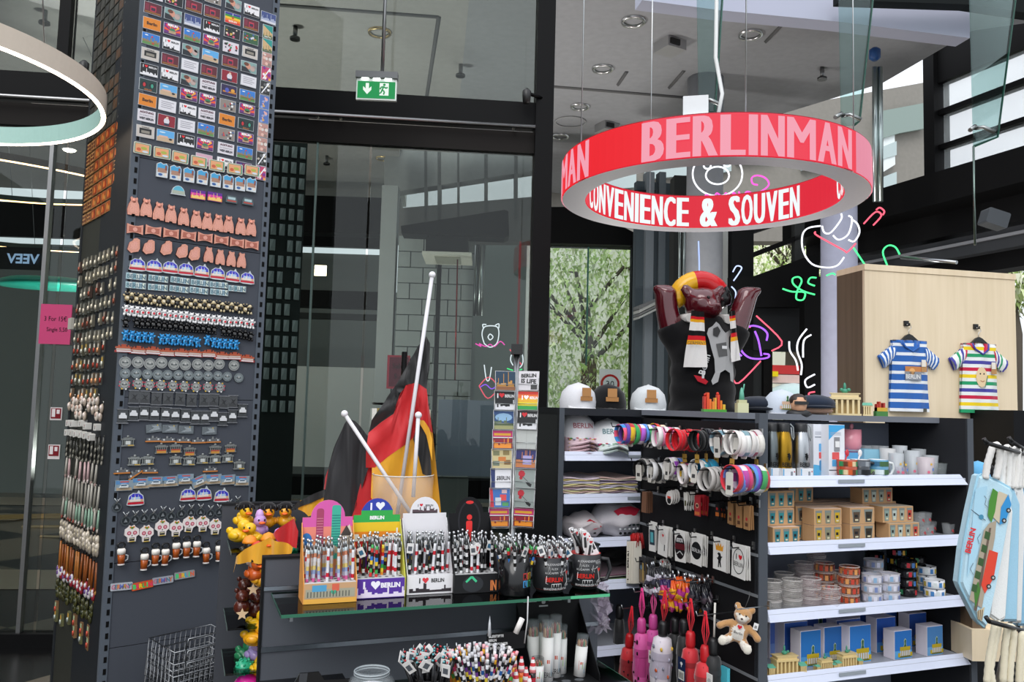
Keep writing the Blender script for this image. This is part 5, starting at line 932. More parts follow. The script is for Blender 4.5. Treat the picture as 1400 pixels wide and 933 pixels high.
x=G.loc(1123,640,.1)[0]; thing('bottle_box',tallbox(0),FM(G,x,.1,S1)@Matrix.Diagonal((1,1,.74,1)),'tall white bottle box with blue curve at its foot','box','tall white bottle boxes'); thing('bottle_box',tallbox(1),FM(G,G.loc(1144,640,.06)[0],.06,S1)@Matrix.Diagonal((1,1,.74,1)),'tall white bottle box with blue curve along its top','box','tall white bottle boxes')
def mug(c1,c2,h=.085,r=.038,pr=None,inside='e8e8e8',ears=0,bulge=0):
    b=MB().lathe([(r*.8,0),(r*(1+bulge),h*.3),(r,h),(r-.004,h),(r-.005,.006),(0.0,.006)],20,[c1]*2+[inside]*3,'g'); hd=MB().tube([(r-.002,0,h*.85),(r+.022,0,h*.8),(r+.027,0,h*.5),(r+.018,0,h*.2),(r-.002,0,h*.15)],.0055,c2,'g',7)
    g=[('body',b),('handle',hd)]
    if pr:
        m=MB(); rr=r+.0008
        for (a0,a1,z0_,z1_,c) in pr: m.add([(rr*sin(a)*(1+bulge*.5),-rr*cos(a)*(1+bulge*.5),z) for a,z in ((a0,z0_),((a0+a1)/2,z0_),(a1,z0_),(a1,z1_),((a0+a1)/2,z1_),(a0,z1_))],[(0,1,2,3,4,5)],c,'p')
        g.append(('print',m))
    if ears: g.append(('ear',MB().ell((.01,0,h+.01),(.014,.006,.014),c1,'g',8,5)))
    return g
thing('bear_mug',mug('d88a98','e0a0ac',.09,.042,ears=1),onshelf(G,1163,S1+.085,.2)@RZ(.3),'pink mug with round ear and handle standing behind the blue box','mug')
for px,dep,w,h,c,l in [(1163,.16,.11,.075,'68aedc','pale blue lettered gift box under the pink mug'),(1178,.2,.1,.085,'b4b2ba','plain grey gift box beside the pale blue one'),(1193,.14,.08,.09,'8abcd0','light blue patterned gift box behind the mugs')]:
    m=MB().box(-w/2,w/2,0,.08,0,h+.01,c,'p').text('BERLIN' if dep==.16 else '',0,.03,.026,-.001,'e8f0f8','c',.02,1,maxw=.09)
    if dep==.14: 
        for i in range(8): m.poly(circ(-.03+.02*(i%4),.025+.03*(i//4),.007,6),-.001,['3a6a8a','d8e0a0','a85060'][i%3])
    if dep==.2: m.poly(rect(-.045,.01,.045,.03),-.001,'9a98a4')
    thing('gift_box',m,onshelf(G,px,S1,dep),l,'box','gift boxes on the top shelf')
def tumbler(r,h,mat,tint,pr=None):
    m=MB().lathe([(r*.78,0),(r,h),(r-.002,h),(r*.76,.006),(.0,.006)],16,tint,mat,cap=False); m.lathe([(r*.8,.0),(.0,.0)],16,tint,mat,cap=False)
    if pr:
        for (x,z,s,c,t) in pr:
            rr=r*(.78+.22*z/h)+.0006
            P=sc(HEART,x,z,s) if t=='h' else circ(x,z,s*.5,6) if t=='c' else rect(x-s/2,z-s*.4,x+s/2,z+s*.4)
            a=sum(P[i][0]*P[(i+1)%len(P)][1]-P[(i+1)%len(P)][0]*P[i][1] for i in range(len(P))); P=P if a>0 else P[::-1]
            m.add([(rr*sin(q/rr),-rr*cos(q/rr),w_) for q,w_ in P],[tuple(range(len(P)))],c,'p')
    return m.mesh()
HP=[(-.008,.02,.012,'222','b'),(.01,.02,.014,'c81828','h'),(-.008,.045,.012,'222','b'),(.01,.045,.014,'c81828','h'),(.0,.07,.016,'c81828','h')]
CP=[(-.012,.02,.012,'d06a80','c'),(.008,.03,.014,'6a8ac0','c'),(-.004,.05,.01,'d8b050','c'),(.014,.015,.01,'7ab08a','c')]
FR='c9ced2'
gl=[(1183,.24,.027,.11,'frosted tumbler in the back row, leftmost'),(1196,.24,.027,.11,'frosted tumbler in the back row, second'),(1206,.22,.027,.11,'frosted tumbler in the back row, third')]
for px,d,r,h,l in gl: thing('tumbler',tumbler(r,h,'cq',FR),onshelf(G,px,S1,d),l,'glass','drinking glasses on the top shelf')
thing('tumbler',tumbler(.03,.105,'cq','dcdcdc',HP),onshelf(G,1214,S1,.12),'frosted tumbler printed with red hearts','glass','drinking glasses on the top shelf')
thing('tumbler',tumbler(.028,.115,'cq',FR,[(0,.09,.018,'2a2a30','b')]+CP),onshelf(G,1231,S1,.15),'tall frosted tumbler with a dark square print near its rim','glass','drinking glasses on the top shelf')
thing('tumbler',tumbler(.028,.09,'cq',FR,CP),onshelf(G,1226,S1,.07),'low frosted tumbler with coloured dots in the front row','glass','drinking glasses on the top shelf')
thing('tumbler',tumbler(.03,.098,'cq',FR,[(.004,.05,.014,'2a2a30','b')]+CP),onshelf(G,1248,S1,.1),'frosted tumbler with one black mark, middle of the right group','glass','drinking glasses on the top shelf')
thing('tumbler',tumbler(.028,.1,'cq',FR),onshelf(G,1257,S1,.2),'frosted tumbler at the back behind the black marked one','glass','drinking glasses on the top shelf')
thing('tumbler',tumbler(.034,.075,'cq','d8ccd0',CP),onshelf(G,1266,S1,.06),'wide low tumbler with reddish print, near the right end','glass','drinking glasses on the top shelf')
thing('tumbler',tumbler(.03,.078,'cq','c8ccd0'),onshelf(G,1273,S1,.13),'pale wide tumbler half hidden behind the reddish one','glass','drinking glasses on the top shelf')
thing('tumbler',tumbler(.03,.05,'gt','b0b8b8'),onshelf(G,1285,S1,.1),'small clear cut glass at the right end of the top shelf','glass','drinking glasses on the top shelf')
thing('tumbler',tumbler(.024,.04,'gt','c8b8c8',CP),onshelf(G,1233,S1,.04),'tiny clear glass ball of coloured specks in the front row','glass','drinking glasses on the top shelf')
R7=random.Random(3)
def rp(cs,n=10): return [(a-.25,a+.25,z,z+.018,R7.choice(cs)) for a in [-1.1+.44*i for i in range(6)] for z in (.014,.044)]
for px,c,hc,l,cs in [(1158,'b04a30','d4c8b8','colourful printed mug with pale handle, leftmost in the front row',['c85a30','3a8a58','e0c8a0','6a3a28']),(1176,'3c4046','2a2c30','dark grey printed mug in the front row',['6a7078','9aa0a6','22242a']),(1201,'5a94b4','d8dcdc','blue cityscape mug with white handle in the front row',['3a6a8a','a8c890','d8e4e8','486a48'])]:
    g=mug(c,hc,.068,.036,rp(cs)); 
    if px<1190: sp=MB().tube([(0,.02,.03),(.012,.02,.085)],.003,'c02838' if px<1170 else 'e0dcdc','g',6).ell((.014,.02,.09),(.009,.004,.014),'c02838' if px<1170 else 'e0dcdc','g',8,5); g.append(('spoon',sp))
    thing('printed_mug',g,onshelf(G,px,S1,.04)@RZ(-.2),l,'mug','mugs on the top shelf')
# shot glass boxes on the second shelf
def sbox(w,n,cs,h=.0585,d=.062,top='ecd0bc'):
    m=MB().box(-w/2,w/2,0,d,0,h,'c49c72','p').box(-w/2+.001,w/2-.001,.001,d-.001,h,h+.0006,top,'p'); 
    for i in range(n):
        x=-w/2+w*(i+.5)/n; q=w/n*.36; m.poly([(x-q*.7,.006),(x+q*.7,.006),(x+q,h-.006),(x-q,h-.006)],-.0006,'7f8884').poly([(x-q*.6,.008),(x+q*.6,.008),(x+q*.8,.044),(x-q*.7,.044)],-.001,cs[i%len(cs)]).poly(rect(x-q*.4,.024,x+q*.3,.034),-.0014,'262626').poly(rect(x-q*.3,.012,x+q*.4,.018),-.0014,'d8d0b0')
    return m.mesh()
BA=sbox(.115,3,['2f7f88','3a8a90','28707c']); BB=sbox(.125,3,['c0a030','8a8a70','c8a428']); BC=sbox(.115,2,['5a4a3c','3c3428','6a5a50'],.0585); BD=sbox(.15,4,['8aa098','b8c4bc','a0a89c','c04838'],.0585,top='c8c0b0')
hh=.0605
def sb_(me,x,y,lv,l): thing('glass_box',me,FM(G,x,y,S2+.001+lv*hh),l,'box','shot glass boxes on the second shelf')
def gx(px,dep): return G.loc(px,720,dep)[0]
sb_(BA,gx(1075,.03),.03,0,'teal printed glass box at the bottom left of the second shelf'); sb_(BB,gx(1132,.03),.03,0,'yellow printed glass box in the bottom layer, beside the teal one')
sb_(BC,gx(1179,.03),.03,0,'brown cornered glass box in the bottom layer, middle of the shelf'); sb_(BD,gx(1236,.03),.03,0,'greenish glass box in the bottom layer, near the right end')
sb_(BA,gx(1068,.06),.06,1,'teal printed glass box in the middle layer, left end'); sb_(BB,gx(1132,.03),.03,1,'yellow printed glass box in the middle layer, beside the open gap'); sb_(BC,gx(1179,.03),.03,1,'brown cornered glass box in the middle layer'); sb_(BD,gx(1228,.04),.04,1,'greenish glass box in the middle layer, near the right end')
for j in range(3):
    for i,px in enumerate([1104,1130,1158,1185,1212]):
        if j<2 or i<4: sb_(BB if (i+j)%2 else BC,gx(px-6*j,.11+.08*j),.105+.075*j,1,f'brown glass box, {["second","third","rear"][j]} row behind the front, {nth(i)} from left, middle layer')
for j in range(1,4):
    for i,px in enumerate([1080,1130,1180,1225]): sb_(BA if i<1 else BC,gx(px,.03+.075*j),.03+.075*j,0,f'brown glass box, {["second","third","rear"][j-1]} row behind the front, {nth(i)} from left, bottom layer')
sb_(BA,gx(1068,.07),.07,2,'teal printed glass box on top of the left stack'); sb_(BA,gx(1095,.2),.2,2,'teal printed glass box standing behind the left stack top'); sb_(BD,gx(1200,.12),.12,2,'single grey box with red print on top of the right stack')
shg=tumbler(.024,.045,'gt','c8ccce',[(0,.02,.012,'b04a50','c'),(.008,.014,.008,'a8503c','c')])
for i,(px,d) in enumerate([(1296,.07)]): thing('shot_glass',shg,onshelf(G,px,S2,d),'single small clear glass standing alone at the right of the second shelf','glass','small clear glasses')
_cl=['front left','front right','middle left','middle right','rear left','rear right']
for i,(px,d) in enumerate([(1258,.05),(1268,.06),(1262,.13),(1272,.14),(1256,.2),(1266,.2)]): thing('shot_glass',shg,onshelf(G,px,S2,d),f'small clear glass in the cluster beside the greenish boxes, {_cl[i]} one','glass','clustered small clear glasses')
for i,(px,d) in enumerate([(1256,.06),(1265,.07)]): thing('shot_glass',shg,onshelf(G,px,S2+.046,d),f'small clear glass stacked on top of the cluster, {_cl[i][6:]} one','glass','stacked small clear glasses')
# ashtrays on the third shelf
def ash(col,mat,r=.036,h=.032,pr=None):
    m=MB().lathe([(r*.94,0),(r,.004),(r,h),(r-.005,h),(r-.007,.008),(0,.008)],18,col,mat)
    if pr:
        for i in range(12): a=i*PI/6; q=.16; rr=r+.0006; m.add([(rr*cos(t),rr*sin(t),z) for t,z in ((a-q,.007),(a+q,.007),(a+q,h-.007),(a-q,h-.007))],[(0,1,2,3)],pr[i%len(pr)],'f')
    if mat in('gt','cq'): m.tube([(r*.97*cos(i*PI/9),r*.97*sin(i*PI/9),h) for i in range(18)],.0016,'e8e2e0','cq',4,closed=True).tube([(r*.97*cos(i*PI/9),r*.97*sin(i*PI/9),.003) for i in range(18)],.0014,'d8d2d0','cq',4,closed=True)
    for i in range(4): a=i*PI/2+.4; m.ell((r*cos(a),r*sin(a),h),(.004,.004,.002),'222' if mat=='g' else 'ccc',mat,5,3)
    return m.mesh()
A1=ash('d8d4ce','gt'); A2=ash('d8c8c8','gt'); A3=ash('c87850','gt',pr=['c05838','d89858','c04030']); A3b=ash('e0c8b8','gt',pr=['d8a888','c87848','e0d0c8']); A4=ash('dcdce8','cq',pr=['8ab0d0','dcdce8','7888b8','d8d8e8']); A5=ash('141416','g',pr=['c02838','3a70b0','d8a830','38885a','17171a','17171a']); A6=ash('dcdee2','g',.038,.032,pr=['3a7ab8','c8b048','4a8ac8','d8e0e0'])
def stk(me,px,dep,n,desc,grp,base=0):
    x=G.loc(px,800,dep)[0]
    for k in range(n):
        pos='single' if n==1 else ('bottom' if k==0 else 'top' if k==n-1 else nth(k))
        thing('ashtray',me,FM(G,x+R7.uniform(-.002,.002),dep,S3+.001+(k+base)*.034)@RZ(R7.uniform(0,3)),f'{desc}, {pos} one of its stack','ashtray',grp)
cl='clear ashtrays on the third shelf'
stk(A1,1055,.05,3,'clear ashtray at the left end',cl); stk(A1,1083,.05,3,'clear ashtray second along the front',cl); stk(A2,1108,.05,3,'pinkish clear ashtray third along the front',cl); stk(A2,1135,.04,2,'low pinkish clear ashtray fourth along the front',cl)
stk(A1,1072,.15,3,'clear ashtray in the second row, left',cl); stk(A2,1100,.15,4,'clear ashtray in the second row, middle',cl)
og='orange printed ashtrays'; stk(A3,1127,.13,4,'orange rimmed ashtray behind',og); stk(A3b,1148,.12,3,'pale orange ashtray, second row',og); stk(A3,1161,.05,4,'orange rimmed ashtray in front',og); stk(A2,1116,.24,5,'clear pink ashtray in the rear row',cl); stk(A1,1090,.25,3,'clear ashtray in the rear row, left',cl)
wg='frosted white ashtrays'; stk(A4,1192,.05,3,'frosted ashtray with blue print, left',wg); stk(A4,1216,.05,3,'frosted ashtray with blue print, right',wg); stk(A4,1194,.14,4,'frosted ashtray in the second row',wg)
bgp='black printed ashtrays'; stk(A5,1240,.1,4,'black ashtray with coloured squares, front',bgp); stk(A5,1226,.17,6,'black ashtray with coloured squares, tallest',bgp); stk(A5,1196,.27,4,'black ashtray at the back, left',bgp); stk(A5,1253,.17,4,'black ashtray with coloured squares, behind',bgp)
stk(A6,1277,.05,2,'white ashtray with blue photo prints, front','white printed ashtrays'); stk(A6,1266,.13,3,'white ashtray with blue photo prints, behind','white printed ashtrays')
# souvenir gate boxes and models on the lowest visible shelf
def gateprint(m,x,z,s,y,yb='b8a028'):
    m.poly(rect(x-.5*s,z,x+.5*s,z+.12*s),y,'6a6a28').poly(rect(x-.42*s,z+.1*s,x+.42*s,z+.45*s),y-.0003,'c8ccd0').poly(rect(x-.45*s,z+.42*s,x+.45*s,z+.66*s),y-.0006,yb).poly(rect(x-.62*s,z+.05*s,x-.42*s,z+.3*s),y-.0004,yb).poly(rect(x+.42*s,z+.05*s,x+.62*s,z+.3*s),y-.0004,yb)
    for i in range(5): m.poly(rect(x-.36*s+i*.16*s,z+.1*s,x-.3*s+i*.16*s,z+.44*s),y-.0008,'a89048')
    m.poly([(x-.12*s,z+.66*s),(x+.12*s,z+.66*s),(x+.06*s,z+.8*s),(x+.08*s,z+1.05*s),(x+.0*s,z+1.12*s),(x-.07*s,z+1.02*s),(x-.05*s,z+.82*s)],y-.0007,'2f5a40'); m.poly([(x-.14*s,z+.66*s),(x+.14*s,z+.66*s),(x+.09*s,z+.8*s),(x+.1*s,z+1.08*s),(x,z+1.16*s),(x-.1*s,z+1.04*s),(x-.08*s,z+.82*s)],y-.0003,'c8d8b0'); return m
def gbox(w,h,d,c,c2,k=1,px_=.1):
    m=MB().box(-w/2,w/2,0,d,0,h,'e2dce6','p').poly(rect(-w/2+.002,.002,w/2-.001,h-.002),-.0006,c); m.poly(rect(-w/2+.002,h*.0+.002,w/2-.001,h*.3),-.0009,c2)
    if k: gateprint(m,px_*w,.006,min(w,h)*.66,-.0012)
    return m
GB=[(1077,.2,.17,.18,.08,'5a78c8','7a98d8','largest blue gate box, behind at the left end'),(1116,.24,.18,.2,.06,'4a68c0','6a88d0','tall blue gate box behind, second from left'),(1147,.25,.15,.22,.06,'2a58a8','4a80c8','tall blue gate box behind, third from left, under the white seam'),(1200,.24,.2,.24,.06,'3060b4','5a90d0','widest tall blue gate box behind, right'),
 (1108,.07,.095,.13,.05,'2a70b8','4a90c8','blue and white gate box in front, leftmost'),(1138,.09,.085,.13,.05,'2c68b0','4a90c8','blue and white gate box in front, second from left'),(1175,.06,.105,.135,.05,'2f74c0','58a0d4','blue and white gate box in front, third and biggest'),(1159,.16,.12,.13,.05,'2a50a0','3a70b8','blue gate box in the second row, left'),(1088,.15,.11,.14,.05,'3058a8','4a78c0','blue gate box in the second row behind the stone gate model'),(1210,.14,.1,.13,.05,'2a58b0','4a88c8','blue gate box in the second row, middle'),
 (1233,.05,.09,.105,.05,'2c70bc','58a0d4','small blue gate box in front, fourth from left'),(1253,.16,.095,.13,.05,'2a50a0','3a70b8','blue gate box in the second row, right'),(1276,.05,.085,.11,.05,'4a80b8','6aa0cc','small blue gate box at the right end of the front row')]
for px,d,w,h,dp,c,c2,l in GB: thing('gate_box',gbox(w,h,dp,c,c2),FM(G,gx(px,d),d,S4)@RZ(.04),l,'box','boxed gate models on the lowest shelf')
def gmodel(s,stone='d8c088',c2='b89c60'):
    b=MB().box(-.05*s,.05*s,-.02*s,.02*s,0,.006*s,stone,'s'); 
    for i in range(6): x=(-.042+.0168*i)*s; b.box(x-.0035*s,x+.0035*s,-.02*s,.02*s,.006*s,.052*s,stone,'s'); 
    b.box(-.044*s,.044*s,.0,.018*s,.006*s,.052*s,c2,'s').box(-.048*s,.048*s,-.022*s,.022*s,.052*s,.06*s,stone,'s').box(-.042*s,.042*s,-.019*s,.019*s,.06*s,.07*s,stone,'s').box(-.047*s,.047*s,-.021*s,.021*s,.07*s,.073*s,stone,'s')
    q=MB().ell((0,0,.08*s),(.012*s,.009*s,.008*s),'3f8a70','s',7,5).ell((0,.002*s,.094*s),(.005*s,.004*s,.014*s),'3f8a70','s',6,5).ell((.012*s,-.004*s,.084*s),(.007*s,.004*s,.006*s),'3f8a70','s',6,4).ell((-.01*s,-.004*s,.084*s),(.006*s,.004*s,.006*s),'3f8a70','s',6,4)
    g=[('gateway',b),('quadriga',q,None,'green figure group')]
    for sd in(-1,1):
        w=MB(); x0=sd*.054*s; x1=sd*.082*s; a,c=min(x0,x1),max(x0,x1); w.box(a,c,-.024*s,.016*s,0,.005*s,stone,'s').box(a+.002*s,c-.002*s,-.008*s,.014*s,.005*s,.03*s,c2,'s').box(a,c,-.024*s,.016*s,.03*s,.034*s,stone,'s')
        for i in range(4): x=a+(.004+.0066*i)*s; w.box(x-.002*s,x+.002*s,-.024*s,-.018*s,.005*s,.03*s,stone,'s')
        r=MB().add([(a-.002*s,-.026*s,.034*s),(c+.002*s,-.026*s,.034*s),(c+.002*s,.018*s,.034*s),(a-.002*s,.018*s,.034*s),(a,-.004*s,.043*s),(c,-.004*s,.043*s)],[(0,1,5,4),(2,3,4,5),(0,4,3),(1,2,5),(3,2,1,0)],'5fa890','s'); g+= [('side_wing',w,[('wing_roof',r)])]
    return g
thing('gate_model',gmodel(1.0),FM(G,gx(1074,.03),.035,S4)@RZ(-.1)@Matrix.Scale(.92,4),'largest stone coloured gate model at the left of the lowest shelf','souvenir model','gate models on the lowest shelf'); thing('gate_model',gmodel(.55),FM(G,gx(1127,.03),.03,S4),'small gate model between the large one and the boxes','souvenir model','gate models on the lowest shelf'); thing('gate_model',gmodel(.72),FM(G,gx(1157,.03),.03,S4),'medium gate model with tall green figures, rightmost of three','souvenir model','gate models on the lowest shelf')
# ---------- things standing on top
HT=TOP
def onT(px,y): p=at(px,560,y); return TR((p.x,p.y,HT))
def cap(c,brim,face=0,txt=None,flo=None,back=None):
    m=MB(); m.lathe([(.086,0),(.088,.03),(.078,.075),(.05,.105),(.012,.118),(0,.119)],20,c,'k',cap=False); m.ell((0,0,.119),(.007,.007,.004),c,'k',6,4)
    v=[];n=12
    for i in range(n+1):
        a=PI*i/n; v.append((-.078*cos(a),-.05-.0*sin(a)-.0,.012)); v.append((-.072*cos(a),-.055-.085*sin(a),-.012+.02*(1-abs(cos(a)))-.012))
    b=MB(); f=[(2*i,2*i+1,2*i+3,2*i+2) for i in range(n)]; b.add(v,f,brim,'k',True); b.add([(x,y,z-.004) for x,y,z in v],[q[::-1] for q in f],brim,'k',True)
    if flo:
        rr=random.Random(7)
        for i in range(16): a=PI*rr.uniform(.12,.88); t=rr.uniform(.25,.9); b.ell((-.074*cos(a),-.053-.085*sin(a)*t,.008+(.02*sin(a)-.028)*t+.003),(.008,.008,.002),flo[i%len(flo)],'p',6,3)
    g=[('crown',m),('brim',b)]
    if txt: g.append(('lettering',MB().text(txt[0],0,.05,.022,0,txt[1],'c',.02,1,maxw=.1,fn=lambda x,z:(.0885*sin(x/.086),-(.0885-(z-.03)*.22)*cos(x/.086),z))))
    if back: g.append(('card_tag',MB().box(-.022,.022,-.096,-.092,.055,.095,'b08050','p').box(-.03,.03,-.0945,-.093,.035,.055,'a87848','p')))
    return g
FL=['c83850','d8607a','4a9a5a','e0b840','88a0c8']
for px,y,c,b,l,rz,bk in [(790,3.72,'d4d4d8','d8d8da','pale cap with brown card tags on top of the shelf unit, leftmost',.35,1),(831,3.75,'121214','141416','black cap with brown card tags on top of the shelf unit',.1,1),(886,3.78,'c8ccce','d4d8da','pale grey cap with brown tag on top, beside the bear statue',.0,1)]:
    thing('cap',cap(c,b,back=bk),onT(px,y)@RZ(rz)@Matrix.Scale(.95,4),l,'cap','caps on top of the shelf units')
rr_=MB(); rr_.ell((0,0,.035),(.1,.085,.035),'1c222e','k',20,8).lathe([(.075,0),(.078,.02)],18,'141820','k').ell((.0,-.05,.018),(.08,.06,.008),'141820','k',16,5)
thing('flat_cap',rr_,onT(1037,3.25)@Matrix.Scale(.95,4),'dark navy flat cap beside the small green statue','cap'); thing('flat_cap',MB().ell((0,0,.05),(.088,.08,.038),'232c3c','k',20,8).ell((.0,-.06,.034),(.07,.055,.008),'1c2432','k',16,5).ell((0,-.02,.018),(.075,.05,.018),'d0a890','k',12,6),onT(1114,3.3)@Matrix.Scale(.9,4),'dark blue peaked cap with pinkish front beside the sunglasses figure','cap')
thing('cap',cap('c0c8d4','b8bcc4')+[('gate_print',gateprint(MB(),0,.02,.06,-.095,'c8a890'))],onT(1068,3.2)@Matrix.Scale(.78,4),'pale blue cap with a gate picture on its front','cap','caps on top of the shelf units')
hd=MB().ell((0,0,.035),(.03,.03,.038),'c89878','s',12,8).ell((0,.008,.05),(.034,.032,.028),'2a1c16','s',12,7).box(-.026,.026,-.034,-.028,.036,.048,'111','g').ell((0,0,0),(.05,.035,.02),'15161a','s',12,6); thing('bust_figure',hd,onT(1092,3.12),'small figure with dark hair and sunglasses on top of the shelf unit','figure')
sk_=MB()
for i,(w,h) in enumerate([(.008,.06),(.01,.075),(.008,.05),(.01,.04),(.007,.055),(.009,.068),(.008,.045),(.01,.03)]): sk_.box(-.042+i*.0105,-.042+i*.0105+w,-.015,.015,.0,h,['c82c18','d84a1c','e06a20','e08028','d8a030','d03a18','e07822','d8b038'][i],'s',.002)
sk_.box(-.045,.045,-.02,.02,0,.01,'4a9a38','s').ell((-.035,0,.066),.006,'b82418','s',8,5).ell((.014,0,.072),.006,'c82c18','s',8,5); thing('skyline_model',sk_,onT(976,3.25),'small red to yellow skyline model on top of the shelf unit','souvenir model')
lb=MB().box(-.017,.017,-.017,.017,0,.03,'c8c8a0','s').box(-.013,.013,-.013,.013,.03,.04,'b8b890','s'); ls=MB().lathe([(.009,.04),(.007,.06),(.004,.075),(0,.08)],8,'5fa890','s').tube([(.004,0,.062),(.008,0,.09)],.0022,'5fa890','s',5); thing('column_statue',[('pedestal',lb),('figure',ls)],onT(1014,3.12)@Matrix.Scale(1.2,4),'tiny green figure on a pale pedestal on top of the shelf unit','souvenir model')
thing('gate_model',gmodel(1.05,'dcc898','c0a870'),onT(1155,3.3)@RZ(-.35)@Matrix.Scale(1.15,4),'stone coloured gate model with green figures on top of the shelf unit','souvenir model')
bb=MB(); [bb.box(-.02+i*.009,-.013+i*.009,-.012,.012,0,h,c,'s',.002) for i,(h,c) in enumerate([(.05,'b02c20'),(.06,'b83a20'),(.03,'c89030'),(.055,'a83028'),(.035,'b8a030')])]; bb.box(-.024,.024,-.014,.014,0,.02,'3f7a38','s').box(-.02,.02,-.0145,.0145,.02,.035,'c8a030','s'); thing('skyline_model',bb,onT(1204,3.42),'tiny red, yellow and green skyline model, rightmost on top','souvenir model')
# ---------- cap shelf goods
C1=ZC[0]-.013
def onC(px,z,dep): return FM(CU,CU.loc(px,700,dep)[0],dep,z)
for k in range(4): thing('cap',cap('e2e2e6','d8b8c0',flo=FL) if k<3 else cap('e6e6ea','dcc0c8',txt=('BERLIN','b07078'),flo=FL),onC(785,C1+.012+.016*k,.14),f'white cap with flowered brim in the left pile, {["bottom","second","third","top lettered"][k]} one','cap','white caps in the left pile')
for k in range(2): thing('cap',cap('e6e8ea','d0dcd8',txt=('BERLIN','6a8a90') if k else None,flo=['c83850','2a5a88','4a9a5a','b84a70']),onC(829,C1+.016+.016*k,.1)@RZ(-.15)@RX(-.08),['white cap under the lettered one with the turquoise flowered brim','white lettered cap with turquoise flowered brim, right pile'][k],'cap','white caps in the right pile')
thing('cap',cap('dcdce0','d4d4d8'),onC(813,C1+.014,.22)@RZ(.2),'plain white cap behind the right pile','cap')
def fold(x0,x1,z0,h,cs,seed,dep=.3):
    R=random.Random(seed); m=MB(); n=len(cs)
    for i,c in enumerate(cs):
        a=z0+h*i/n; b=z0+h*(i+1)/n-.0008
        m.grid(lambda u,v,a=a,b=b,i=i:(x0+(x1-x0)*u,.0+.01*sin(v*PI*2+1)*0-.012*sin(PI*v)+.006*sin(u*11+i),a+(b-a)*v+.006*sin(u*7+seed+i*.3)*(.3+.7*(i/n))),16,3,c,'k')
        m.grid(lambda u,v,b=b,i=i:(x0+(x1-x0)*u,.006*sin(u*11+i)*(1-v)+dep*v,b+.006*sin(u*7+seed+i*.3)*(.3+.7*(i/n))),16,2,c,'k')
    return m
cs1=['d8d0dc','e0d088','d8c8d4','7a6a8a','e4dcc8','d8b8b0','dcd4a0','e8e0dc','a08898','e0c8b0','e8e0a0','d8d4e4']
x0,x1=-.36,.0; 
for k,(a,b,sd) in enumerate([(x0,x0+.175,1),(x0+.18,x1,2)]): 
    cc=cs1[sd*3:]+cs1[:sd*3]
    for i in range(6): thing('folded_cloth',fold(a,b,0,.013,[cc[2*i],cc[2*i+1]],sd+i,.28),FM(CU,0,.03,ZC[1]-.01+.0125*i),f'striped pastel folded cloth in the {["left","right"][k]} pile, {nth(i)} from the bottom','cloth','folded cloths on the second shelf')
def bag(w,h,seed,cs):
    R=random.Random(seed); m=MB(); ph=[R.uniform(0,6) for _ in range(6)]
    m.ell((0,0,h*.45),(w*.5,.1,h*.5),cs[0],'k',18,12); v=[]
    for i,(x,y,z) in enumerate(m.v): d=.006*sin(x*60+ph[0])+.006*sin(z*70+ph[1])+.004*sin((x+z)*120+ph[2]); v.append((x+d*.5,y+d,max(0,z+d)))
    m.v=v; return m
bg1=bag(.2,.11,1,['ded6d8']); p1=MB().add([(x,-.088+.05*abs(x)*4*abs(x)*4,z) for x,z in [(-.04,.04),(-.02,.07),(.0,.085),(.03,.07),(.06,.05),(.03,.04)]],[(5,4,3,2,1,0)],'c82838','p'); 
for i in range(5): p1.ell((-.07+.032*i,-.087+.0*i,.024),(.008,.003,.004),'222','p',6,3)
thing('cloth_bag',[('bag_body',bg1),('print',p1)],onC(794,ZC[2]-.012,.13)@RZ(.0),'crumpled white bag with red heart print at the left of the third shelf','bag')
bg2=bag(.26,.15,2,['dcd8de']); p2=MB().add([(x,-.09+(x*x)*1.8,z) for x,z in [(-.06,.115),(-.03,.13),(.02,.135),(.07,.12),(.05,.095),(.0,.085),(-.04,.095)]],[tuple(range(6,-1,-1))],'c83048','p')
for i in range(6):
    for j in range(4): p2.ell((-.03+.022*i,-.094+((-.03+.022*i)**2)*1.8,.02+.017*j),(.008,.004,.006),['1c1c1e','2c3a3a','c8ccd0'][(i*3+j*2)%3],'p',6,3)
thing('cloth_bag',[('bag_body',bg2),('print',p2)],onC(843,ZC[2]-.012,.13),'larger crumpled white bag with red oval and black check print','bag')
pk_=fold(-.36,.3,0,.03,['2a2a2c','c8c0a0','5a7a48','1a1a1a','d8d4cc','6a4858'],8); thing('small_parcels',pk_,FM(CU,0,.03,ZC[3]-.012),'flat dark and coloured folded pieces on the fourth shelf','cloth'); thing('black_cloth',bag(.16,.07,4,['101012']),onC(846,ZC[3]+.02,.2),'dark crumpled cloth behind on the fourth shelf','cloth')
# bookmarks with red tassels, hung at the shelf edge
for k in range(4):
    o=-.03-.015*k; x,z=CU.loc(862+k*3.2,765,o); m=MB().box(-.019,.019,-.0006,.0006,-.1,.075,'e4dfd2','p'); 
    if k==0: m.text('BERLIN',.0,-.035,.016,-.001,'1a1a1a','l',.04,1,rot=PI/2).text('I',.0,-.085,.016,-.001,'1a1a1a','l',.04,1,rot=PI/2).poly([(q[1]*-1-.0,q[0]-.055) for q in sc(HEART,0,0,.022)],-.001,'c8283c')
    t=MB(); R=random.Random(k)
    for i in range(14): a=R.uniform(-.014,.014); t.tube([(0,0,.07),(a*.6,-.004,.1),(a+.01,-.008*R.random(),.11),(a*1.6+.012,-.006,.04+R.uniform(-.0,.04))],.0016,'c81c20','k',4)
    thing('bookmark',[('card_strip',m),('tassel',t)],FM(CU,x,o,z),f'cream bookmark with red tassel at the shelf edge, {["front lettered","second","third","rearmost"][k]} one','bookmark','bookmarks with red tassels')
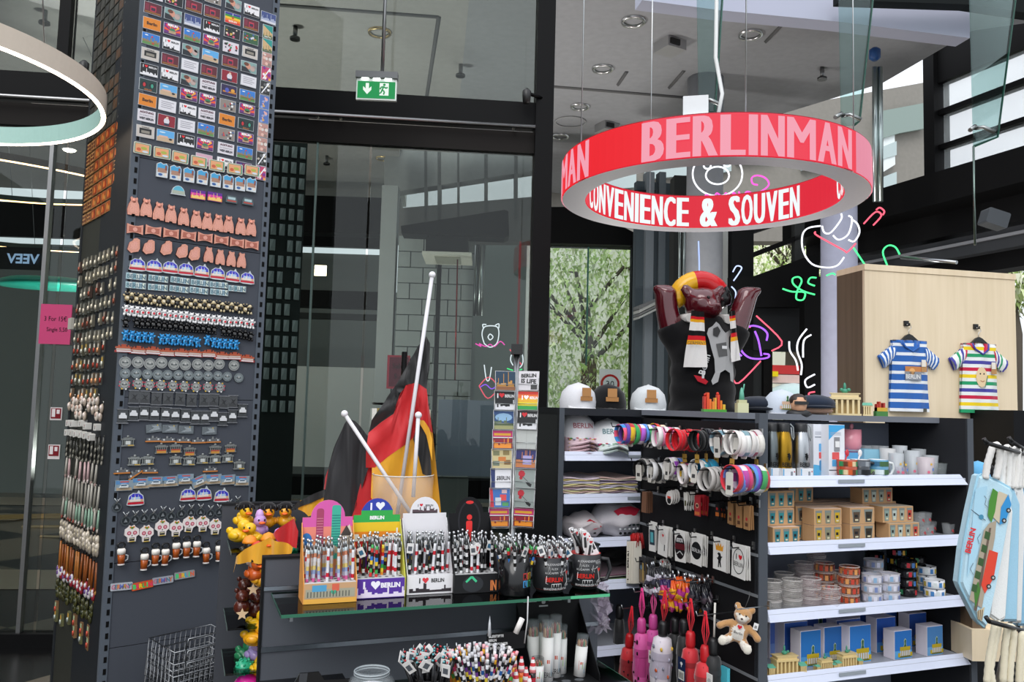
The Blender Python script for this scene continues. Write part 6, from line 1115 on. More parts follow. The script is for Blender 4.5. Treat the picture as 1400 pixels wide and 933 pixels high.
# ---------- goods on the slatted side
def hookat(px,py,off,L,name='display_hook',lab='black display hook'):
    pass
hk_n=[0]
def hook(x,z,L,desc,dbl=0):
    m=MB().tube([(0,0,0),(0,-L,-.004),(0,-L-.006,.012)],.0022,'17181a' if not dbl else 'c0c4c8','me',5).box(-.006,.006,-.006,0,-.012,.014,'aaa','me')
    thing('display_hook',m,FM(EP,x,-.003,z),desc,'hook','hooks on the slatted side')
def ring(r,w,c,c2=None,t=.0022):
    m=MB(); n=18; v=[];f=[];cs=[]
    for i in range(n):
        a=2*PI*i/n
        for rr,y in ((r,-w/2),(r,w/2),(r-t,w/2),(r-t,-w/2)): v.append((rr*cos(a),y,rr*sin(a)))
    for i in range(n):
        j=(i+1)%n
        for q in range(4): f.append((i*4+q,i*4+(q+1)%4,j*4+(q+1)%4,j*4+q)); cs.append((c2 if c2 and (i//2)%2 else c))
    return m.add(v,f,cs,'k',True).mesh()
def bunch(px,py,cols,desc,w=.018,r=.036,off0=.03,step=.016,tags=None,sq=.86,lean=.0,cards=0):
    # px,py: where the middle of the bunch shows; rings share one hook
    n=len(cols); mid=off0+step*(n-1)/2; x,z=EP.loc(px,py,-mid); hook(x,z+r*sq,off0+step*n+.02,f'black display hook carrying the {desc}')
    for i,c in enumerate(cols):
        c1,c2=(c if isinstance(c,tuple) else (c,None)); M=FM(EP,x+rnd.uniform(-.004,.004)+lean*i,-off0-step*i,z+rnd.uniform(-.003,.003)-.0)@RZ(rnd.uniform(-.2,.2))@RX(rnd.uniform(-.12,.12))@Matrix.Diagonal((1,1,sq*1.15,1))
        g=[('band',ring(r*rnd.uniform(1.02,1.14),w*1.1,c1,c2))]
        if cards and i%cards==0: g.append(('backing_card',MB().box(-.017,.017,-w/2-.002,-w/2,-r-.012,r*.5,'d8d4cc','p',.006).poly(rect(-.01,-r+.006,.008,-r+.02),-w/2-.0025,'444').mesh()))
        if tags and i%tags==0: g.append(('gold_tag',MB().box(-.011,.011,-.001,.001,-r-.045,-r-.014,'a8843c','p').poly(rect(-.007,-r-.034,.007,-r-.03),-.0015,'5a4418').tube([(0,0,-r-.014),(0,0,-r)],.0008,'a8843c','s',4).mesh(),None,'gold-brown card tag'))
        thing('wristband',g,M,f'band of the {desc}, {"front one" if i==n-1 else "rearmost one" if i==0 else nth(i)+" from the panel"}','wristband',f'{desc}')
bunch(877,594,[('c83848','f4e0c0'),'3aa8a0',('e8b830','d84030'),'8a5ac0',('48a060','f0e8e0'),'5a90d8',('b060c8','f0e0f0'),'e83858','38a058',('d8b030','c03838'),'6a48a8',('f06080','3a8ad0')],'rainbow coloured bunch at the upper left',r=.038,step=.017,cards=4)
bunch(893,600,['111','e8e8e8','161616','c8c8c8','1a1a1a'],'black and white bunch beside the rainbow one',r=.036)
bunch(911,598,['e0dcdc',('d8d4d4','222'),'e070a0','dcd8d8','e48ab0','e0dcdc'],'white and pink bunch in the upper row',r=.037,cards=2)
bunch(938,602,['d81c28','d02030',('d81c28','c41824'),'e02834','c81c28','d82430'],'bright red bunch in the upper row',r=.038,tags=3,w=.018,step=.02)
bunch(965,602,['111113','0d0d0f','26282e','141416','0e0e10'],'black bunch in the upper row',r=.037,tags=2,w=.018,step=.02)
bunch(994,606,[('dcd8d0','b8b4b0'),'e06a80','dcd8d2','d8d4d0',('e0dcd8','6a8a98')],'white and red bunch in the upper row',r=.04,cards=2,step=.018)
bunch(1018,606,[('dcd8d0','c8c0c0'),('e8e4e0','b8506a'),'d0ccc8',('dcdcd8','7a98a0'),'e0dcd8','d4d0cc'],'white patterned bunch near the front post',r=.041,cards=2,step=.018,tags=5)
bunch(885,641,['1a1a1c','e0dcd8','141416','d0ccc8','18181a'],'black and white bunch, lower row left',r=.036,cards=2)
bunch(901,645,['d8d8d8','c8c8c8','e0e0e0','222','d4d4d4'],'white carded bunch in the lower row',r=.034,cards=1)
bunch(923,640,[('c83858','48a058'),('d8a030','5a80c8'),('9a4ab8','e0e0e0'),'dcd8d4'],'multicoloured bunch in the lower row',r=.037,cards=1)
bunch(941,648,[('e070a8','e0e0e0'),'d860a0',('d8b040','3a3a3a'),'e8e0e0'],'pink bunch in the lower row',r=.035,cards=2)
bunch(963,643,['2a98c0','3aa8cc','2488b0',('58b8c8','e0e0e0'),'dcdcdc'],'turquoise bunch in the lower row',r=.037,cards=4,w=.018)
bunch(983,655,['b8b4b0','c4c0bc','bcb8b4','c8c4c0','b4b0ac','c0bcb8'],'pale grey bunch in the lower row',r=.04,w=.02,step=.02)
bunch(1005,663,['b0aca8','c0bcb8','aaa6a2','bab6b2'],'grey bunch beside the front rainbow one',r=.038,w=.02)
bunch(1020,655,[('d03848','e8c040'),('48a060','e8e8e8'),'7a58c8','5a90d0','d84878',('b04a98','e8d8e8'),'6a8ad8','d83848'],'rainbow bunch, lower row right end',r=.043,step=.016,cards=7)
# third row: cards and badges
def cardset(px,py,n,mesh,name,desc,grp,off0=.03,step=.01,cat='card',tilt=.1,hk=.04,fan=.0):
    mid=off0+step*(n-1)/2; x,z=EP.loc(px,py,-mid); hook(x,z+hk,off0+step*n+.015,f'black display hook carrying the {desc}')
    for i in range(n): thing(name,mesh[i%len(mesh)] if isinstance(mesh,list) and not isinstance(mesh[0],tuple) else mesh,FM(EP,x+rnd.uniform(-.003,.003)+fan*(i-n/2),-off0-step*i,z+rnd.uniform(-.003,.003))@RZ(rnd.uniform(-tilt,tilt))@RY(rnd.uniform(-.08,.08)),f'{desc}, {"front one" if i==n-1 else "rearmost one" if i==0 else nth(i)+" from the panel"}',cat,grp)
br=MB().box(-.017,.017,-.001,.001,-.045,.035,'a07850','p').poly(circ(0,-.01,.006,8),-.0015,'b82838').poly(rect(-.008,-.034,.008,-.022),-.0015,'5a3a28').mesh()
dkb=MB().box(-.014,.014,-.0015,.0015,-.05,.035,'6a4630','k').mesh(); cardset(886,684,6,dkb,'brown_pendant','brown strap pendant at the left end of the third row','brown strap pendants',fan=.006,tilt=.4,cat='pendant')
bw=MB().prism(circ(0,.0,.024,10,.028),-.001,.001,'d8d4d0','p').poly(circ(0,-.01,.014,8),-.0015,'1a1a1a').poly(rect(-.012,-.002,.01,.006),-.002,'d04030').mesh(); cardset(920,680,4,bw,'badge_card','round white and black badge in the third row','white badges, third row'); 
ww=MB().prism([(-.014,.03),(.014,.03),(.016,.0),(.008,-.014),(.006,-.038),(0,-.03),(-.006,-.038),(-.012,.0)],-.001,.001,'d4d2cc','p').poly(rect(-.006,-.02,.006,.0),-.0015,'5a5a40').mesh(); cardset(942,684,4,ww,'charm_card','narrow white charm card in the third row','narrow white charm cards')
rc=MB().box(-.024,.024,-.001,.001,-.038,.034,'a82830','p').poly(circ(0,.0,.014,8,.01),-.0015,'d8b090').poly(circ(0,.0,.01,8,.006),-.002,'3a1a1a').poly(rect(-.02,-.034,.02,-.022),-.0015,'c87038').mesh(); cardset(958,690,5,rc,'red_card','red pictured card in the third row','red cards, third row',fan=.004,tilt=.3)
ob=MB().prism(circ(0,.0,.014,8,.03),-.001,.001,'1a1a1a','p').poly(rect(-.01,-.018,.01,-.004),-.0015,'b8642c').poly(circ(0,.008,.006,6),-.0015,'a82828').mesh(); cardset(985,700,4,ob,'charm_card','black and orange charm in the third row','black and orange charms')
cardset(1001,700,3,br,'brown_card','brown card with red dot, left group','brown cards, third row',fan=.005); cardset(1014,702,4,br,'brown_card','brown card with red dot, middle group','brown cards, third row',fan=.005); cardset(1024,706,4,br,'brown_card','brown card with red dot, right group','brown cards, third row',fan=.006)
# fourth row: sticker packs
def stick(k,w=.078,h=.112):
    m=MB().box(-w/2,w/2,-.0008,.0008,-h/2,h/2,'dcdad6','p'); y=-.0012; y2=-.0016
    if k==0: m.poly(rect(-.02,-.03,.02,.03),y,'2a3a44').poly(rect(-.012,-.02,.01,.02),y2,'58a8b0')
    elif k==1: m.poly(circ(0,.012,.026,14),y,'d0ccc8').poly(sc(HEART,.0,.022,.014),y2,'c83838').poly(rect(.012,-.034,.018,-.01),y2,'333')
    elif k==2: m.poly(circ(0,0,.034,18,.046),y,'1a1416').poly(rect(-.032,-.01,.032,.012),y2,'5a1820').strip([(-.02,.03),(.02,.03)],y2,.004,'ccc').strip([(-.022,-.028),(0,-.016),(.02,-.028)],y2,.004,'bbb').text('BERLIN',0,.018,.01,-.002,'ddd','c',.02,1,maxw=.05)
    elif k==3: m.poly(circ(0,-.004,.032,18),y,'17181a').text('BERLIN',0,-.01,.014,y2,'d8d8d8','c',.0,1,maxw=.056)
    elif k==4:
        m.poly([(-.02,.012),(.02,.012),(.024,.036),(.014,.026),(.008,.04),(0,.027),(-.008,.04),(-.014,.026),(-.024,.036)],y,'d8942c'); m.poly([(-.008,-.046),(-.002,-.046),(0,-.03),(.006,-.044),(.012,-.044),(.008,-.024),(.012,-.012),(.02,-.006),(.01,-.006),(.006,.004),(-.004,.006),(-.012,.0),(-.004,-.006),(-.01,-.014),(-.016,-.014),(-.006,-.022)],y,'17181a')
    else: m.tube([(.031*cos(a*PI/12),-.001,.042*sin(a*PI/12)) for a in range(24)],.0014,'222','p',4,closed=True).text('I',-.012,.006,.018,y2,'1a1a1a','c',.03,1).poly(sc(HEART,.01,.014,.02),y2,'c8202c').text('BERLIN',0,-.018,.016,y2,'1a1a1a','c',.0,1,maxw=.05)
    return m.mesh()
for px,py,k,n,w,d in [(893,734,0,2,.05,'narrow sticker pack with teal strip'),(910,741,1,4,.07,'white sticker pack with small red heart'),(933,747,2,4,.07,'sticker pack with dark oval emblem'),(956,752,3,4,.07,'sticker pack with black lettered disc'),(987,759,4,3,.075,'sticker pack with gold crown over black bear'),(1013,768,5,3,.078,'sticker pack with heart and lettering in an oval')]:
    cardset(px,py,n,stick(k,w),'sticker_pack',d,'sticker packs on the fourth row',off0=.05,step=.008,tilt=.03,hk=.05)
# fifth row
pcx=MB().box(-.03,.03,-.001,.001,-.055,.05,'3a3a3c','p').poly(rect(-.026,-.05,.026,.0),-.0015,'7a6a50').poly(circ(-.008,.01,.01,8),-.0015,'6a8aa0').poly(rect(.004,-.04,.016,.03),-.002,'b89858').mesh(); cardset(884,780,5,pcx,'picture_card','dark picture card at the left of the fifth row','picture cards, fifth row',tilt=.1)
cardset(909,777,3,stick(1,.05,.05),'white_card','small white card above the black and white tassels','small white cards')
def tass(c1,c2,c3,n=5,L=.05):
    m=MB(); R=random.Random(c1+c2)
    for i in range(n): 
        y=-.008+.004*i; x=R.uniform(-.006,.006); z=0
        pts=[(x*.2,y,.02)]+[(x+.006*sin(j*1.6+i),y,-.012*j) for j in range(6)]
        m.tube(pts,[.002,.005,.007,.007,.006,.005,.003],c1,'g',5,cols=[c1,c2,c3])
    m.tube([(0,0,.02),(0,0,.035)],.003,'c0c4c8','me',5); return m.mesh()
for px,py,cs,n,d in [(905,797,('2c2c30','c0bcc8','4a4a58'),5,'black and white speckled tassel'),(918,812,('3a2a5a','c8407a','d89030'),4,'purple and orange tassel at the left'),(931,812,('e05a20','e8a828','b83a7a'),4,'orange tassel in the middle'),(944,815,('d86020','b83a90','e0a828'),4,'orange and magenta tassel at the right'),(958,818,('16161a','2c2c34','4a4048'),4,'black glitter tassel')]:
    mid=.06; x,z=EP.loc(px,py,-mid); 
    for i in range(n): thing('tassel_charm',tass(*cs),FM(EP,x+rnd.uniform(-.016,.016),-.03-.02*i,z+.03+rnd.uniform(-.008,.008))@RY(rnd.uniform(-.3,.3))@Matrix.Diagonal((1.8,1.5,1.45,1)),f'{d}, {"front one" if i==n-1 else nth(i)+" from the panel"}','tassel','coloured tassel charms')
    hook(x,z+.062,.12,f'steel hook carrying the {d}',1)
# teddy bear
def teddy():
    b=MB(); b.ell((0,-.02,0),(.036,.03,.042)); b.ell((.0,-.028,.062),(.034,.03,.03)); b.ell((0,-.052,.054),(.017,.014,.013))
    for s in(-1,1): b.ell((s*.027,-.022,.09),(.013,.008,.014)); b.tube([(s*.025,-.02,.025),(s*.055,-.03,.012),(s*.07,-.036,.0)],[.014,.013,.014],n=8); b.ell((s*.07,-.036,.0),.014); b.tube([(s*.02,-.02,-.03),(s*.04,-.045,-.045),(s*.045,-.06,-.04)],[.018,.017,.019],n=8)
    def cf(c):
        x,y,z=c
        if y<-.045 and z<-.02: return 'dcd4c8'
        if y<-.048 and .03<z<.07: return 'e0d8cc'
        if abs(x)<.03 and y<-.04 and z<.04: return 'dcd8d0'
        return 'b88a58'
    body=organic(b,.004,cf,'fu',1,.35)
    e=MB().ell((-.012,-.055,.07),.0035,'111','g',6,4).ell((.012,-.055,.07),.0035,'111','g',6,4).ell((0,-.067,.058),(.005,.004,.0035),'3a1c14','g',6,4)
    soles=MB().ell((-.046,-.076,-.04),(.016,.006,.017),'e0dacd','fu',10,6).ell((.046,-.076,-.04),(.016,.006,.017),'e0dacd','fu',10,6)
    h=MB().prism(sc(HEART,0,.022,.016),-.054,-.05,'c82430','k').text('Berlin',0,-.004,.01,-.0525,'333','c',0,1); t=MB().box(.045,.062,-.042,-.041,.03,.055,'e4e4e4','p').poly(rect(.049,.036,.058,.046),-.0425,'888'); c=MB().tube([(0,-.02,.09),(.004,-.01,.13),(0,0,.15)],.0012,'555','s',4)
    return [('body',body),('face',e),('sole',soles),('shirt_print',h),('price_tag',t),('hanging_cord',c)]
x,z=EP.loc(1004,862,-.08); thing('teddy_bear',teddy(),FM(EP,x,-.06,z)@RZ(.85)@RY(.25)@Matrix.Scale(.9,4),'small light brown teddy bear with red heart hanging on the slatted side','plush toy')
x,z=EP.loc(1018,829,-.1); hook(x+.005,z-.004,.13,'steel hook from which the teddy bear hangs',1)
# umbrellas hanging lower down
def umb(c,c2,L=.22,r=.024,cap_='1a1a1c',pat=0,strap=None):
    L*=1.35; r*=1.45
    n=10; b=MB().lathe([(r*.55,-L),(r*.8,-L*.9),(r,-L*.55),(r*1.02,-L*.2),(r*.85,-.01),(r*.4,0)],14,[c,c,c2 if pat else c,c,c],'y'); 
    for i in range(5): a=i*1.25; b.tube([(r*.6*cos(a),r*.6*sin(a),-L*.95),(r*1.06*cos(a+.3),r*1.06*sin(a+.3),-L*.5),(r*.8*cos(a+.5),r*.8*sin(a+.5),-.01)],.0025,c2,'y',4)
    if pat==1:
        R=random.Random(L)
        for i in range(16): a=R.uniform(0,6.28); z=-L*R.uniform(.1,.85); b.ell((r*cos(a),r*sin(a),z),(.006,.004,R.uniform(.003,.012)),'241018','p',5,3)
    if pat==2:
        R=random.Random(1)
        for i in range(22): a=R.uniform(0,6.28); z=-L*R.uniform(.12,.85); b.ell((r*cos(a),r*sin(a),z),(.009,.004,.008),['c85a30','8a8a98','c84a90','b0b0c0','d8b048'][i%5],'p',6,3)
    h=MB().lathe([(.015,-.004),(.018,.01),(.017,.045),(.012,.055),(0,.056)],12,cap_,'s'); s=MB()
    if strap: [s.tube([(0,0,.045),(dx,0,.1),(dx*.2,0,.17)],.0024,strap,'k',4) for dx in (-.02,-.008,.01,.022)]
    bd=MB().lathe([(r*1.06,-L*.3),(r*1.06,-L*.22)],14,c2,'y',cap=False)
    return [('folded_canopy',b),('handle',h),('closing_band',bd)]+([('wrist_strap',s)] if strap else [])
UM=[(860,905,.10,('c81c28','901420',.17,.022,'b81820',1,'d02030'),'red umbrella in clear wrap at the left of the umbrellas',.12),(877,885,.14,('d858a0','b83880',.22,.021,'c84890',1,'e0408a'),'long bright pink umbrella with black marks',.0),(893,880,.1,('c84a98','a83880',.15,.02,'c04890',0,'e05a98'),'shorter pink umbrella behind the long pink one',.0),
 (906,890,.15,('dcd4dc','b8b0c0',.2,.027,'18181a',2,'d02030'),'white umbrella printed with coloured marks',.08),(923,885,.08,('101012','1c1c20',.18,.018,'141416',0,None),'black umbrella left of the dark blue label',.0),(935,888,.1,('121214','1c1c20',.18,.018,'141416',0,None),'black umbrella beside the navy card label',.0),(944,905,.12,('c8202c','981820',.16,.022,'c02028',0,'d82838'),'short red umbrella right of the navy label',.0),
 (964,925,.14,('c81c28','981820',.15,.024,'b81820',0,'d82838'),'red umbrella lowest at the right',-.0),(975,915,.12,('141416','1e1e22',.16,.02,'141416',0,None),'black umbrella at the right end',.0),(847,865,.05,('0f0f11','1a1a1e',.2,.016,'141416',0,None),'thin black umbrella furthest left',.0)]
for px,py,off,a,l,t in UM:
    x,z=EP.loc(px,py-20,-off); thing('folded_umbrella',umb(*a),FM(EP,x,-off,z)@RY(t),l,'umbrella','folding umbrellas on the slatted side')
    if a[-1]: hook(x,z+.16,off+.03,f'steel hook carrying the {l}',1)
nv=MB().box(-.022,.022,-.001,.001,-.045,.035,'18284a','p').poly(rect(-.018,-.04,.018,-.008),-.0015,'d4d4cc').poly(circ(0,.016,.008,8,.006),-.0015,'e0e0e0').poly(rect(-.002,.004,.002,.016),-.0018,'e0e0e0'); [nv.poly(rect(-.014+.004*i,-.036,-.012+.004*i,-.014),-.0018,'333') for i in range(7)]
x,z=EP.loc(932,914,-.17); thing('label_card',nv,FM(EP,x,-.17,z),'navy blue card label with umbrella picture and barcode','label')
for px,py,l,c in [(890,899,'white label with a dark picture on the pink umbrella','2a1a1a'),(970,931,'white label at the bottom right of the umbrellas','b8b8b8')]:
    x,z=EP.loc(px,py,-.17); thing('label_card',MB().box(-.016,.016,-.001,.001,-.024,.022,'e4e2de','p').poly(circ(0,-.002,.01,8),-.0015,c),FM(EP,x,-.17,z),l,'label')
x,z=EP.loc(991,925,-.1); thing('blue_packet',MB().box(-.02,.02,-.006,.006,-.05,.03,'4ab0c0','g'),FM(EP,x,-.1,z),'turquoise packet hanging at the lower right of the slatted side','packet')
x,z=EP.loc(984,860,-.06); thing('pen_on_card',MB().tube([(0,0,.09),(-.006,0,-.06)],.004,'d8d4cc','s',7),FM(EP,x,-.08,z),'thin white stick left of the teddy bear','stick')
x,z=EP.loc(852,834,-.08); thing('lettered_strap',MB().box(-.07,.07,-.012,0,-.018,.018,'121214','k',.006).text('BERLIN',-.0,-.013,.026,-.0125,'5a88d8','c',.05,1,maxw=.12),FM(EP,x,-.25,z-.005)@RZ(.9)@RY(.12),'black strap with pale blue lettering between the shelves','strap')
R=random.Random(4); jt=[[(R.uniform(-.009,.009),R.uniform(-.018,.018),R.uniform(-.009,.009)) for _ in range(9)] for _ in range(12)]
def cbf(u,v): i,j=int(round(u*8)),int(round(v*11)); d=jt[j][i]; w=.042*(1-.35*abs(v-.45)); return (-w+2*w*u+d[0],-.02*sin(PI*u)+d[1],.14*v+d[2])
cbg=MB().grid(cbf,8,11,lambda u,v:['e0d4e0','b4a8b8','c8bccc','9a90a0'][int(u*8+v*33)%4],'cp',smooth=False).grid(lambda u,v:(cbf(1-u,v)[0],.02-cbf(1-u,v)[1],cbf(1-u,v)[2]),8,11,'b8acbc','cq',smooth=False)
thing('clear_bag',[('plastic_bag',cbg),('contents',MB().ell((0,.01,.035),(.026,.01,.02),'6a6070','k',9,6))],TR(at(817,862,2.62))@RZ(.2),'crumpled clear plastic bag hanging right of the glass shelf','bag')
# ================================================================ pen counter with glass shelf
GZ=1.035
pg=[('panel',MB().box(0,1.0,0,.03,0,1.122,'565960','pt')),('panel_edge',MB().box(-.006,.0,-.003,.032,0,1.124,'17181a','pt')),('panel_edge',MB().box(-.006,1.003,-.003,.032,1.122,1.128,'1d1e20','pt')),('slat_rail',MB().box(0,1.0,-.006,.0,1.04,1.05,'9aa2ac','me')),('slat_rail',MB().box(0,1.0,-.006,.0,.88,.892,'9aa2ac','me')),('slat_rail',MB().box(0,1.0,-.006,.0,.72,.732,'9aa2ac','me')),('foot',MB().box(0,1.0,-.4,.03,0,.1,'17181a','pt'))]
thing('pen_counter',pg,fm(PG),'dark slatted counter panel behind the pens and glass shelf','counter')
def gshelf(x0,x1,z,d,lab,th=.008):
    P=[(x0,-d),(x1,-d),(x1,-.004),(x0,-.004)]; m=MB().add([(x,y,z) for x,y in P]+[(x,y,z-th) for x,y in P],[(0,1,2,3),(7,6,5,4),(0,4,5,1),(1,5,6,2),(2,6,7,3),(3,7,4,0)],'cfe0da','shelf')
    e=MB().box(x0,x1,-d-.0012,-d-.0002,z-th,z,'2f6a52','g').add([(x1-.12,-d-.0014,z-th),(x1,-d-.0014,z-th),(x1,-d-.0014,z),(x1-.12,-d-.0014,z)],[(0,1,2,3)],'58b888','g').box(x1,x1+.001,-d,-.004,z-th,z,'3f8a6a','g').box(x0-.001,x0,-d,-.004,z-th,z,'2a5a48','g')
    b=MB(); [b.box(x-.004,x+.004,-d*.8,-.0,z-th-.022,z-th-.001,'8a8e92','me') for x in (x0+.03,x1-.1)]
    thing('glass_shelf',[('glass_plate',m),('polished_edge',e,None,'green polished edge'),('bracket',b)],fm(PG),lab,'shelf')
gshelf(.02,.905,GZ,.25,'green edged glass shelf carrying the pen displays'); gshelf(.0,1.0,.775,.36,'lower glass shelf under the jars and pencil cups, mostly out of frame')
inv=fm(PG).inverted()
def L(px,py,z): return inv@HZ(px,py,z)
def LP(px,py,off): x,z=PG.loc(px,py,off); return x,z
def pen(kind,rd):
    c={'paint':['dcd8d8','c85890','b8b8c8','8a9ac0','d8c070','ccc8c4','d8d4d4','c88060','b8c4c8'],'beads':['141414','c83030','3aa050','141414','e8c030','2a70c0'],'blk':['121214','121214','d8d8d8','141416'],'wht':['dcdce0','dcdce0','c82030','e4e4e8'],'stripe':['141414','e0e0e0','141414','c8c8c8'],'rain':['d82820','e89020','e8d030','38a048','3050b0','e0e0e0']}[kind]
    pts=[(0,0,.0+.0105*i) for i in range(10)]; m=MB().tube(pts,[.0036]+[.0042]*8+[.0036],c[0],'g',6,cols=c)
    t=MB().tube([(0,0,.094),(0,0,.104),(0,0,.110)],[.0038,.0034,.0016],'a8aaac','me',6).ell((0,0,.116),(.0042,.0042,.0046),'c8cacc','me',6,4).tube([(.004,-.003,.1),(.006,-.004,.075)],.0012,'b8babc','me',4)
    return [('barrel',m.mesh()),('clicker',t.mesh())]
PEN={k:pen(k,rnd) for k in('paint','beads','blk','wht','stripe','rain')}
def tagm(c='e2e0dc',c2='3a6a8a'): return MB().box(-.009,.009,-.0006,.0006,-.03,-.004,c,'p').poly(rect(-.006,-.024,.005,-.012),-.001,c2).tube([(0,0,-.004),(0,.0,.006)],.0006,'ccc','s',3).mesh()
TG=[tagm(),tagm('e6e4e0','b84a50'),tagm('dcdad8','555a60')]
def pens(M0,xs,ys,z,kinds,desc,grp,tilt=.06,p=.95,tagp=.2,seed=1):
    R=random.Random(seed); 
    for j,y in enumerate(ys):
        for i,x in enumerate(xs):
            if R.random()>p: continue
            g=list(PEN[R.choice(kinds)]); 
            if R.random()<tagp: g.append(('price_tag',R.choice(TG),None,None,TR((0,-.006,.095))@RZ(R.uniform(-.8,.8))@RY(R.uniform(-.5,.5))))
            thing('pen',g,M0@TR((x+R.uniform(-.002,.002),y,z+R.uniform(-.004,.006)))@RY(R.uniform(-tilt,tilt))@RX(R.uniform(-tilt,tilt)),f'{desc}, {["front","second","third","rear"][j]} row, {nth(i)} from left','pen',grp)
def display(px,py,w,rz,kind,lab):
    p=L(px,py,GZ+.001); M0=fm(PG)@TR(p)@RZ(rz); d=.085; fh=.05; bh=.205; BH=.24; t=.002
    side={'city':'e09a50','rain':'c8c850','white':'dcdcde','black':'1c1c1e'}[kind]; fc={'city':'c8a078','rain':'5a3a9c','white':'e6e4e6','black':'202022'}[kind]; topc={'city':'c8c8c8','rain':'c4c6ca','white':'d0d0d2','black':'b4b4b4'}[kind]
    b=MB().box(-w/2,w/2,0,d,0,fh,fc,'p').box(-w/2+.001,w/2-.001,.001,d-.001,fh,fh+.0012,topc,'p')
    for j in range(3):
        for i in range(7): b.poly(circ(0,0,.001,3),0,'222') if 0 else b.add([(-w/2+w*(i+.5)/7+.005*cos(a*PI/3),.017+.026*j+.005*sin(a*PI/3),fh+.0016) for a in range(6)],[tuple(range(6))],'2a2a2c','p')
    sd=MB()
    for s in(-1,1): sd.add([(s*w/2,0,0),(s*w/2,0,fh),(s*w/2,d,BH*.8),(s*w/2,d,0),(s*(w/2+t),0,0),(s*(w/2+t),0,fh),(s*(w/2+t),d,BH*.8),(s*(w/2+t),d,0)],[(0,1,2,3)[::1],(7,6,5,4),(0,4,5,1),(1,5,6,2),(2,6,7,3)],side,'p')
    y=d; arch=[(-w*.34,bh-.035)]+[(w*.34*cos(PI-PI*i/12),bh-.035+.045*sin(PI*i/12)) for i in range(1,12)]+[(w*.34,bh-.035)]
    shape=[(-w/2,0),(w/2,0),(w/2,BH-.035)]+[(a_,c_+.035) for a_,c_ in arch[::-1]]+[(-w/2,BH-.035)]
    bc={'city':'e89a68','rain':'d83a38','white':'e4e2e6','black':'1a1a1c'}[kind]
    bk=MB().prism(shape,y,y+t,bc,'p'); pr=MB(); pr.M=TR((0,0,.035)); q=y-.0006; F0=-.0006
    if kind=='city':
        pr.poly([(-w/2,bh-.035)]+arch+[(w/2,bh-.035),(w/2,bh-.06),(-w/2,bh-.06)],q,'d860a8').poly([(-w/2,bh-.06),(w/2,bh-.06),(w/2,bh-.09),(-w/2,bh-.1)],q,'e88a78')
        pr.poly(rrect(-.03,.06,-.011,bh-.012,.007),q-.0004,'a84868').poly(rrect(.01,.06,.034,bh-.004,.006),q-.0004,'48b098'); [pr.poly(rect(-.029,.075+.007*i,-.012,.0765+.007*i),q-.0008,'d88a98') for i in range(14)]; [pr.poly(rect(.011,.075+.007*i,.033,.077+.007*i),q-.0008,'2a7a78') for i in range(15)]
        pr.poly([(.036,.08),(w/2,.08),(w/2,.125),(.058,.15),(.036,.125)],q-.0006,'d8d0c0').poly([(.034,.12),(.05,.148),(.066,.12)],q-.0009,'4a4440').poly([(-w/2,.09)]+[(-w/2+.012+.014*cos(PI-PI*i/6),.11+.02*sin(PI*i/6)) for i in range(7)]+[(-w/2+.028,.09)],q-.0009,'3a78b8'); skyl(pr,-w/2,w/2,.075,.03,'b8a888',q-.0012,4)
        [pr.poly(rect(.038+.006*i,.085,.04+.006*i,.118),q-.0009,'3a3a40') for i in range(4)]
        pr.M=None; pr.poly(rect(-w/2,0,w/2,.012),F0,'e8b050').poly(rect(-w/2+.004,.014,w/2-.004,.036),F0,'a8a490').poly(rect(-w/2+.02,.03,-.01,.046),F0-.0002,'58a0c8').poly(rect(.004,.03,.022,.048),F0-.0002,'d86850').poly(sc(HEART,.008,.026,.014),F0-.0004,'4aa888'); [pr.poly(rect(-w/2+.008+.008*i,.016,-w/2+.011+.008*i,.03),F0-.0004,'6a6a60') for i in range(14)]
    elif kind=='rain':
        for i,(a,b_,c) in enumerate([(.125,.15,'e8c030'),(.1,.125,'e88a28'),(.15,.17,'3aa850')]): pr.poly(rect(-w/2,a,w/2,b_),q,c)
        pr.poly(rect(-w*.34,.17,w*.34,.182),q,'3aa850'); pr.poly([(-w*.34,.182)]+[(w*.34*cos(PI-PI*i/12),bh-.035+.045*sin(PI*i/12)) for i in range(2,11)]+[(w*.34,.182)],q-.0001,'3848a8'); pr.poly(rect(-.04,.03,.0,.06),q,'7a3a9c')
        pr.text('I',-.017,.184,.018,q-.0006,'eef','c',.05,1).poly(sc(HEART,.008,.193,.024),q-.0006,'eef0f8').text('BERLIN',0,.158,.009,q-.0006,'f4f4f4','c',.05,1,maxw=.05); skyl(pr,-w/2,w/2,.1,.03,'f0ece8',q-.0008,6)
        pr.M=None; pr.text('I',-w/2+.02,.026,.017,F0,'f4f0f8','c',.06,1).poly(sc(HEART,-.014,.033,.024),F0,'f4f0f8').text('BERLIN',.026,.027,.012,F0,'f4f0f8','c',.05,1,maxw=.052); skyl(pr,-w/2,w/2,.002,.022,'e8dcf0',F0-.0002,8)
    elif kind=='white':
        pr.text('I',-.02,.188,.007,q,'222','c',.03,1).poly(sc(HEART,-.011,.192,.009),q,'d02838').text('BERLIN',.012,.189,.005,q,'444','c',.02,1,maxw=.022); skyl(pr,-.036,.036,.172,.014,'5a4a50',q-.0002,5); pr.poly(rect(-.036,.17,.036,.172),q,'222')
        pr.M=None; pr.text('I',-.03,.03,.013,F0,'222','c',.04,1).poly(sc(HEART,-.014,.036,.017),F0,'d84048').text('BERLIN',.02,.031,.01,F0,'333','c',.03,1,maxw=.036); skyl(pr,-w/2+.004,w/2-.004,.005,.02,'3a3438',F0-.0002,12)
    else:
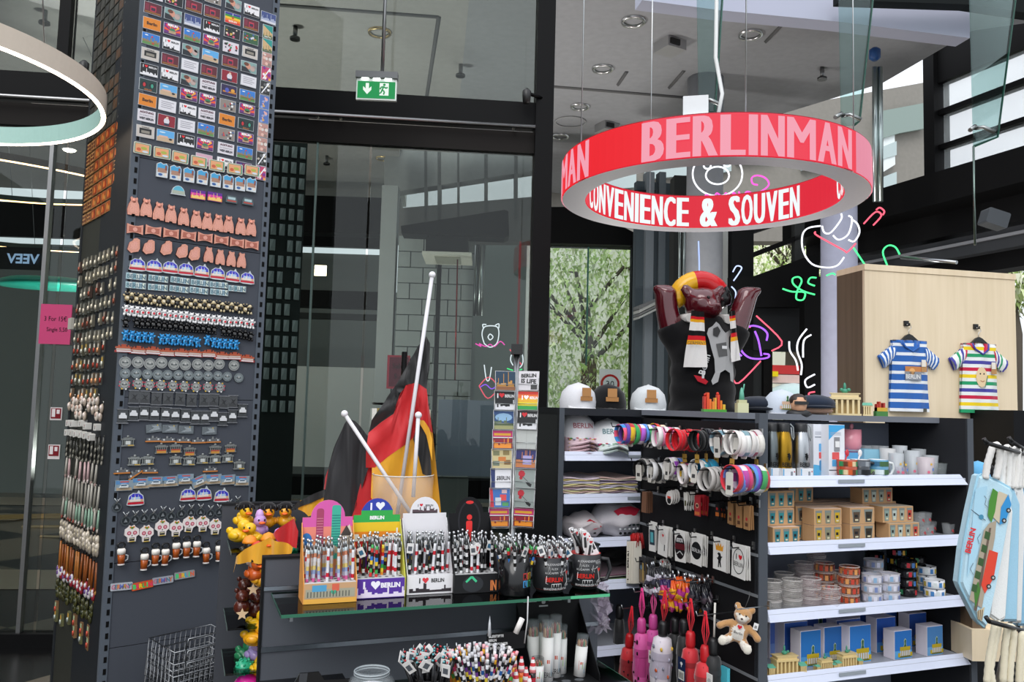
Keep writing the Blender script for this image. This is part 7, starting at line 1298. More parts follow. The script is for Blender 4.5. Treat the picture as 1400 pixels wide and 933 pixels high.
        pr.poly([(a*1.0,c) for a,c in circ(0,.15,.034,18,.055)],q,'2c2c30').poly([(a,c) for a,c in circ(0,.15,.029,18,.05)],q-.0003,'19191b').poly(circ(0,.2,.012,8,.005),q-.0006,'d83838').poly(circ(0,.158,.008,10),q-.0006,'e03a38').poly(rrect(-.009,.115,.009,.148,.004),q-.0006,'e03a38').poly(rect(-.007,.09,-.001,.118),q-.0006,'e03a38').poly(rect(.001,.09,.007,.118),q-.0006,'e03a38')
        pr.M=None; pr.poly(circ(-.01,.024,.03,16,.022),F0,'34363a').strip([(-.03,.03),(-.014,.044),(.0,.03)],F0-.0003,.006,'4ac890').text('IN',w/2-.012,.006,.026,F0-.0003,'e88a50','c',.04,.5)
    thing('pen_display',[('base_box',b),('side_flap',sd),('back_card',bk,[('print',pr)])],M0,lab,'pen display','pen displays on the glass shelf'); return M0,w,fh
for a,kinds,desc,tp,sd in [((451,825,.132,.0,'city','orange and pink pen display with painted towers'),['paint','paint','paint','wht'],'pen in the painted city display',.05,1),((520,818,.128,-.02,'rain','rainbow striped pen display with heart and lettering'),['beads','blk','beads','wht','stripe','rain'],'pen in the rainbow display',.22,2),((588,812.5,.125,-.02,'white','white pen display with small red heart'),['blk','stripe','beads','wht','blk'],'pen in the white display',.22,3),((651,811,.122,-.03,'black','black pen display with red figure sign'),['stripe','blk','wht','stripe'],'pen in the black display',.2,4)]:
    M0,w,fh=display(*a); pens(M0,[-w/2+w*(i+.5)/8 for i in range(8)],[.02,.043,.066],fh-.012,kinds,desc,desc.replace('pen ','pens '),seed=sd,tagp=tp,p=.86)
# black lettered cup and two printed mugs, full of pens
def mugbig(rim='c83028',r=.05,h=.098,hand=1):
    b=MB().lathe([(r*.72,0),(r*.93,.014),(r*1.0,h*.5),(r*.95,h),(r*.9,h),(r*.88,.01),(0,.01)],24,['202124','202124','202124',rim,rim,'3a1a18'],'s'); g=[('body',b)]
    if hand: g.append(('handle',MB().tube([(r*.95,0,h*.82),(r+.022,0,h*.8),(r+.03,0,h*.5),(r+.02,0,h*.22),(r*.92,0,h*.18)],.006,'202124','s',8)))
    p=MB(); F=lambda x,z:(r*1.02*sin(x/r),-r*1.02*cos(x/r),z)
    p.text('BERLIN',-.012,.034,.012,0,'c82c24','c',.03,1,fn=F,maxw=.05).text('BRANDENBURGER TOR',-.006,.012,.006,0,'ccc','c',0,1,fn=F,maxw=.07).text('ALEX',-.012,.066,.006,0,'bbb','c',0,1,fn=F)
    p.text('ALEXANDERPLATZ',.0,.078,.006,0,'ccc','c',0,1,fn=F,maxw=.07).text('KUDAMM',-.02,.055,.006,0,'c8c8c8','c',0,1,fn=F).text('MITTE',.03,.072,.006,0,'c8c8c8','c',0,1,fn=F).text('SPREE',.032,.02,.006,0,'c8c8c8','c',0,1,fn=F)
    for P in ([(-.03,.06),(-.027,.076),(-.024,.06)],[(.006,.05),(.01,.07),(.014,.05),(.004,.06),(.016,.06)],[(.018,.06),(.024,.066),(.028,.05),(.034,.03),(.026,.026)],[(-.02,.018),(-.02,.028),(.008,.028),(.008,.018)],[(-.014,.02),(-.014,.028)],[(-.006,.02),(-.006,.028)],[(.0,.02),(.0,.028)],[(-.034,.05),(-.036,.03),(-.03,.028)]): p.tube([F(x,z) for x,z in P],.0009,'d0d0d0','p',4)
    P=[F(x,z) for x,z in sc(HEART,.03,.056,.012)]; p.add([(x*1.01,y*1.01,z) for x,y,z in P],[tuple(range(len(P)))],'c82c24','p'); g.append(('print',p)); return g
def pj(px,py,z=GZ): p=L(px,py,z); return fm(PG)@TR(p)
M1=pj(751,808)@RZ(.1); thing('printed_mug',mugbig(),M1,'black printed mug with red rim holding pens, left of its twin','mug','black mugs of pens'); M2=pj(797,801)@RZ(PI-.5)@TR((0,0,0)); thing('printed_mug',mugbig(r=.047),pj(799,803)@RZ(-.15),'black printed mug with red rim holding white keyrings, right of its twin','mug','black mugs of pens')
cu=MB().lathe([(.042,0),(.044,.004),(.044,.11),(.04,.11),(.038,.008),(0,.008)],22,'101012','g'); cl=MB()
for i,(ch,c) in enumerate([('R','c84040'),('E','d8a838'),('L','4a98d0'),('B','48a868')]):
    F9=lambda x,z:(.0444*sin(x/.044),-.0444*cos(x/.044),z); bx_=[F9(x,z) for x,z in rect(.008+.017*(i%2),.044-.02*(i//2),.023+.017*(i%2),.062-.02*(i//2))]; cl.add(bx_,[(0,1,2,3)],c,'p').text(ch,.0155+.017*(i%2),.046-.02*(i//2),.013,0,'18181a','c',.04,1,fn=lambda x,z:(.0447*sin(x/.044),-.0447*cos(x/.044),z))
MC=pj(703,812); thing('pen_cup',[('body',cu),('print',cl)],MC,'glossy black cup with coloured letter squares, full of silver pens','cup')
def spray(M0,n,r,z,kinds,desc,grp,seed,fan=.3,tagp=.4):
    R=random.Random(seed)
    for i in range(n):
        a=i*2.4; q=r*math.sqrt((i+.5)/n); x,y=q*cos(a),q*sin(a); g=list(PEN[R.choice(kinds)])
        if R.random()<tagp: g.append(('price_tag',R.choice(TG),None,None,TR((0,-.008,.1))@RZ(R.uniform(-.8,.8))@RY(R.uniform(-.8,.8))))
        side='left' if x<-r*.25 else 'right' if x>r*.25 else 'middle'; fb='front' if y<0 else 'back'
        thing('pen',g,M0@TR((x,y,z))@RY(fan*x/r)@RX(-fan*y/r*.6),f'{desc}, {side} {fb}, {nth(i)} outwards from the centre','pen',grp)
spray(MC@TR((0,0,0)),30,.034,.04,['blk','stripe','wht','beads'],'silver tipped pen standing in the lettered black cup','pens in the lettered cup',1,.35)
spray(M1,24,.036,.028,['blk','stripe','wht'],'silver tipped pen standing in the left printed mug','pens in the left mug',2,.35,.5)
fb_=MB().box(-.007,.007,-.003,.003,-.02,.05,'e2e0e0','p',.003).poly(rect(-.004,.0,.004,.03),-.0035,'3a3a3c').poly(sc(HEART,0,.038,.01),-.0038,'c82c34').mesh(); fc_=MB().tube([(0,0,-.02),(0,0,.04)],.006,'141416','g',7).ell((0,0,.05),.006,'c0c2c4','me',6,4).mesh()
R=random.Random(9)
for i in range(16):
    a=i*2.4; q=.03*math.sqrt((i+.5)/16); thing('flag_keyring',fb_ if i%4 else fc_,pj(799,803)@TR((q*cos(a),q*sin(a),.102+R.uniform(-.01,.02)))@RY(R.uniform(-.5,.5))@RX(R.uniform(-.4,.2)),f'{"white" if i%4 else "black"} keyring sticking out of the right printed mug, {nth(i)} outwards from its centre','keyring','keyrings in the right mug')
# the lower shelf: jar, cups of pens and pencils, crayons, tubes
LZ=.776
def pl2(px,D,z=LZ): p=at(px,800,D); return TR((p.x,p.y,z))@RZ(PG.rz)
jar=MB().lathe([(.055,0),(.06,.01),(.06,.05),(.052,.072),(.04,.08),(.041,.083),(.04,.094),(.037,.094),(.037,.082),(.048,.07),(.056,.05),(.055,.012),(0,.01)],28,'c4ccd0','gt',cap=False); jr=MB().tube([(.0415*cos(a*PI/12),.0415*sin(a*PI/12),.09) for a in range(24)],.0018,'a8b0b4','g',5,closed=True).tube([(.0415*cos(a*PI/12),.0415*sin(a*PI/12),.084) for a in range(24)],.0014,'a8b0b4','g',5,closed=True); lb_=MB().lathe([(.02,.0),(.048,.012),(.05,.05),(.03,.058),(0,.06)],16,'d4d6da','p')
thing('glass_jar',[('glass_body',jar),('screw_rim',jr),('white_contents',lb_)],pl2(513,2.02,.822),'wide clear glass jar with screw rim at the bottom of the picture','jar')
bd_=MB().prism([(-.1,0),(.1,0),(.1,.075),(.035,.078),(.022,.098),(-.022,.098),(-.035,.075),(-.1,.07)],-.004,.0,'0e0e10','g').box(-.1,.1,0,.12,0,.05,'0d0d0f','g').add([(-.022,-.0045,.098),(-.004,-.0045,.098),(-.012,-.0045,.0),(-.03,-.0045,.0)],[(0,3,2,1)],'3a3c40','g'); thing('black_display',bd_,pl2(428,1.98,.82),'glossy black empty display box with raised middle at the bottom left of the counter','display box')
def cup(r,h,c,mat='g'): return MB().lathe([(r*.9,0),(r,h),(r*.95,h),(r*.86,.006),(0,.006)],18,c,mat)
Mk=pl2(592,2.0,.85); thing('pen_cup',cup(.04,.06,'0c0c0e'),Mk,'black cup full of black pens with white tags','cup'); R=random.Random(12)
bp_=[('barrel',MB().tube([(0,0,0),(0,0,.1)],.0045,'121214','g',6).tube([(.0035,-.002,.0),(.0035,-.002,.1)],.0008,'5a5c60','g',3).mesh()),('topper',MB().ell((0,0,.106),.0055,'1a1a1c','g',6,4).ell((.004,-.004,.108),.0028,'c82c34','g',5,3).ell((-.004,-.004,.11),.0028,'5ab0b8','g',5,3).mesh())]
for i in range(26):
    a=i*2.4; q=.032*math.sqrt((i+.5)/26); x,y=q*cos(a),q*sin(a); g=list(bp_)
    if i%3: g.append(('price_tag',TG[2],None,None,TR((0,-.01,.112))@RZ(R.uniform(-.9,.9))@RY(R.uniform(-1,1))@Matrix.Scale(1.15,4)))
    thing('pen',g,Mk@TR((x,y,.008))@RY(.42*x/.032)@RX(-y/.032*.35),f'black pen with bead top in the tagged bunch, {nth(i)} outwards from its centre','pen','black pens with tags')
Mo=pl2(637,2.1,.83); thing('pen_cup',cup(.034,.06,'c87828'),Mo,'orange patterned cup of bright pens beside the tagged black bunch','cup')
op=[('barrel',MB().tube([(0,0,0.012*i) for i in range(9)],.0045,'e86a20','g',6,cols=['e87020','d83828','e8b030','58b048','e87828']).mesh()),('clicker',MB().tube([(0,0,.094),(0,0,.11)],[.004,.002],'b0b2b4','me',6).mesh())]
for i in range(14):
    a=i*2.4; q=.026*math.sqrt((i+.5)/14); x,y=q*cos(a),q*sin(a); thing('pen',op,Mo@TR((x,y,.008+R.uniform(0,.015)))@RY(.3*x/.026)@RX(-y/.026*.2),f'bright orange patterned pen, {nth(i)} outwards from the cup centre','pen','orange patterned pens')
Mp=pl2(664,2.02,.825); w5=MB()
for s in range(8): a=s*PI/4; w5.tube([(.04*cos(a),.04*sin(a),0),(.042*cos(a),.042*sin(a),.09)],.003,'d8d6d4','s',5)
w5.tube([(.042*cos(a*PI/10),.042*sin(a*PI/10),.09) for a in range(20)],.0045,'e0dedc','s',5,closed=True).tube([(.04*cos(a*PI/10),.04*sin(a*PI/10),.0) for a in range(20)],.0045,'e0dedc','s',5,closed=True); thing('pencil_holder',w5,Mp,'white open ring holder filled with patterned pencils','holder')
def pcl(cs,e='c4c4c8'):
    return [('pencil_body',MB().tube([(0,0,.011*i) for i in range(13)],.0036,'222','p',6,cols=cs).mesh()),('eraser_end',MB().tube([(0,0,.132),(0,0,.143)],.0038,e,'s',6).mesh())]
PC=[pcl(['16161a','e0e0e4','2a5a9a','d8d8dc','141416','c83048','e4e4e8']),pcl(['c8902c','1a1a1c','d8c040','6a3a8a','22262a','dcdce0']),pcl(['e0e0e4','28282c','e4e4e8','1a1a1c'],'dcd8d8'),pcl(['18181a','d8a030','242428','e0e0e0','b83a68'],'e8a8b0')]
for i in range(54):
    a=i*2.4; q=.036*math.sqrt((i+.5)/54); x,y=q*cos(a),q*sin(a); thing('pencil',PC[i%4],Mp@TR((x,y,.004))@RY(.36*x/.036)@RX(-y/.036*.3),f'patterned pencil in the white holder, {nth(i)} outwards from the centre','pencil','patterned pencils')
ps=MB().box(-.055,.055,0,.003,0,.045,'161618','p'); 
for i,(t_,w_) in enumerate([('DEALER WANTED',.05),('RUDER',.022),('ENTER A CODE',.055),('THE CHECKLINE',.06)]): ps.text(['BLEISTIFTE','BERLIN','MINE A POINTER','PENCIL CHECKLIST'][i],-.05,.034-.0105*i,.0065,-.0006,'d8d8d8','l',.03,1,maxw=w_)
thing('sign_card',ps,pl2(694,2.28,.895),'small black sign card with white lines of lettering behind the pencils','sign'); 
p0=at(669,862,2.12); p1=at(668,848,2.12); thing('paper_cone',MB().lathe([(.005,0),(.003,.03),(0,.05)],6,'c8ccd0','s'),TR(at(669,870,2.12)),'thin pale pointed stick rising between the pencils and the sign','stick')
a=at(705,866,2.1); b=at(714,846,2.1); thing('white_pen',MB().tube([a,b],.007,'e0dcd8','s',8),Matrix(),'thick white stick leaning over the black sign card','stick')
cr=lambda cs:[('crayon_body',MB().tube([(0,0,.012*i) for i in range(8)],.0085,'888','g',8,cols=cs).mesh()),('striped_tip',MB().lathe([(.009,.084),(.0085,.092),(.0075,.1),(.006,.108),(.004,.116),(.003,.122),(0,.123)],10,['e88a90','e8e4e4','c83038','e8e4e4','c83038','1a1a2a'],'s').mesh())]
CR=[cr(['e88a28','58b048','d84a8a','5a90d8','e8c030']),cr(['58b860','d8508a','e8a030','7a60c0']),cr(['1a1a1c','b82838','141416','c8c8cc']),cr(['8a68c8','e8c030','e86a28','58a8d0'])]
for i,(px,D,k,dz) in enumerate([(694,2.06,0,.0),(701,2.02,1,-.01),(709,2.06,3,.005),(716,2.0,0,-.012),(706,2.16,1,.018),(722,2.1,2,.0),(728,2.06,2,-.01),(716,2.14,3,.012),(699,2.12,0,.008),(731,2.14,2,.012)]): thing('crayon',CR[k],pl2(px,D,.785+dz)@RX(rnd.uniform(-.05,.05)),f'fat striped-tip crayon in the cluster beside the black box, {nth(i)} in order from left front','crayon','fat patterned crayons')
# black display box with tubes
xb0=inv@at(722,860,2.3); BX=fm(PG)@TR((xb0.x+.02,-.175,.0)); h0=.775
bxs=MB().box(0,.2,.1,.104,h0,GZ-.012,'111113','p').box(0,.2,-.04,.1,h0,h0+.012,'1a1a1c','p'); 
for x in(0,.198): bxs.add([(x,-.04,h0),(x,.1,h0),(x,.1,GZ-.06),(x,-.04,h0+.03),(x+.002,-.04,h0),(x+.002,.1,h0),(x+.002,.1,GZ-.06),(x+.002,-.04,h0+.03)],[(3,2,1,0),(4,5,6,7),(0,4,7,3),(3,7,6,2)],'0f0f11','p')
bpr=MB()
for x in (.04,.12): bpr.poly(rect(x-.012,GZ-.045,x+.024,GZ-.038),.0994,'9a9ea0').poly(rect(x-.02,GZ-.053,x+.022,GZ-.048),.0994,'c8cccc').poly(rect(x-.01,GZ-.036,x+.018,GZ-.03),.0994,'8a8e90')
bpr.poly(rrect(.078,GZ-.06,.09,GZ-.03,.004),.099,'a8acac').poly(rect(.07,GZ-.068,.098,GZ-.064),.0994,'a8acac')
for i in range(7): bpr.add([(.03+.04*(i%4)+.014*cos(a*PI/5),-.01+.045*(i//4)+.012*sin(a*PI/5),h0+.0125) for a in range(10)],[tuple(range(10))],'5a5c60','p')
thing('tube_display',[('carton',bxs),('print',bpr)],BX,'black carton display holding white pencil tubes','display box')
def ptube(h,lid='c4c8cc',col='e0dedc',pr=0):
    r=.017; b=MB().lathe([(r,0),(r,h*.72)],18,col,'p'); c=MB().lathe([(r*.99,h*.72),(r*.99,h),(0,h)],18,lid,'cp',cap=False); g=[('printed_tube',b),('clear_lid',c)]
    t=MB()
    for i in range(9): a=i*.7; t.tube([(r*.6*cos(a),r*.6*sin(a),h*.7),(r*.6*cos(a),r*.6*sin(a),h*.82),(r*.58*cos(a),r*.58*sin(a),h*.87)],[.003,.003,.0006],['c88a58','d8b088','b0483a','5a8a58'][i%4],'s',5)
    g.append(('pencil_tips',t)); p=MB(); F=lambda x,z:(r*1.02*sin(x/r),-r*1.02*cos(x/r),z)
    if pr==1: p.text('BERLIN',-.002,.012,.014,0,'2a2a2c','c',0,.7,fn=F,maxw=.045)
    if pr==2: p.add([F(x,z) for x,z in rect(-.012,.02,.01,.045)],[(0,1,2,3)],'c8584a','p').add([F(x,z) for x,z in rect(-.002,.022,.01,.04)],[(0,1,2,3)],'8ab068','p')
    p.add([F(x,z) for x,z in rect(-.008,h*.3,.0,h*.36)],[(0,1,2,3)],'c05a48','p').add([F(x,z) for x,z in [(.004,h*.1),(.006,h*.1),(.0055,h*.45)]],[(0,1,2)],'7a98a8','p'); g.append(('print',p)); return g
for i,(x,y,h,pr,l) in enumerate([(.035,.055,.155,0,'white pencil tube at the back left of the black carton'),(.06,.01,.165,1,'white pencil tube with tower print in front, left of the lettered one'),(.095,.035,.17,1,'tallest white pencil tube with lettering, middle of the carton'),(.075,.075,.16,0,'white pencil tube hidden behind the two front tubes'),(.125,.06,.135,2,'shorter pencil tube with red and green picture'),(.165,.02,.115,2,'short tilted glass tube with white label at the right of the carton')]):
    thing('pencil_tube',ptube(h,'a8acb0' if i<4 else '8a9094',pr=pr),BX@TR((x,y,h0+.013))@RY(.08 if i==5 else 0),l,'tube','pencil tubes in the black carton')
thing('pencil_tube',ptube(.075,'3a3c40',pr=2),BX@TR((.018,-.02,h0+.013)),'smallest white tube with dark cap at the front left corner of the carton','tube','pencil tubes in the black carton')
a=inv@at(722,830,2.3); thing('white_cable',MB().tube([at(722,816,2.2),at(721,850,2.2),at(717,880,2.2)],.0018,'c8c8c8','s',5),Matrix(),'thin white line running down the left edge of the black carton','cable')
# ================================================================ flags in a clear holder
FD=2.62; ff_=BK(FD); k=FD/F
import bmesh
def clothp(pts,col,off=0,amp=.012,ph=0,fx=55,fz=9):
    P=[ff_.loc(x,y) for x,y in pts]; bm=bmesh.new(); vs=[bm.verts.new((x,off,z)) for x,z in P]; bm.faces.new(vs); bmesh.ops.triangulate(bm,faces=bm.faces[:]); bmesh.ops.subdivide_edges(bm,edges=bm.edges[:],cuts=3,use_grid_fill=True)
    bmesh.ops.triangulate(bm,faces=bm.faces[:]); zmax=max(z for _,z in P); xc=ff_.loc(583,460)[0]
    for v in bm.verts:
        ang=math.atan2(v.co.x-xc,1.6-v.co.z+.001) if ph==0 else v.co.x*6
        v.co.y=off+amp*sin(ang*fz*2.2+ph)+amp*.5*sin(v.co.x*fx+v.co.z*17+ph)
    m=MB(); bm.verts.index_update(); bm.normal_update(); vv=[tuple(v.co) for v in bm.verts]; fs=[]
    for f in bm.faces:
        t=tuple(v.index for v in f.verts); fs.append(t if f.normal.y<0 else t[::-1])
    bm.free()
    return m.add(vv,fs,col,'y',True)
FB,FR_,FG='121214','c4141c','e2a31a'
def flag(pole,parts,lab,tip=1,plab=None):
    a=at(*pole[0],FD+pole[2]); b=at(*pole[1],FD+pole[2]); pm_=MB().tube([b,a],.0062,'dcdade','s',10); g=[('pole',pm_)]
    if tip: g.append(('pole_tip',MB().ell(tuple(a),.011,'e6e4e8','s',10,7)))
    for nme,pts,c,off,ph in parts: mm=clothp(pts,c,off,.012,ph); g.append((nme,mm,None,None,fm(ff_)))
    thing('flag',g,Matrix(),lab,'flag','flags in the clear holder')
flag(((591,376),(543,705),-.03),[('black_band',[(583,460),(574,470),(562,490),(540,528),(520,558),(508,575),(503,592),(520,578),(538,566),(546,540),(555,527),(570,523),(583,532),(587,500),(588,470)],FB,.0,0),('red_band',[(503,592),(520,578),(538,566),(546,540),(555,527),(570,523),(583,532),(587,560),(592,592),(580,586),(572,592),(556,607),(530,625),(512,640),(500,640)],FR_,.001,0),('gold_band',[(530,625),(556,607),(572,592),(580,586),(592,592),(594,640),(602,690),(603,705),(540,712),(520,700),(508,680),(508,640)],FG,.002,0)],'tallest flag on a white pole, its black, red and gold cloth gathered down')
flag(((471,566),(570,715),-.055),[('black_band',[(474,572),(468,580),(455,612),(447,640),(438,690),(436,712),(476,716),(492,672),(505,634),(508,604),(495,590),(484,576)],'17161a',.03,1),('red_band',[(508,600),(505,634),(492,672),(476,716),(520,718),(516,690),(528,650),(534,640),(524,618)],FR_,.032,1)],'flag leaning left on a white pole, mostly black cloth with a red band')
flag(((572,568),(565,680),-.06),[('black_band',[(574,572),(580,585),(588,612),(591,645),(590,652),(578,648),(572,620),(566,600)],FB,-.02,2),('gold_band',[(572,574),(584,596),(592,630),(592,600),(588,586),(580,575)],FG,-.03,2)],'shortest flag between the other two with a small black fold')
flag(((430,700),(470,712),.03),[('gold_band',[(404,688),(420,686),(438,677),(445,690),(432,704),(416,710),(402,700)],FG,.06,3),('black_band',[(440,672),(424,678),(402,690),(392,701),(404,697),(422,690),(440,682)],FB,.055,3),('red_band',[(446,640),(440,655),(438,672),(444,672),(450,650)],'b01820',.06,3)],'flag drooping behind at the left with black and gold corner',tip=0)
flag(((425,730),(470,735),.0),[('red_band',[(412,703),(392,716),(384,724),(400,738),(416,742),(418,720)],FR_,-.1,4),('gold_band',[(398,733),(380,728),(350,742),(338,752),(331,776),(336,762),(352,760),(372,762),(392,755),(410,748),(412,740)],FG,-.11,4)],'flag corner with red and gold lying over the toy ducks',tip=0)
c=at(548,700,FD-.05); z0=at(548,712,FD).z; zt_=at(548,648,FD).z
thing('flag_holder',MB().lathe([(.09,0),(.095,zt_-z0),(.092,zt_-z0)],28,'dccfc4','cp',cap=False).tube([(.0945*cos(a*PI/14),.0945*sin(a*PI/14),zt_-z0) for a in range(28)],.002,'d8d4cc','g',5,closed=True).lathe([(.09,0),(0,0)],28,'888','cp',cap=False).box(-.06,.06,-.06,.06,-z0+.02,0,'2a2c30','pt'),TR((c.x,c.y+.03,z0)),'clear round holder in which the flags stand','holder')
# ================================================================ toy shelf at the left of the counter
TS=FD; a=at(304,700,2.72); TF=Fr(a.x,a.y,68.7); zt2=TF.loc(306,691)[1]
tg=[('back_panel',MB().box(0,.62,0,.03,0,zt2,'4a4c52','pt')),('panel_edge',MB().box(-.004,.62,-.004,.034,zt2,zt2+.006,'222326','pt'))]
zsh=[TF.loc(317,737)[1],TF.loc(313,831)[1],TF.loc(311,887)[1]]
thing('toy_shelf',tg,fm(TF),'dark back panel behind the toy ducks at the left of the counter','shelf unit')
for i,z in enumerate(zsh):
    P=[(.02,-.26),(.4,-.26),(.4,-.002),(.02,-.002)]; m=MB().add([(x,y,z) for x,y in P]+[(x,y,z-.006) for x,y in P],[(0,1,2,3),(7,6,5,4),(0,4,5,1),(1,5,6,2),(2,6,7,3),(3,7,4,0)],'a8b4b0','shelf').box(.018,.02,-.26,-.002,z-.006,z,'5a6a66','g')
    thing('glass_shelf',m,fm(TF),f'small glass shelf of toy ducks left of the counter, {["upper","middle","lower"][i]} one','shelf','toy glass shelves')
def duck(c,hair=None,kind=0,beak='e8641c'):
    b=MB(); b.ell((0,0,.022),(.026,.034,.022),c,'g',12,8).ell((0,.03,.034),(.01,.014,.012),c,'g',8,5); h=MB().ell((0,-.02,.054),(.02,.02,.019),c,'g',12,8); e=MB()
    for s in(-1,1): e.ell((s*.009,-.037,.058),(.003,.003,.004),'111','g',6,4); b.ell((s*.024,.0,.024),(.008,.02,.012),c,'g',8,5)
    k_=MB().ell((0,-.043,.05),(.011,.012,.0045),beak,'g',8,5); g=[('body',b),('head',h,[('eye',e),('beak',k_)])]
    if kind==1: 
        m=MB().ell((0,-.012,.068),(.025,.024,.018),hair,'k',10,6); [m.tube([(0,-.012,.07),(.026*cos(a),-.012+.026*sin(a),.075),(.03*cos(a),-.012+.03*sin(a),.06)],.003,hair,'g',4) for a in [i*.7 for i in range(9)]]; g.append(('hair',m))
    if kind==2: g.append(('hat',MB().lathe([(.024,.062),(.022,.068),(.015,.08),(0,.086)],10,hair,'s',0,-.016)))
    if kind==3: g.append(('spikes',MB().add([],[]).ell((0,-.012,.07),(.014,.02,.02),hair,'s',6,4).ell((.012,.01,.06),(.01,.012,.016),hair,'s',6,4)))
    return g
def putd(px,py,g,lab,grp='toy ducks on the left shelves',rz=0,off=-.14,sc_=1,cat='toy duck',name='toy_duck'):
    x,z=TF.loc(px,py,off); thing(name,g,FM(TF,x,off,z)@RZ(rz)@Matrix.Scale(sc_,4),lab,cat,grp)
Y='e8b81c'
for px,py,off,c,hr,k_,rz,l in [(332,722,-.08,Y,'141214',1,.3,'yellow toy duck with black curly hair, leftmost at the back'),(365,723,-.08,'e8a01c','161416',1,.0,'toy duck with black curly hair, second at the back'),(390,722,-.08,'e0a020','141214',1,-.2,'toy duck with black curly hair, beside the red flag corner'),(325,742,-.13,Y,None,0,.9,'plain yellow toy duck at the upper left corner'),(345,746,-.16,Y,None,0,-.6,'plain yellow toy duck with big orange beak'),(352,735,-.12,'b890c8','c8a0d8',3,.2,'lilac crested toy duck on the upper shelf'),
 (337,770,-.22,'2a2420','e88a1c',2,.4,'dark toy duck with orange hat by the flag tip'),(350,778,-.24,'dcd4cc','c84020',2,.1,'white and red toy duck low on the upper shelf'),(365,766,-.24,'181614','e8901c',2,.0,'black toy duck with orange bands'),(380,762,-.22,'b078c8','c890d8',3,-.3,'lilac spiked toy duck near the counter panel'),(348,795,-.25,'c85a20','181818',2,.3,'orange toy duck with black cap, lowest on the upper shelf'),(357,803,-.25,'e0a01c',None,0,.5,'amber toy duck half hidden behind the counter edge')]:
    putd(px,py,duck(c,hr,k_),l,rz=rz,off=off)
for px,py,off,c,hr,k_,rz,l in [(351,866,-.2,Y,None,0,.8,'yellow toy duck under the brown bears'),(347,884,-.24,'e8a41c',None,0,1.2,'orange yellow toy duck facing left on the middle shelf'),(334,906,-.1,'2a7a50','2a7a50',0,.6,'toy duck with dark green head on the lower shelf'),(348,905,-.16,'a890c8',None,0,.3,'lilac bodied toy duck on the lower shelf'),(355,925,-.22,Y,None,0,.2,'yellow toy duck at the bottom beside the panel edge')]:
    putd(px,py,duck(c,hr,k_),l,rz=rz,off=off)
def tb(c):
    b=MB().ell((0,0,.026),(.026,.024,.026),c,'g',10,7); h=MB().ell((0,-.006,.062),(.022,.02,.02),c,'g',10,7); [h.ell((s*.018,-.004,.08),(.008,.005,.008),c,'g',7,5) for s in(-1,1)]; h.ell((0,-.026,.058),(.009,.008,.008),c,'g',7,5); return [('body',b),('head',h)]
putd(333,825,tb('4a1f16'),'dark brown toy bear standing at the left of the middle shelf','toy bears on the left shelf',off=-.1,sc_=.95,cat='toy bear',name='toy_bear'); putd(330,842,tb('54241a'),'brown toy bear in front with a pale star','toy bears on the left shelf',off=-.2,sc_=.95,cat='toy bear',name='toy_bear'); putd(350,846,tb('502018'),'brown toy bear beside the panel edge','toy bears on the left shelf',off=-.16,sc_=1.1,cat='toy bear',name='toy_bear')
for px,py,l in [(346,806,'upper one'),(331,840,'lower one by the front bear')]:
    x,z=TF.loc(px,py,-.24); thing('star_charm',MB().prism([((.018 if i%2==0 else .008)*sin(i*PI/5),(.018 if i%2==0 else .008)*cos(i*PI/5)) for i in range(10)],-.006,0,'e8c8a0','s'),FM(TF,x,-.24,z),'small cream star hanging by the brown toy bears, '+l,'charm')
def ballm(c):
    m=MB().ell((0,0,0),.028,c,'g',12,8); [m.ell((.028*sin(t)*cos(a),.028*sin(t)*sin(a),.028*cos(t)),.0045,c,'g',5,3) for t in (.5,1,1.5,2,2.5) for a in [i*.9+t for i in range(7)]]; return m
putd(394,752,ballm('2fb88c'),'green knobbly ball beside the flag corner','knobbly balls',off=-.2,cat='ball',name='knobbly_ball'); putd(334,914,ballm('2fae84'),'green knobbly ball on the lowest toy shelf','knobbly balls',off=-.2,cat='ball',name='knobbly_ball'); putd(338,936,MB().ell((0,0,0),(.04,.035,.03),'e01c98','g',16,10),'bright magenta rubber shape at the bottom edge','rubber shapes',off=-.22,cat='toy',name='rubber_shape')
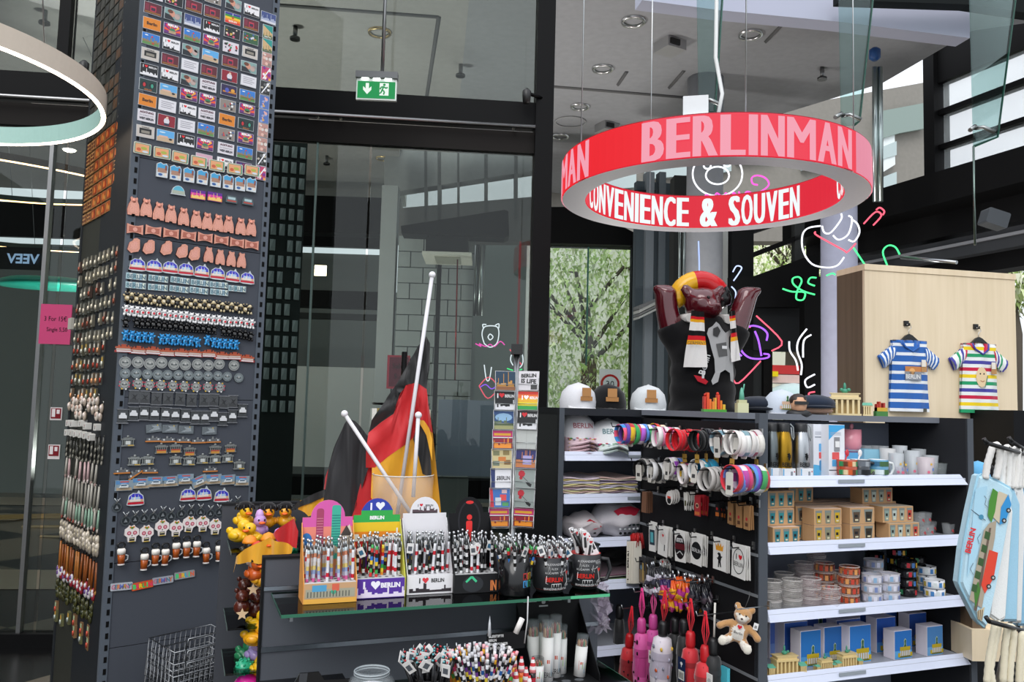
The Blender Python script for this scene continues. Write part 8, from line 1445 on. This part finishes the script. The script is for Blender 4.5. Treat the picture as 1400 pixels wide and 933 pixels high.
# ================================================================ postcard rack
RD_=2.86; pr_=at(703,620,RD_); rk=[('pole',MB().cyl(0,0,-pr_.z,.36,.011,'9a9c9e','me',10)),('top_cap',MB().box(-.02,.02,-.02,.02,.34,.375,'131313','s'))]
RC=Fr(pr_.x,pr_.y,74); RL2=Fr(pr_.x,pr_.y,106)
wr=MB()
def card(kind):
    w,h=.071,.066; m=MB().box(-w/2,w/2,-.002,.002,-h/2,h/2,'dcdcdc','f'); y=-.0024; y2=-.0028; bgc={'night':'1f3a50','ib':'101012','city':'2a4a7a','sun':'3a1a48','beige':'c8b888','nav':'e4e4e8','rb':'3a70b8','wt':'d4d0d4','rain':'e0a020','blank':'b4b8b4','purp':'2a2c68','flow':'8e9894'}[kind]; m.poly(rect(-w/2+.001,-h/2+.001,w/2-.001,h/2-.001),y,bgc,'f')
    if kind=='night': skyl(m,-.03,.03,-.032,.05,'c08a40',y2,3,'f'); m.poly(rect(-.034,-.032,.034,-.02),y2-.0002,'8a5a38','f')
    elif kind=='ib': m.text('I',-.024,.008,.015,y2,'eee','c',.04,1,mat='f').poly(sc(HEART,-.01,.016,.018),y2,'d01c28','f').text('BERLIN',.017,.01,.01,y2,'ddd','c',.03,1,maxw=.032,mat='f'); skyl(m,-.035,.035,-.032,.03,'dcdce0',y2,6,'f')
    elif kind=='city': m.poly(circ(0,.008,.03,12,.014),y2,'8ab0d0','f'); skyl(m,-.034,.034,-.02,.03,'5a6a4a',y2-.0002,9,'f'); m.poly(rect(-.034,-.032,.034,-.018),y2,'9a9a6a','f')
    elif kind=='sun': m.poly(rect(-.034,.006,.034,.03),y2,'b82868','f').poly(rect(-.034,.004,.034,.007),y2-.0002,'ddd','f').poly(rect(-.03,.012,.028,.02),y2-.0002,'d8a030','f').poly(rect(-.034,-.03,.034,.002),y2,'8a2030','f'); skyl(m,-.03,.03,-.03,.03,'e89030',y2-.0003,2,'f')
    elif kind=='beige': [m.poly(rect(x,z,x+.022,z+.016),y2,c,'f') for x,z,c in [(-.03,.01,'7a7a58'),(.004,.012,'8a7848'),(-.03,-.024,'6a7868'),(.008,-.02,'8a6a40')]]; m.poly(rect(-.012,-.008,.014,.006),y2-.0002,'c87838','f')
    elif kind=='nav': m.poly(rect(-.035,-.032,-.02,.032),y2,'26346a','f').text('$BERLIN',.008,-.006,.013,y2,'2a2a2e','c',.03,1,maxw=.046,mat='f')
    elif kind=='rb': m.poly([(-.035,-.032),(-.02,-.032),(-.026,.032),(-.035,.032)],y2,'c83040','f').poly(rect(.0,-.01,.022,.01),y2,'d84a4a','f').poly(rect(-.016,-.026,.004,.0),y2-.0001,'c8d0d8','f').poly(rect(.008,-.028,.03,-.016),y2,'58a060','f').poly(rect(.006,.014,.024,.026),y2,'d8b8b8','f')
    elif kind=='wt': m.text('BERLIN',0,.012,.012,y2,'2a2a2a','c',.05,1,maxw=.06,rot=.05,mat='f').text('IS LIFE',0,-.008,.014,y2,'2a2a2a','c',.05,1,maxw=.06,rot=-.04,mat='f').poly(rect(.008,-.03,.03,-.014),y2,'3a3a3a','f')
    elif kind=='rain': [m.poly(rect(-.035,-.032+.0128*i,.035,-.0195+.0128*i),y2,c,'f') for i,c in enumerate(['2a9a48','e8d030','e8b028','e87028','d83a28'])]; m.text('I',-.02,.002,.014,y2-.0003,'fff','c',.04,1,mat='f').poly(sc(HEART,-.006,.009,.016),y2-.0003,'fff','f').text('BERLIN',.02,.004,.009,y2-.0003,'fff','c',.03,1,maxw=.028,mat='f')
    elif kind=='purp': skyl(m,-.034,.034,-.03,.05,'c07848',y2,5,'f'); m.poly(rect(-.01,-.02,.02,.01),y2-.0002,'a8a0d0','f').poly(rect(-.034,-.004,.034,.0),y2-.0004,'222a50','f')
    elif kind=='flow': m.poly(circ(-.012,.014,.012,7),y2,'b82030','f').poly(circ(-.014,.0,.006,6),y2,'a81c2c','f').strip([(-.01,.006),(.02,-.02)],y2,.0015,'2a2a2a','f').poly([(.0,-.01),(.024,-.02),(.02,-.03),(.008,-.022)],y2-.0001,'18181a','f')
    else: m.strip([(0,-.03),(0,.03)],y2,.001,'9a9a98','f')
    return m
LK=['night','ib','city','sun','beige','nav','rb','sun']; RK=['wt','rain','ib','blank','purp','flow','flow','sun']
NMC={'night':'gold city at night card','ib':'black skyline card with red heart','city':'blue city collage card','sun':'magenta and gold sunset card','beige':'beige four picture card','nav':'white lettered card with navy edge','rb':'blue and red cartoon card','wt':'white card with bold black lettering','rain':'rainbow striped card with white heart','blank':'plain grey card','purp':'purple evening city card','flow':'grey card with red flower'}
for side,lst,x0_,x1_ in (('left',LK,691,682),('right',RK,723,716)):
    for i,kd in enumerate(lst):
        py=521+26.6*i; px=x0_+(x1_-x0_)*i/7; P=at(px,py,RD_-.035+(.0 if side=='left' else .0)); rz=.22 if side=='left' else -.22
        thing('postcard',card(kd),TR(P)@RZ(rz)@RX(-.1),f'{NMC[kd]}, {nth(i)} from the top of the rack\'s {side} column','postcard','postcards on the rack')
        q=P-Vector((0,0,0)); M=TR(P)@RZ(rz); w=MB().tube([(-.036,-.008,.01),(-.034,-.01,-.036),(.034,-.01,-.036),(.036,-.008,.01)],.0012,'b4b8b8','me',4).tube([(-.034,.012,-.036),(-.034,-.01,-.036)],.0012,'b4b8b8','me',4).tube([(.034,.012,-.036),(.034,-.01,-.036)],.0012,'b4b8b8','me',4).tube([(-.035,-.009,-.012),(.035,-.009,-.012)],.001,'b4b8b8','me',4)
        rk.append(('wire_pocket',w.mesh(),None,None,TR((-pr_.x,-pr_.y,-pr_.z))@M))
rk.append(('base',MB().lathe([(.16,-pr_.z),(.16,-pr_.z+.02),(.02,-pr_.z+.04)],20,'2a2a2c','pt')))
thing('postcard_rack',rk,TR(pr_),'slim wire rack of postcards standing before the black column','card rack')
# small keyring carousel behind the flags
kf=BK(3.6); kg=[]; x0k,z0k=kf.loc(545,640)
for py,n_ in ((553,5),(622,4)):
    x,z=kf.loc(548,py); kg.append(('hook_ring',MB().tube([(x+.12*cos(a*PI/8),.12*sin(a*PI/8),z) for a in range(16)],.005,'17181a','me',5,closed=True)))
    for i in range(12): a=i*PI/6; kg.append(('hanging_item',MB().box(x+.12*cos(a)-.01,x+.12*cos(a)+.01,.12*sin(a)-.006,.12*sin(a)+.006,z-.1,z-.02,['c8c0b0','b09a58','8a9088','d8d4cc'][i%4],'pe')))
kg.append(('pole',MB().cyl(x,0,0,z0k+.5,.012,'1a1a1a','me',8))); thing('keyring_carousel',kg,fm(kf),'black keyring carousel half hidden behind the big flag','display rack')
# ================================================================ tote bags at the right
BD=2.35; bf=BK(BD)
def q2(px,py,off=0): return bf.loc(px,py,off)
def tote(pts,col,lab,off=0,th=.03,pr=None,edge=None):
    P=[q2(*p,off) for p in pts]; n=len(P); cx=sum(p[0] for p in P)/n; cz=sum(p[1] for p in P)/n
    v=[(x,off,z) for x,z in P]+[(cx+(x-cx)*.93,off-th*.4,cz+(z-cz)*.96) for x,z in P]+[(x,off+th,z) for x,z in P]; f=[(n+i,n+(i+1)%n,(i+1)%n,i) for i in range(n)]+[tuple(range(n,2*n))]+[(i,(i+1)%n,2*n+(i+1)%n,2*n+i) for i in range(n)]+[tuple(range(3*n-1,2*n-1,-1))]
    a=sum(P[i][0]*P[(i+1)%n][1]-P[(i+1)%n][0]*P[i][1] for i in range(n)); 
    if a<0: f=[x[::-1] for x in f]
    g=[('bag_body',MB().add(v,f,col,'k'))]; 
    if pr: g.append(('print',pr(off-th*.5)))
    g.append(('piping',MB().tube([(x,off,z) for x,z in P],.004,edge or 'd8e4ec','k',5,closed=True))); return g
def tp(y):
    m=MB(); pp=lambda pts,c,d=.001,mat='p': m.poly([q2(*p,y) for p in pts],y-d,c,mat)
    pp([(1334,668),(1350,665),(1336,760),(1322,790)],'a8cfe2',.0004); pp([(1352,716),(1345,725),(1325,820),(1342,832),(1360,735),(1362,712)],'a89c8a'); pp([(1358,680),(1366,672),(1380,678),(1374,700),(1366,716),(1356,706)],'c8bca4'); pp([(1357,668),(1364,673),(1360,700),(1355,715),(1350,705),(1352,685)],'4f8a3a',.0015); pp([(1368,694),(1378,676),(1382,690),(1374,714),(1366,718)],'3a90cc',.002); pp([(1352,752),(1364,756),(1358,790),(1346,812),(1341,800)],'d84a38',.002)
    pp([(1331,806),(1337,795),(1340,808),(1333,832)],'4a7a38',.0015); 
    for i in range(5): pp([(1347-4.4*i,726+18*i),(1354-4.4*i,729+18*i),(1352-4.4*i,739+18*i),(1345-4.4*i,736+18*i)],'3f5a38',.0016)
    for c_ in [(1378,698),(1372,712),(1357,790),(1351,802)]: x,z=q2(*c_,y); m.poly(circ(x,z,.007,8),y-.003,'3a3a3a').poly(circ(x,z,.0035,6),y-.0034,'b8b8b8')
    a,b=q2(1327,697,y),q2(1347,712,y); m.strip([a,b],y-.002,.002,'4a5a6a'); x,z=q2(1341,707,y); m.poly(circ(x,z,.007,8),y-.0026,'4a8aa8'); m.text('BERLIN',*q2(1326,757,y),.016,y-.002,'d8383c','l',.03,1,rot=1.32,maxw=.072)
    for s in ([(1345,678),(1348,682),(1346,690),(1350,694)],[(1340,730),(1336,736),(1338,744)],[(1330,770),(1326,778),(1330,786)]): m.strip([q2(*p,y) for p in s],y-.002,.0012,'5a5a60')
    pp([(1352,722),(1355,722),(1335,836),(1331,834)],'6a5a50',.0012); pp([(1336,836),(1346,830),(1342,850),(1336,846)],'c8b898',.0012); [pp([(1337+2.6*i,834),(1338+2.6*i,834),(1337+2.6*i,848),(1336+2.6*i,848)],'6a5a4a',.002) for i in range(3)]
    return m
def rope(pts,col='e8e6e2',r=.009,off=-.01,D=None):
    P=[]; 
    for a,b in zip(pts,pts[1:]):
        for t in range(6): u=t/6; P.append((a[0]*(1-u)+b[0]*u,a[1]*(1-u)+b[1]*u))
    P.append(pts[-1]); return MB().tube([(*[q2(*p,off)[0]],off,q2(*p,off)[1]) for p in P],[r*(1+.12*(i%2)) for i in range(len(P))],col,'k',7)
g=tote([(1337,651),(1341,649),(1360,656),(1380,667),(1383,674),(1366,770),(1348,852),(1345,858),(1336,849),(1314,805),(1311,797),(1316,752),(1326,700)],'b8d8e6','',-.06,.03,tp,'9cc8dc'); g.append(('rope_handle',rope([(1347,655),(1350,635),(1357,612),(1362,608),(1368,614),(1366,635),(1362,655)],off=-.07)))
thing('tote_bag',g,fm(bf),'pale blue tote bag with city print and rope handle, front one at the right edge','bag','tote bags at the right edge')
for i,(pts,c,h,l) in enumerate([([(1364,672),(1374,672),(1382,700),(1372,845),(1364,850),(1352,842)],'e6e6e4',[(1370,668),(1371,640),(1375,612),(1379,612),(1380,640),(1378,668)],'white edged tote bag directly behind the front blue one'),([(1374,668),(1384,668),(1392,690),(1388,850),(1370,850)],'9cc6dc',[(1383,668),(1384,640),(1387,614),(1392,614),(1391,645),(1388,668)],'light blue tote bag third in the hanging row'),([(1388,670),(1396,666),(1400,690),(1394,852),(1382,852)],'e0e0de',[(1393,668),(1394,640),(1396,618),(1400,620)],'white tote bag fourth in the hanging row'),([(1396,670),(1412,666),(1414,855),(1390,856)],'8ab8d4',[(1399,668),(1400,640),(1404,616),(1410,640)],'blue tote bag fifth in the hanging row'),([(1391,668),(1420,664),(1420,720),(1396,706)],'7a6a8a',[(1400,664),(1402,640),(1410,620)],'purple grey bag at the picture edge')]):
    o=-.02+.035*i; g=tote(pts,c,'',o,.02,None,'f0f0ee' if i%2==0 else 'a8cce0'); g.append(('rope_handle',rope(h,off=o-.005,r=.0085))); thing('tote_bag',g,fm(bf),l,'bag','tote bags at the right edge')
def bar(a,b,D0,D1,lab,r=.006,drop=0):
    P0=at(*a,D0); P1=at(*b,D1); m=MB().tube([P0,P1],r,'151517','s',8).tube([P0,P0+Vector((-.008,0,.012))],r,'151517','s',8).tube([P1,P1+Vector((.12,.0,0)),P1+Vector((.12,.02,-P1.z))],r*1.6,'151517','s',8); thing('hanging_bar',m,Matrix(),lab,'bar','black hanging bars at the right')
bar((1349,606),(1410,624),2.2,2.5,'upper black bar on which the tote bags hang'); bar((1352,850),(1410,866),2.2,2.4,'lower black bar with thick cream ropes'); bar((1383,604),(1412,622),2.3,2.6,'second black bar end above the rope handles')
for i,(pts,l) in enumerate([([(1357,935),(1354,915),(1360,880),(1366,854),(1361,852),(1352,900),(1349,935)],'leftmost'),([(1380,935),(1382,905),(1386,872),(1384,858),(1378,857),(1374,885),(1371,935)],'middle'),([(1398,935),(1399,900),(1403,868),(1397,868),(1394,910),(1393,935)],'rightmost')]): thing('rope_handle_pair',rope(pts,'dcd4bc',.009,-.08),fm(bf),f'thick twisted cream rope hanging from the lower bar, {l} one','rope','cream ropes')
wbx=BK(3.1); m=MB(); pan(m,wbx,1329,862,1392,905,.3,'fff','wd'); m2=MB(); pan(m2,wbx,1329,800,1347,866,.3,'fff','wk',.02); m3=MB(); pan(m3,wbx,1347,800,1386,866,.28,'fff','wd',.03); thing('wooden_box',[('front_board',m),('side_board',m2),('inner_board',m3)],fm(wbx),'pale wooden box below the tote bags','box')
a=bf.loc(1386,905,.1); b=bf.loc(1356,945,.1); thing('wood_strut',MB().tube([at(1397,815,2.9),at(1384,855,2.9),at(1363,945,2.9)],.014,'8a8070','s',6),Matrix(),'slanting greyish wooden strut behind the ropes','strut')
sf=BK(4.4); m=MB(); pan(m,sf,1387,562,1440,700,.4,'16171a','pt'); thing('dark_cabinet',m,fm(sf),'dark cabinet edge at the right edge behind the tote bags','cabinet')
p=at(1337,642,4.2); thing('cap',cap('6ab0dc','58a0d0'),TR((p.x,p.y,p.z-.03))@Matrix.Scale(.6,4),'small light blue cap beside the shelf unit post','cap'); p=at(1347,644,4.25); thing('cap',cap('121214','141416'),TR((p.x,p.y,p.z-.03))@Matrix.Scale(.6,4),'small black cap beside the light blue one','cap')
p=at(1342,654,4.25); thing('side_table',MB().box(-.1,.12,-.1,.1,p.z*0,p.z-.045,'1b1c1e','pt'),TR((p.x,p.y,0)),'dark stand carrying two small caps right of the shelf unit','stand')
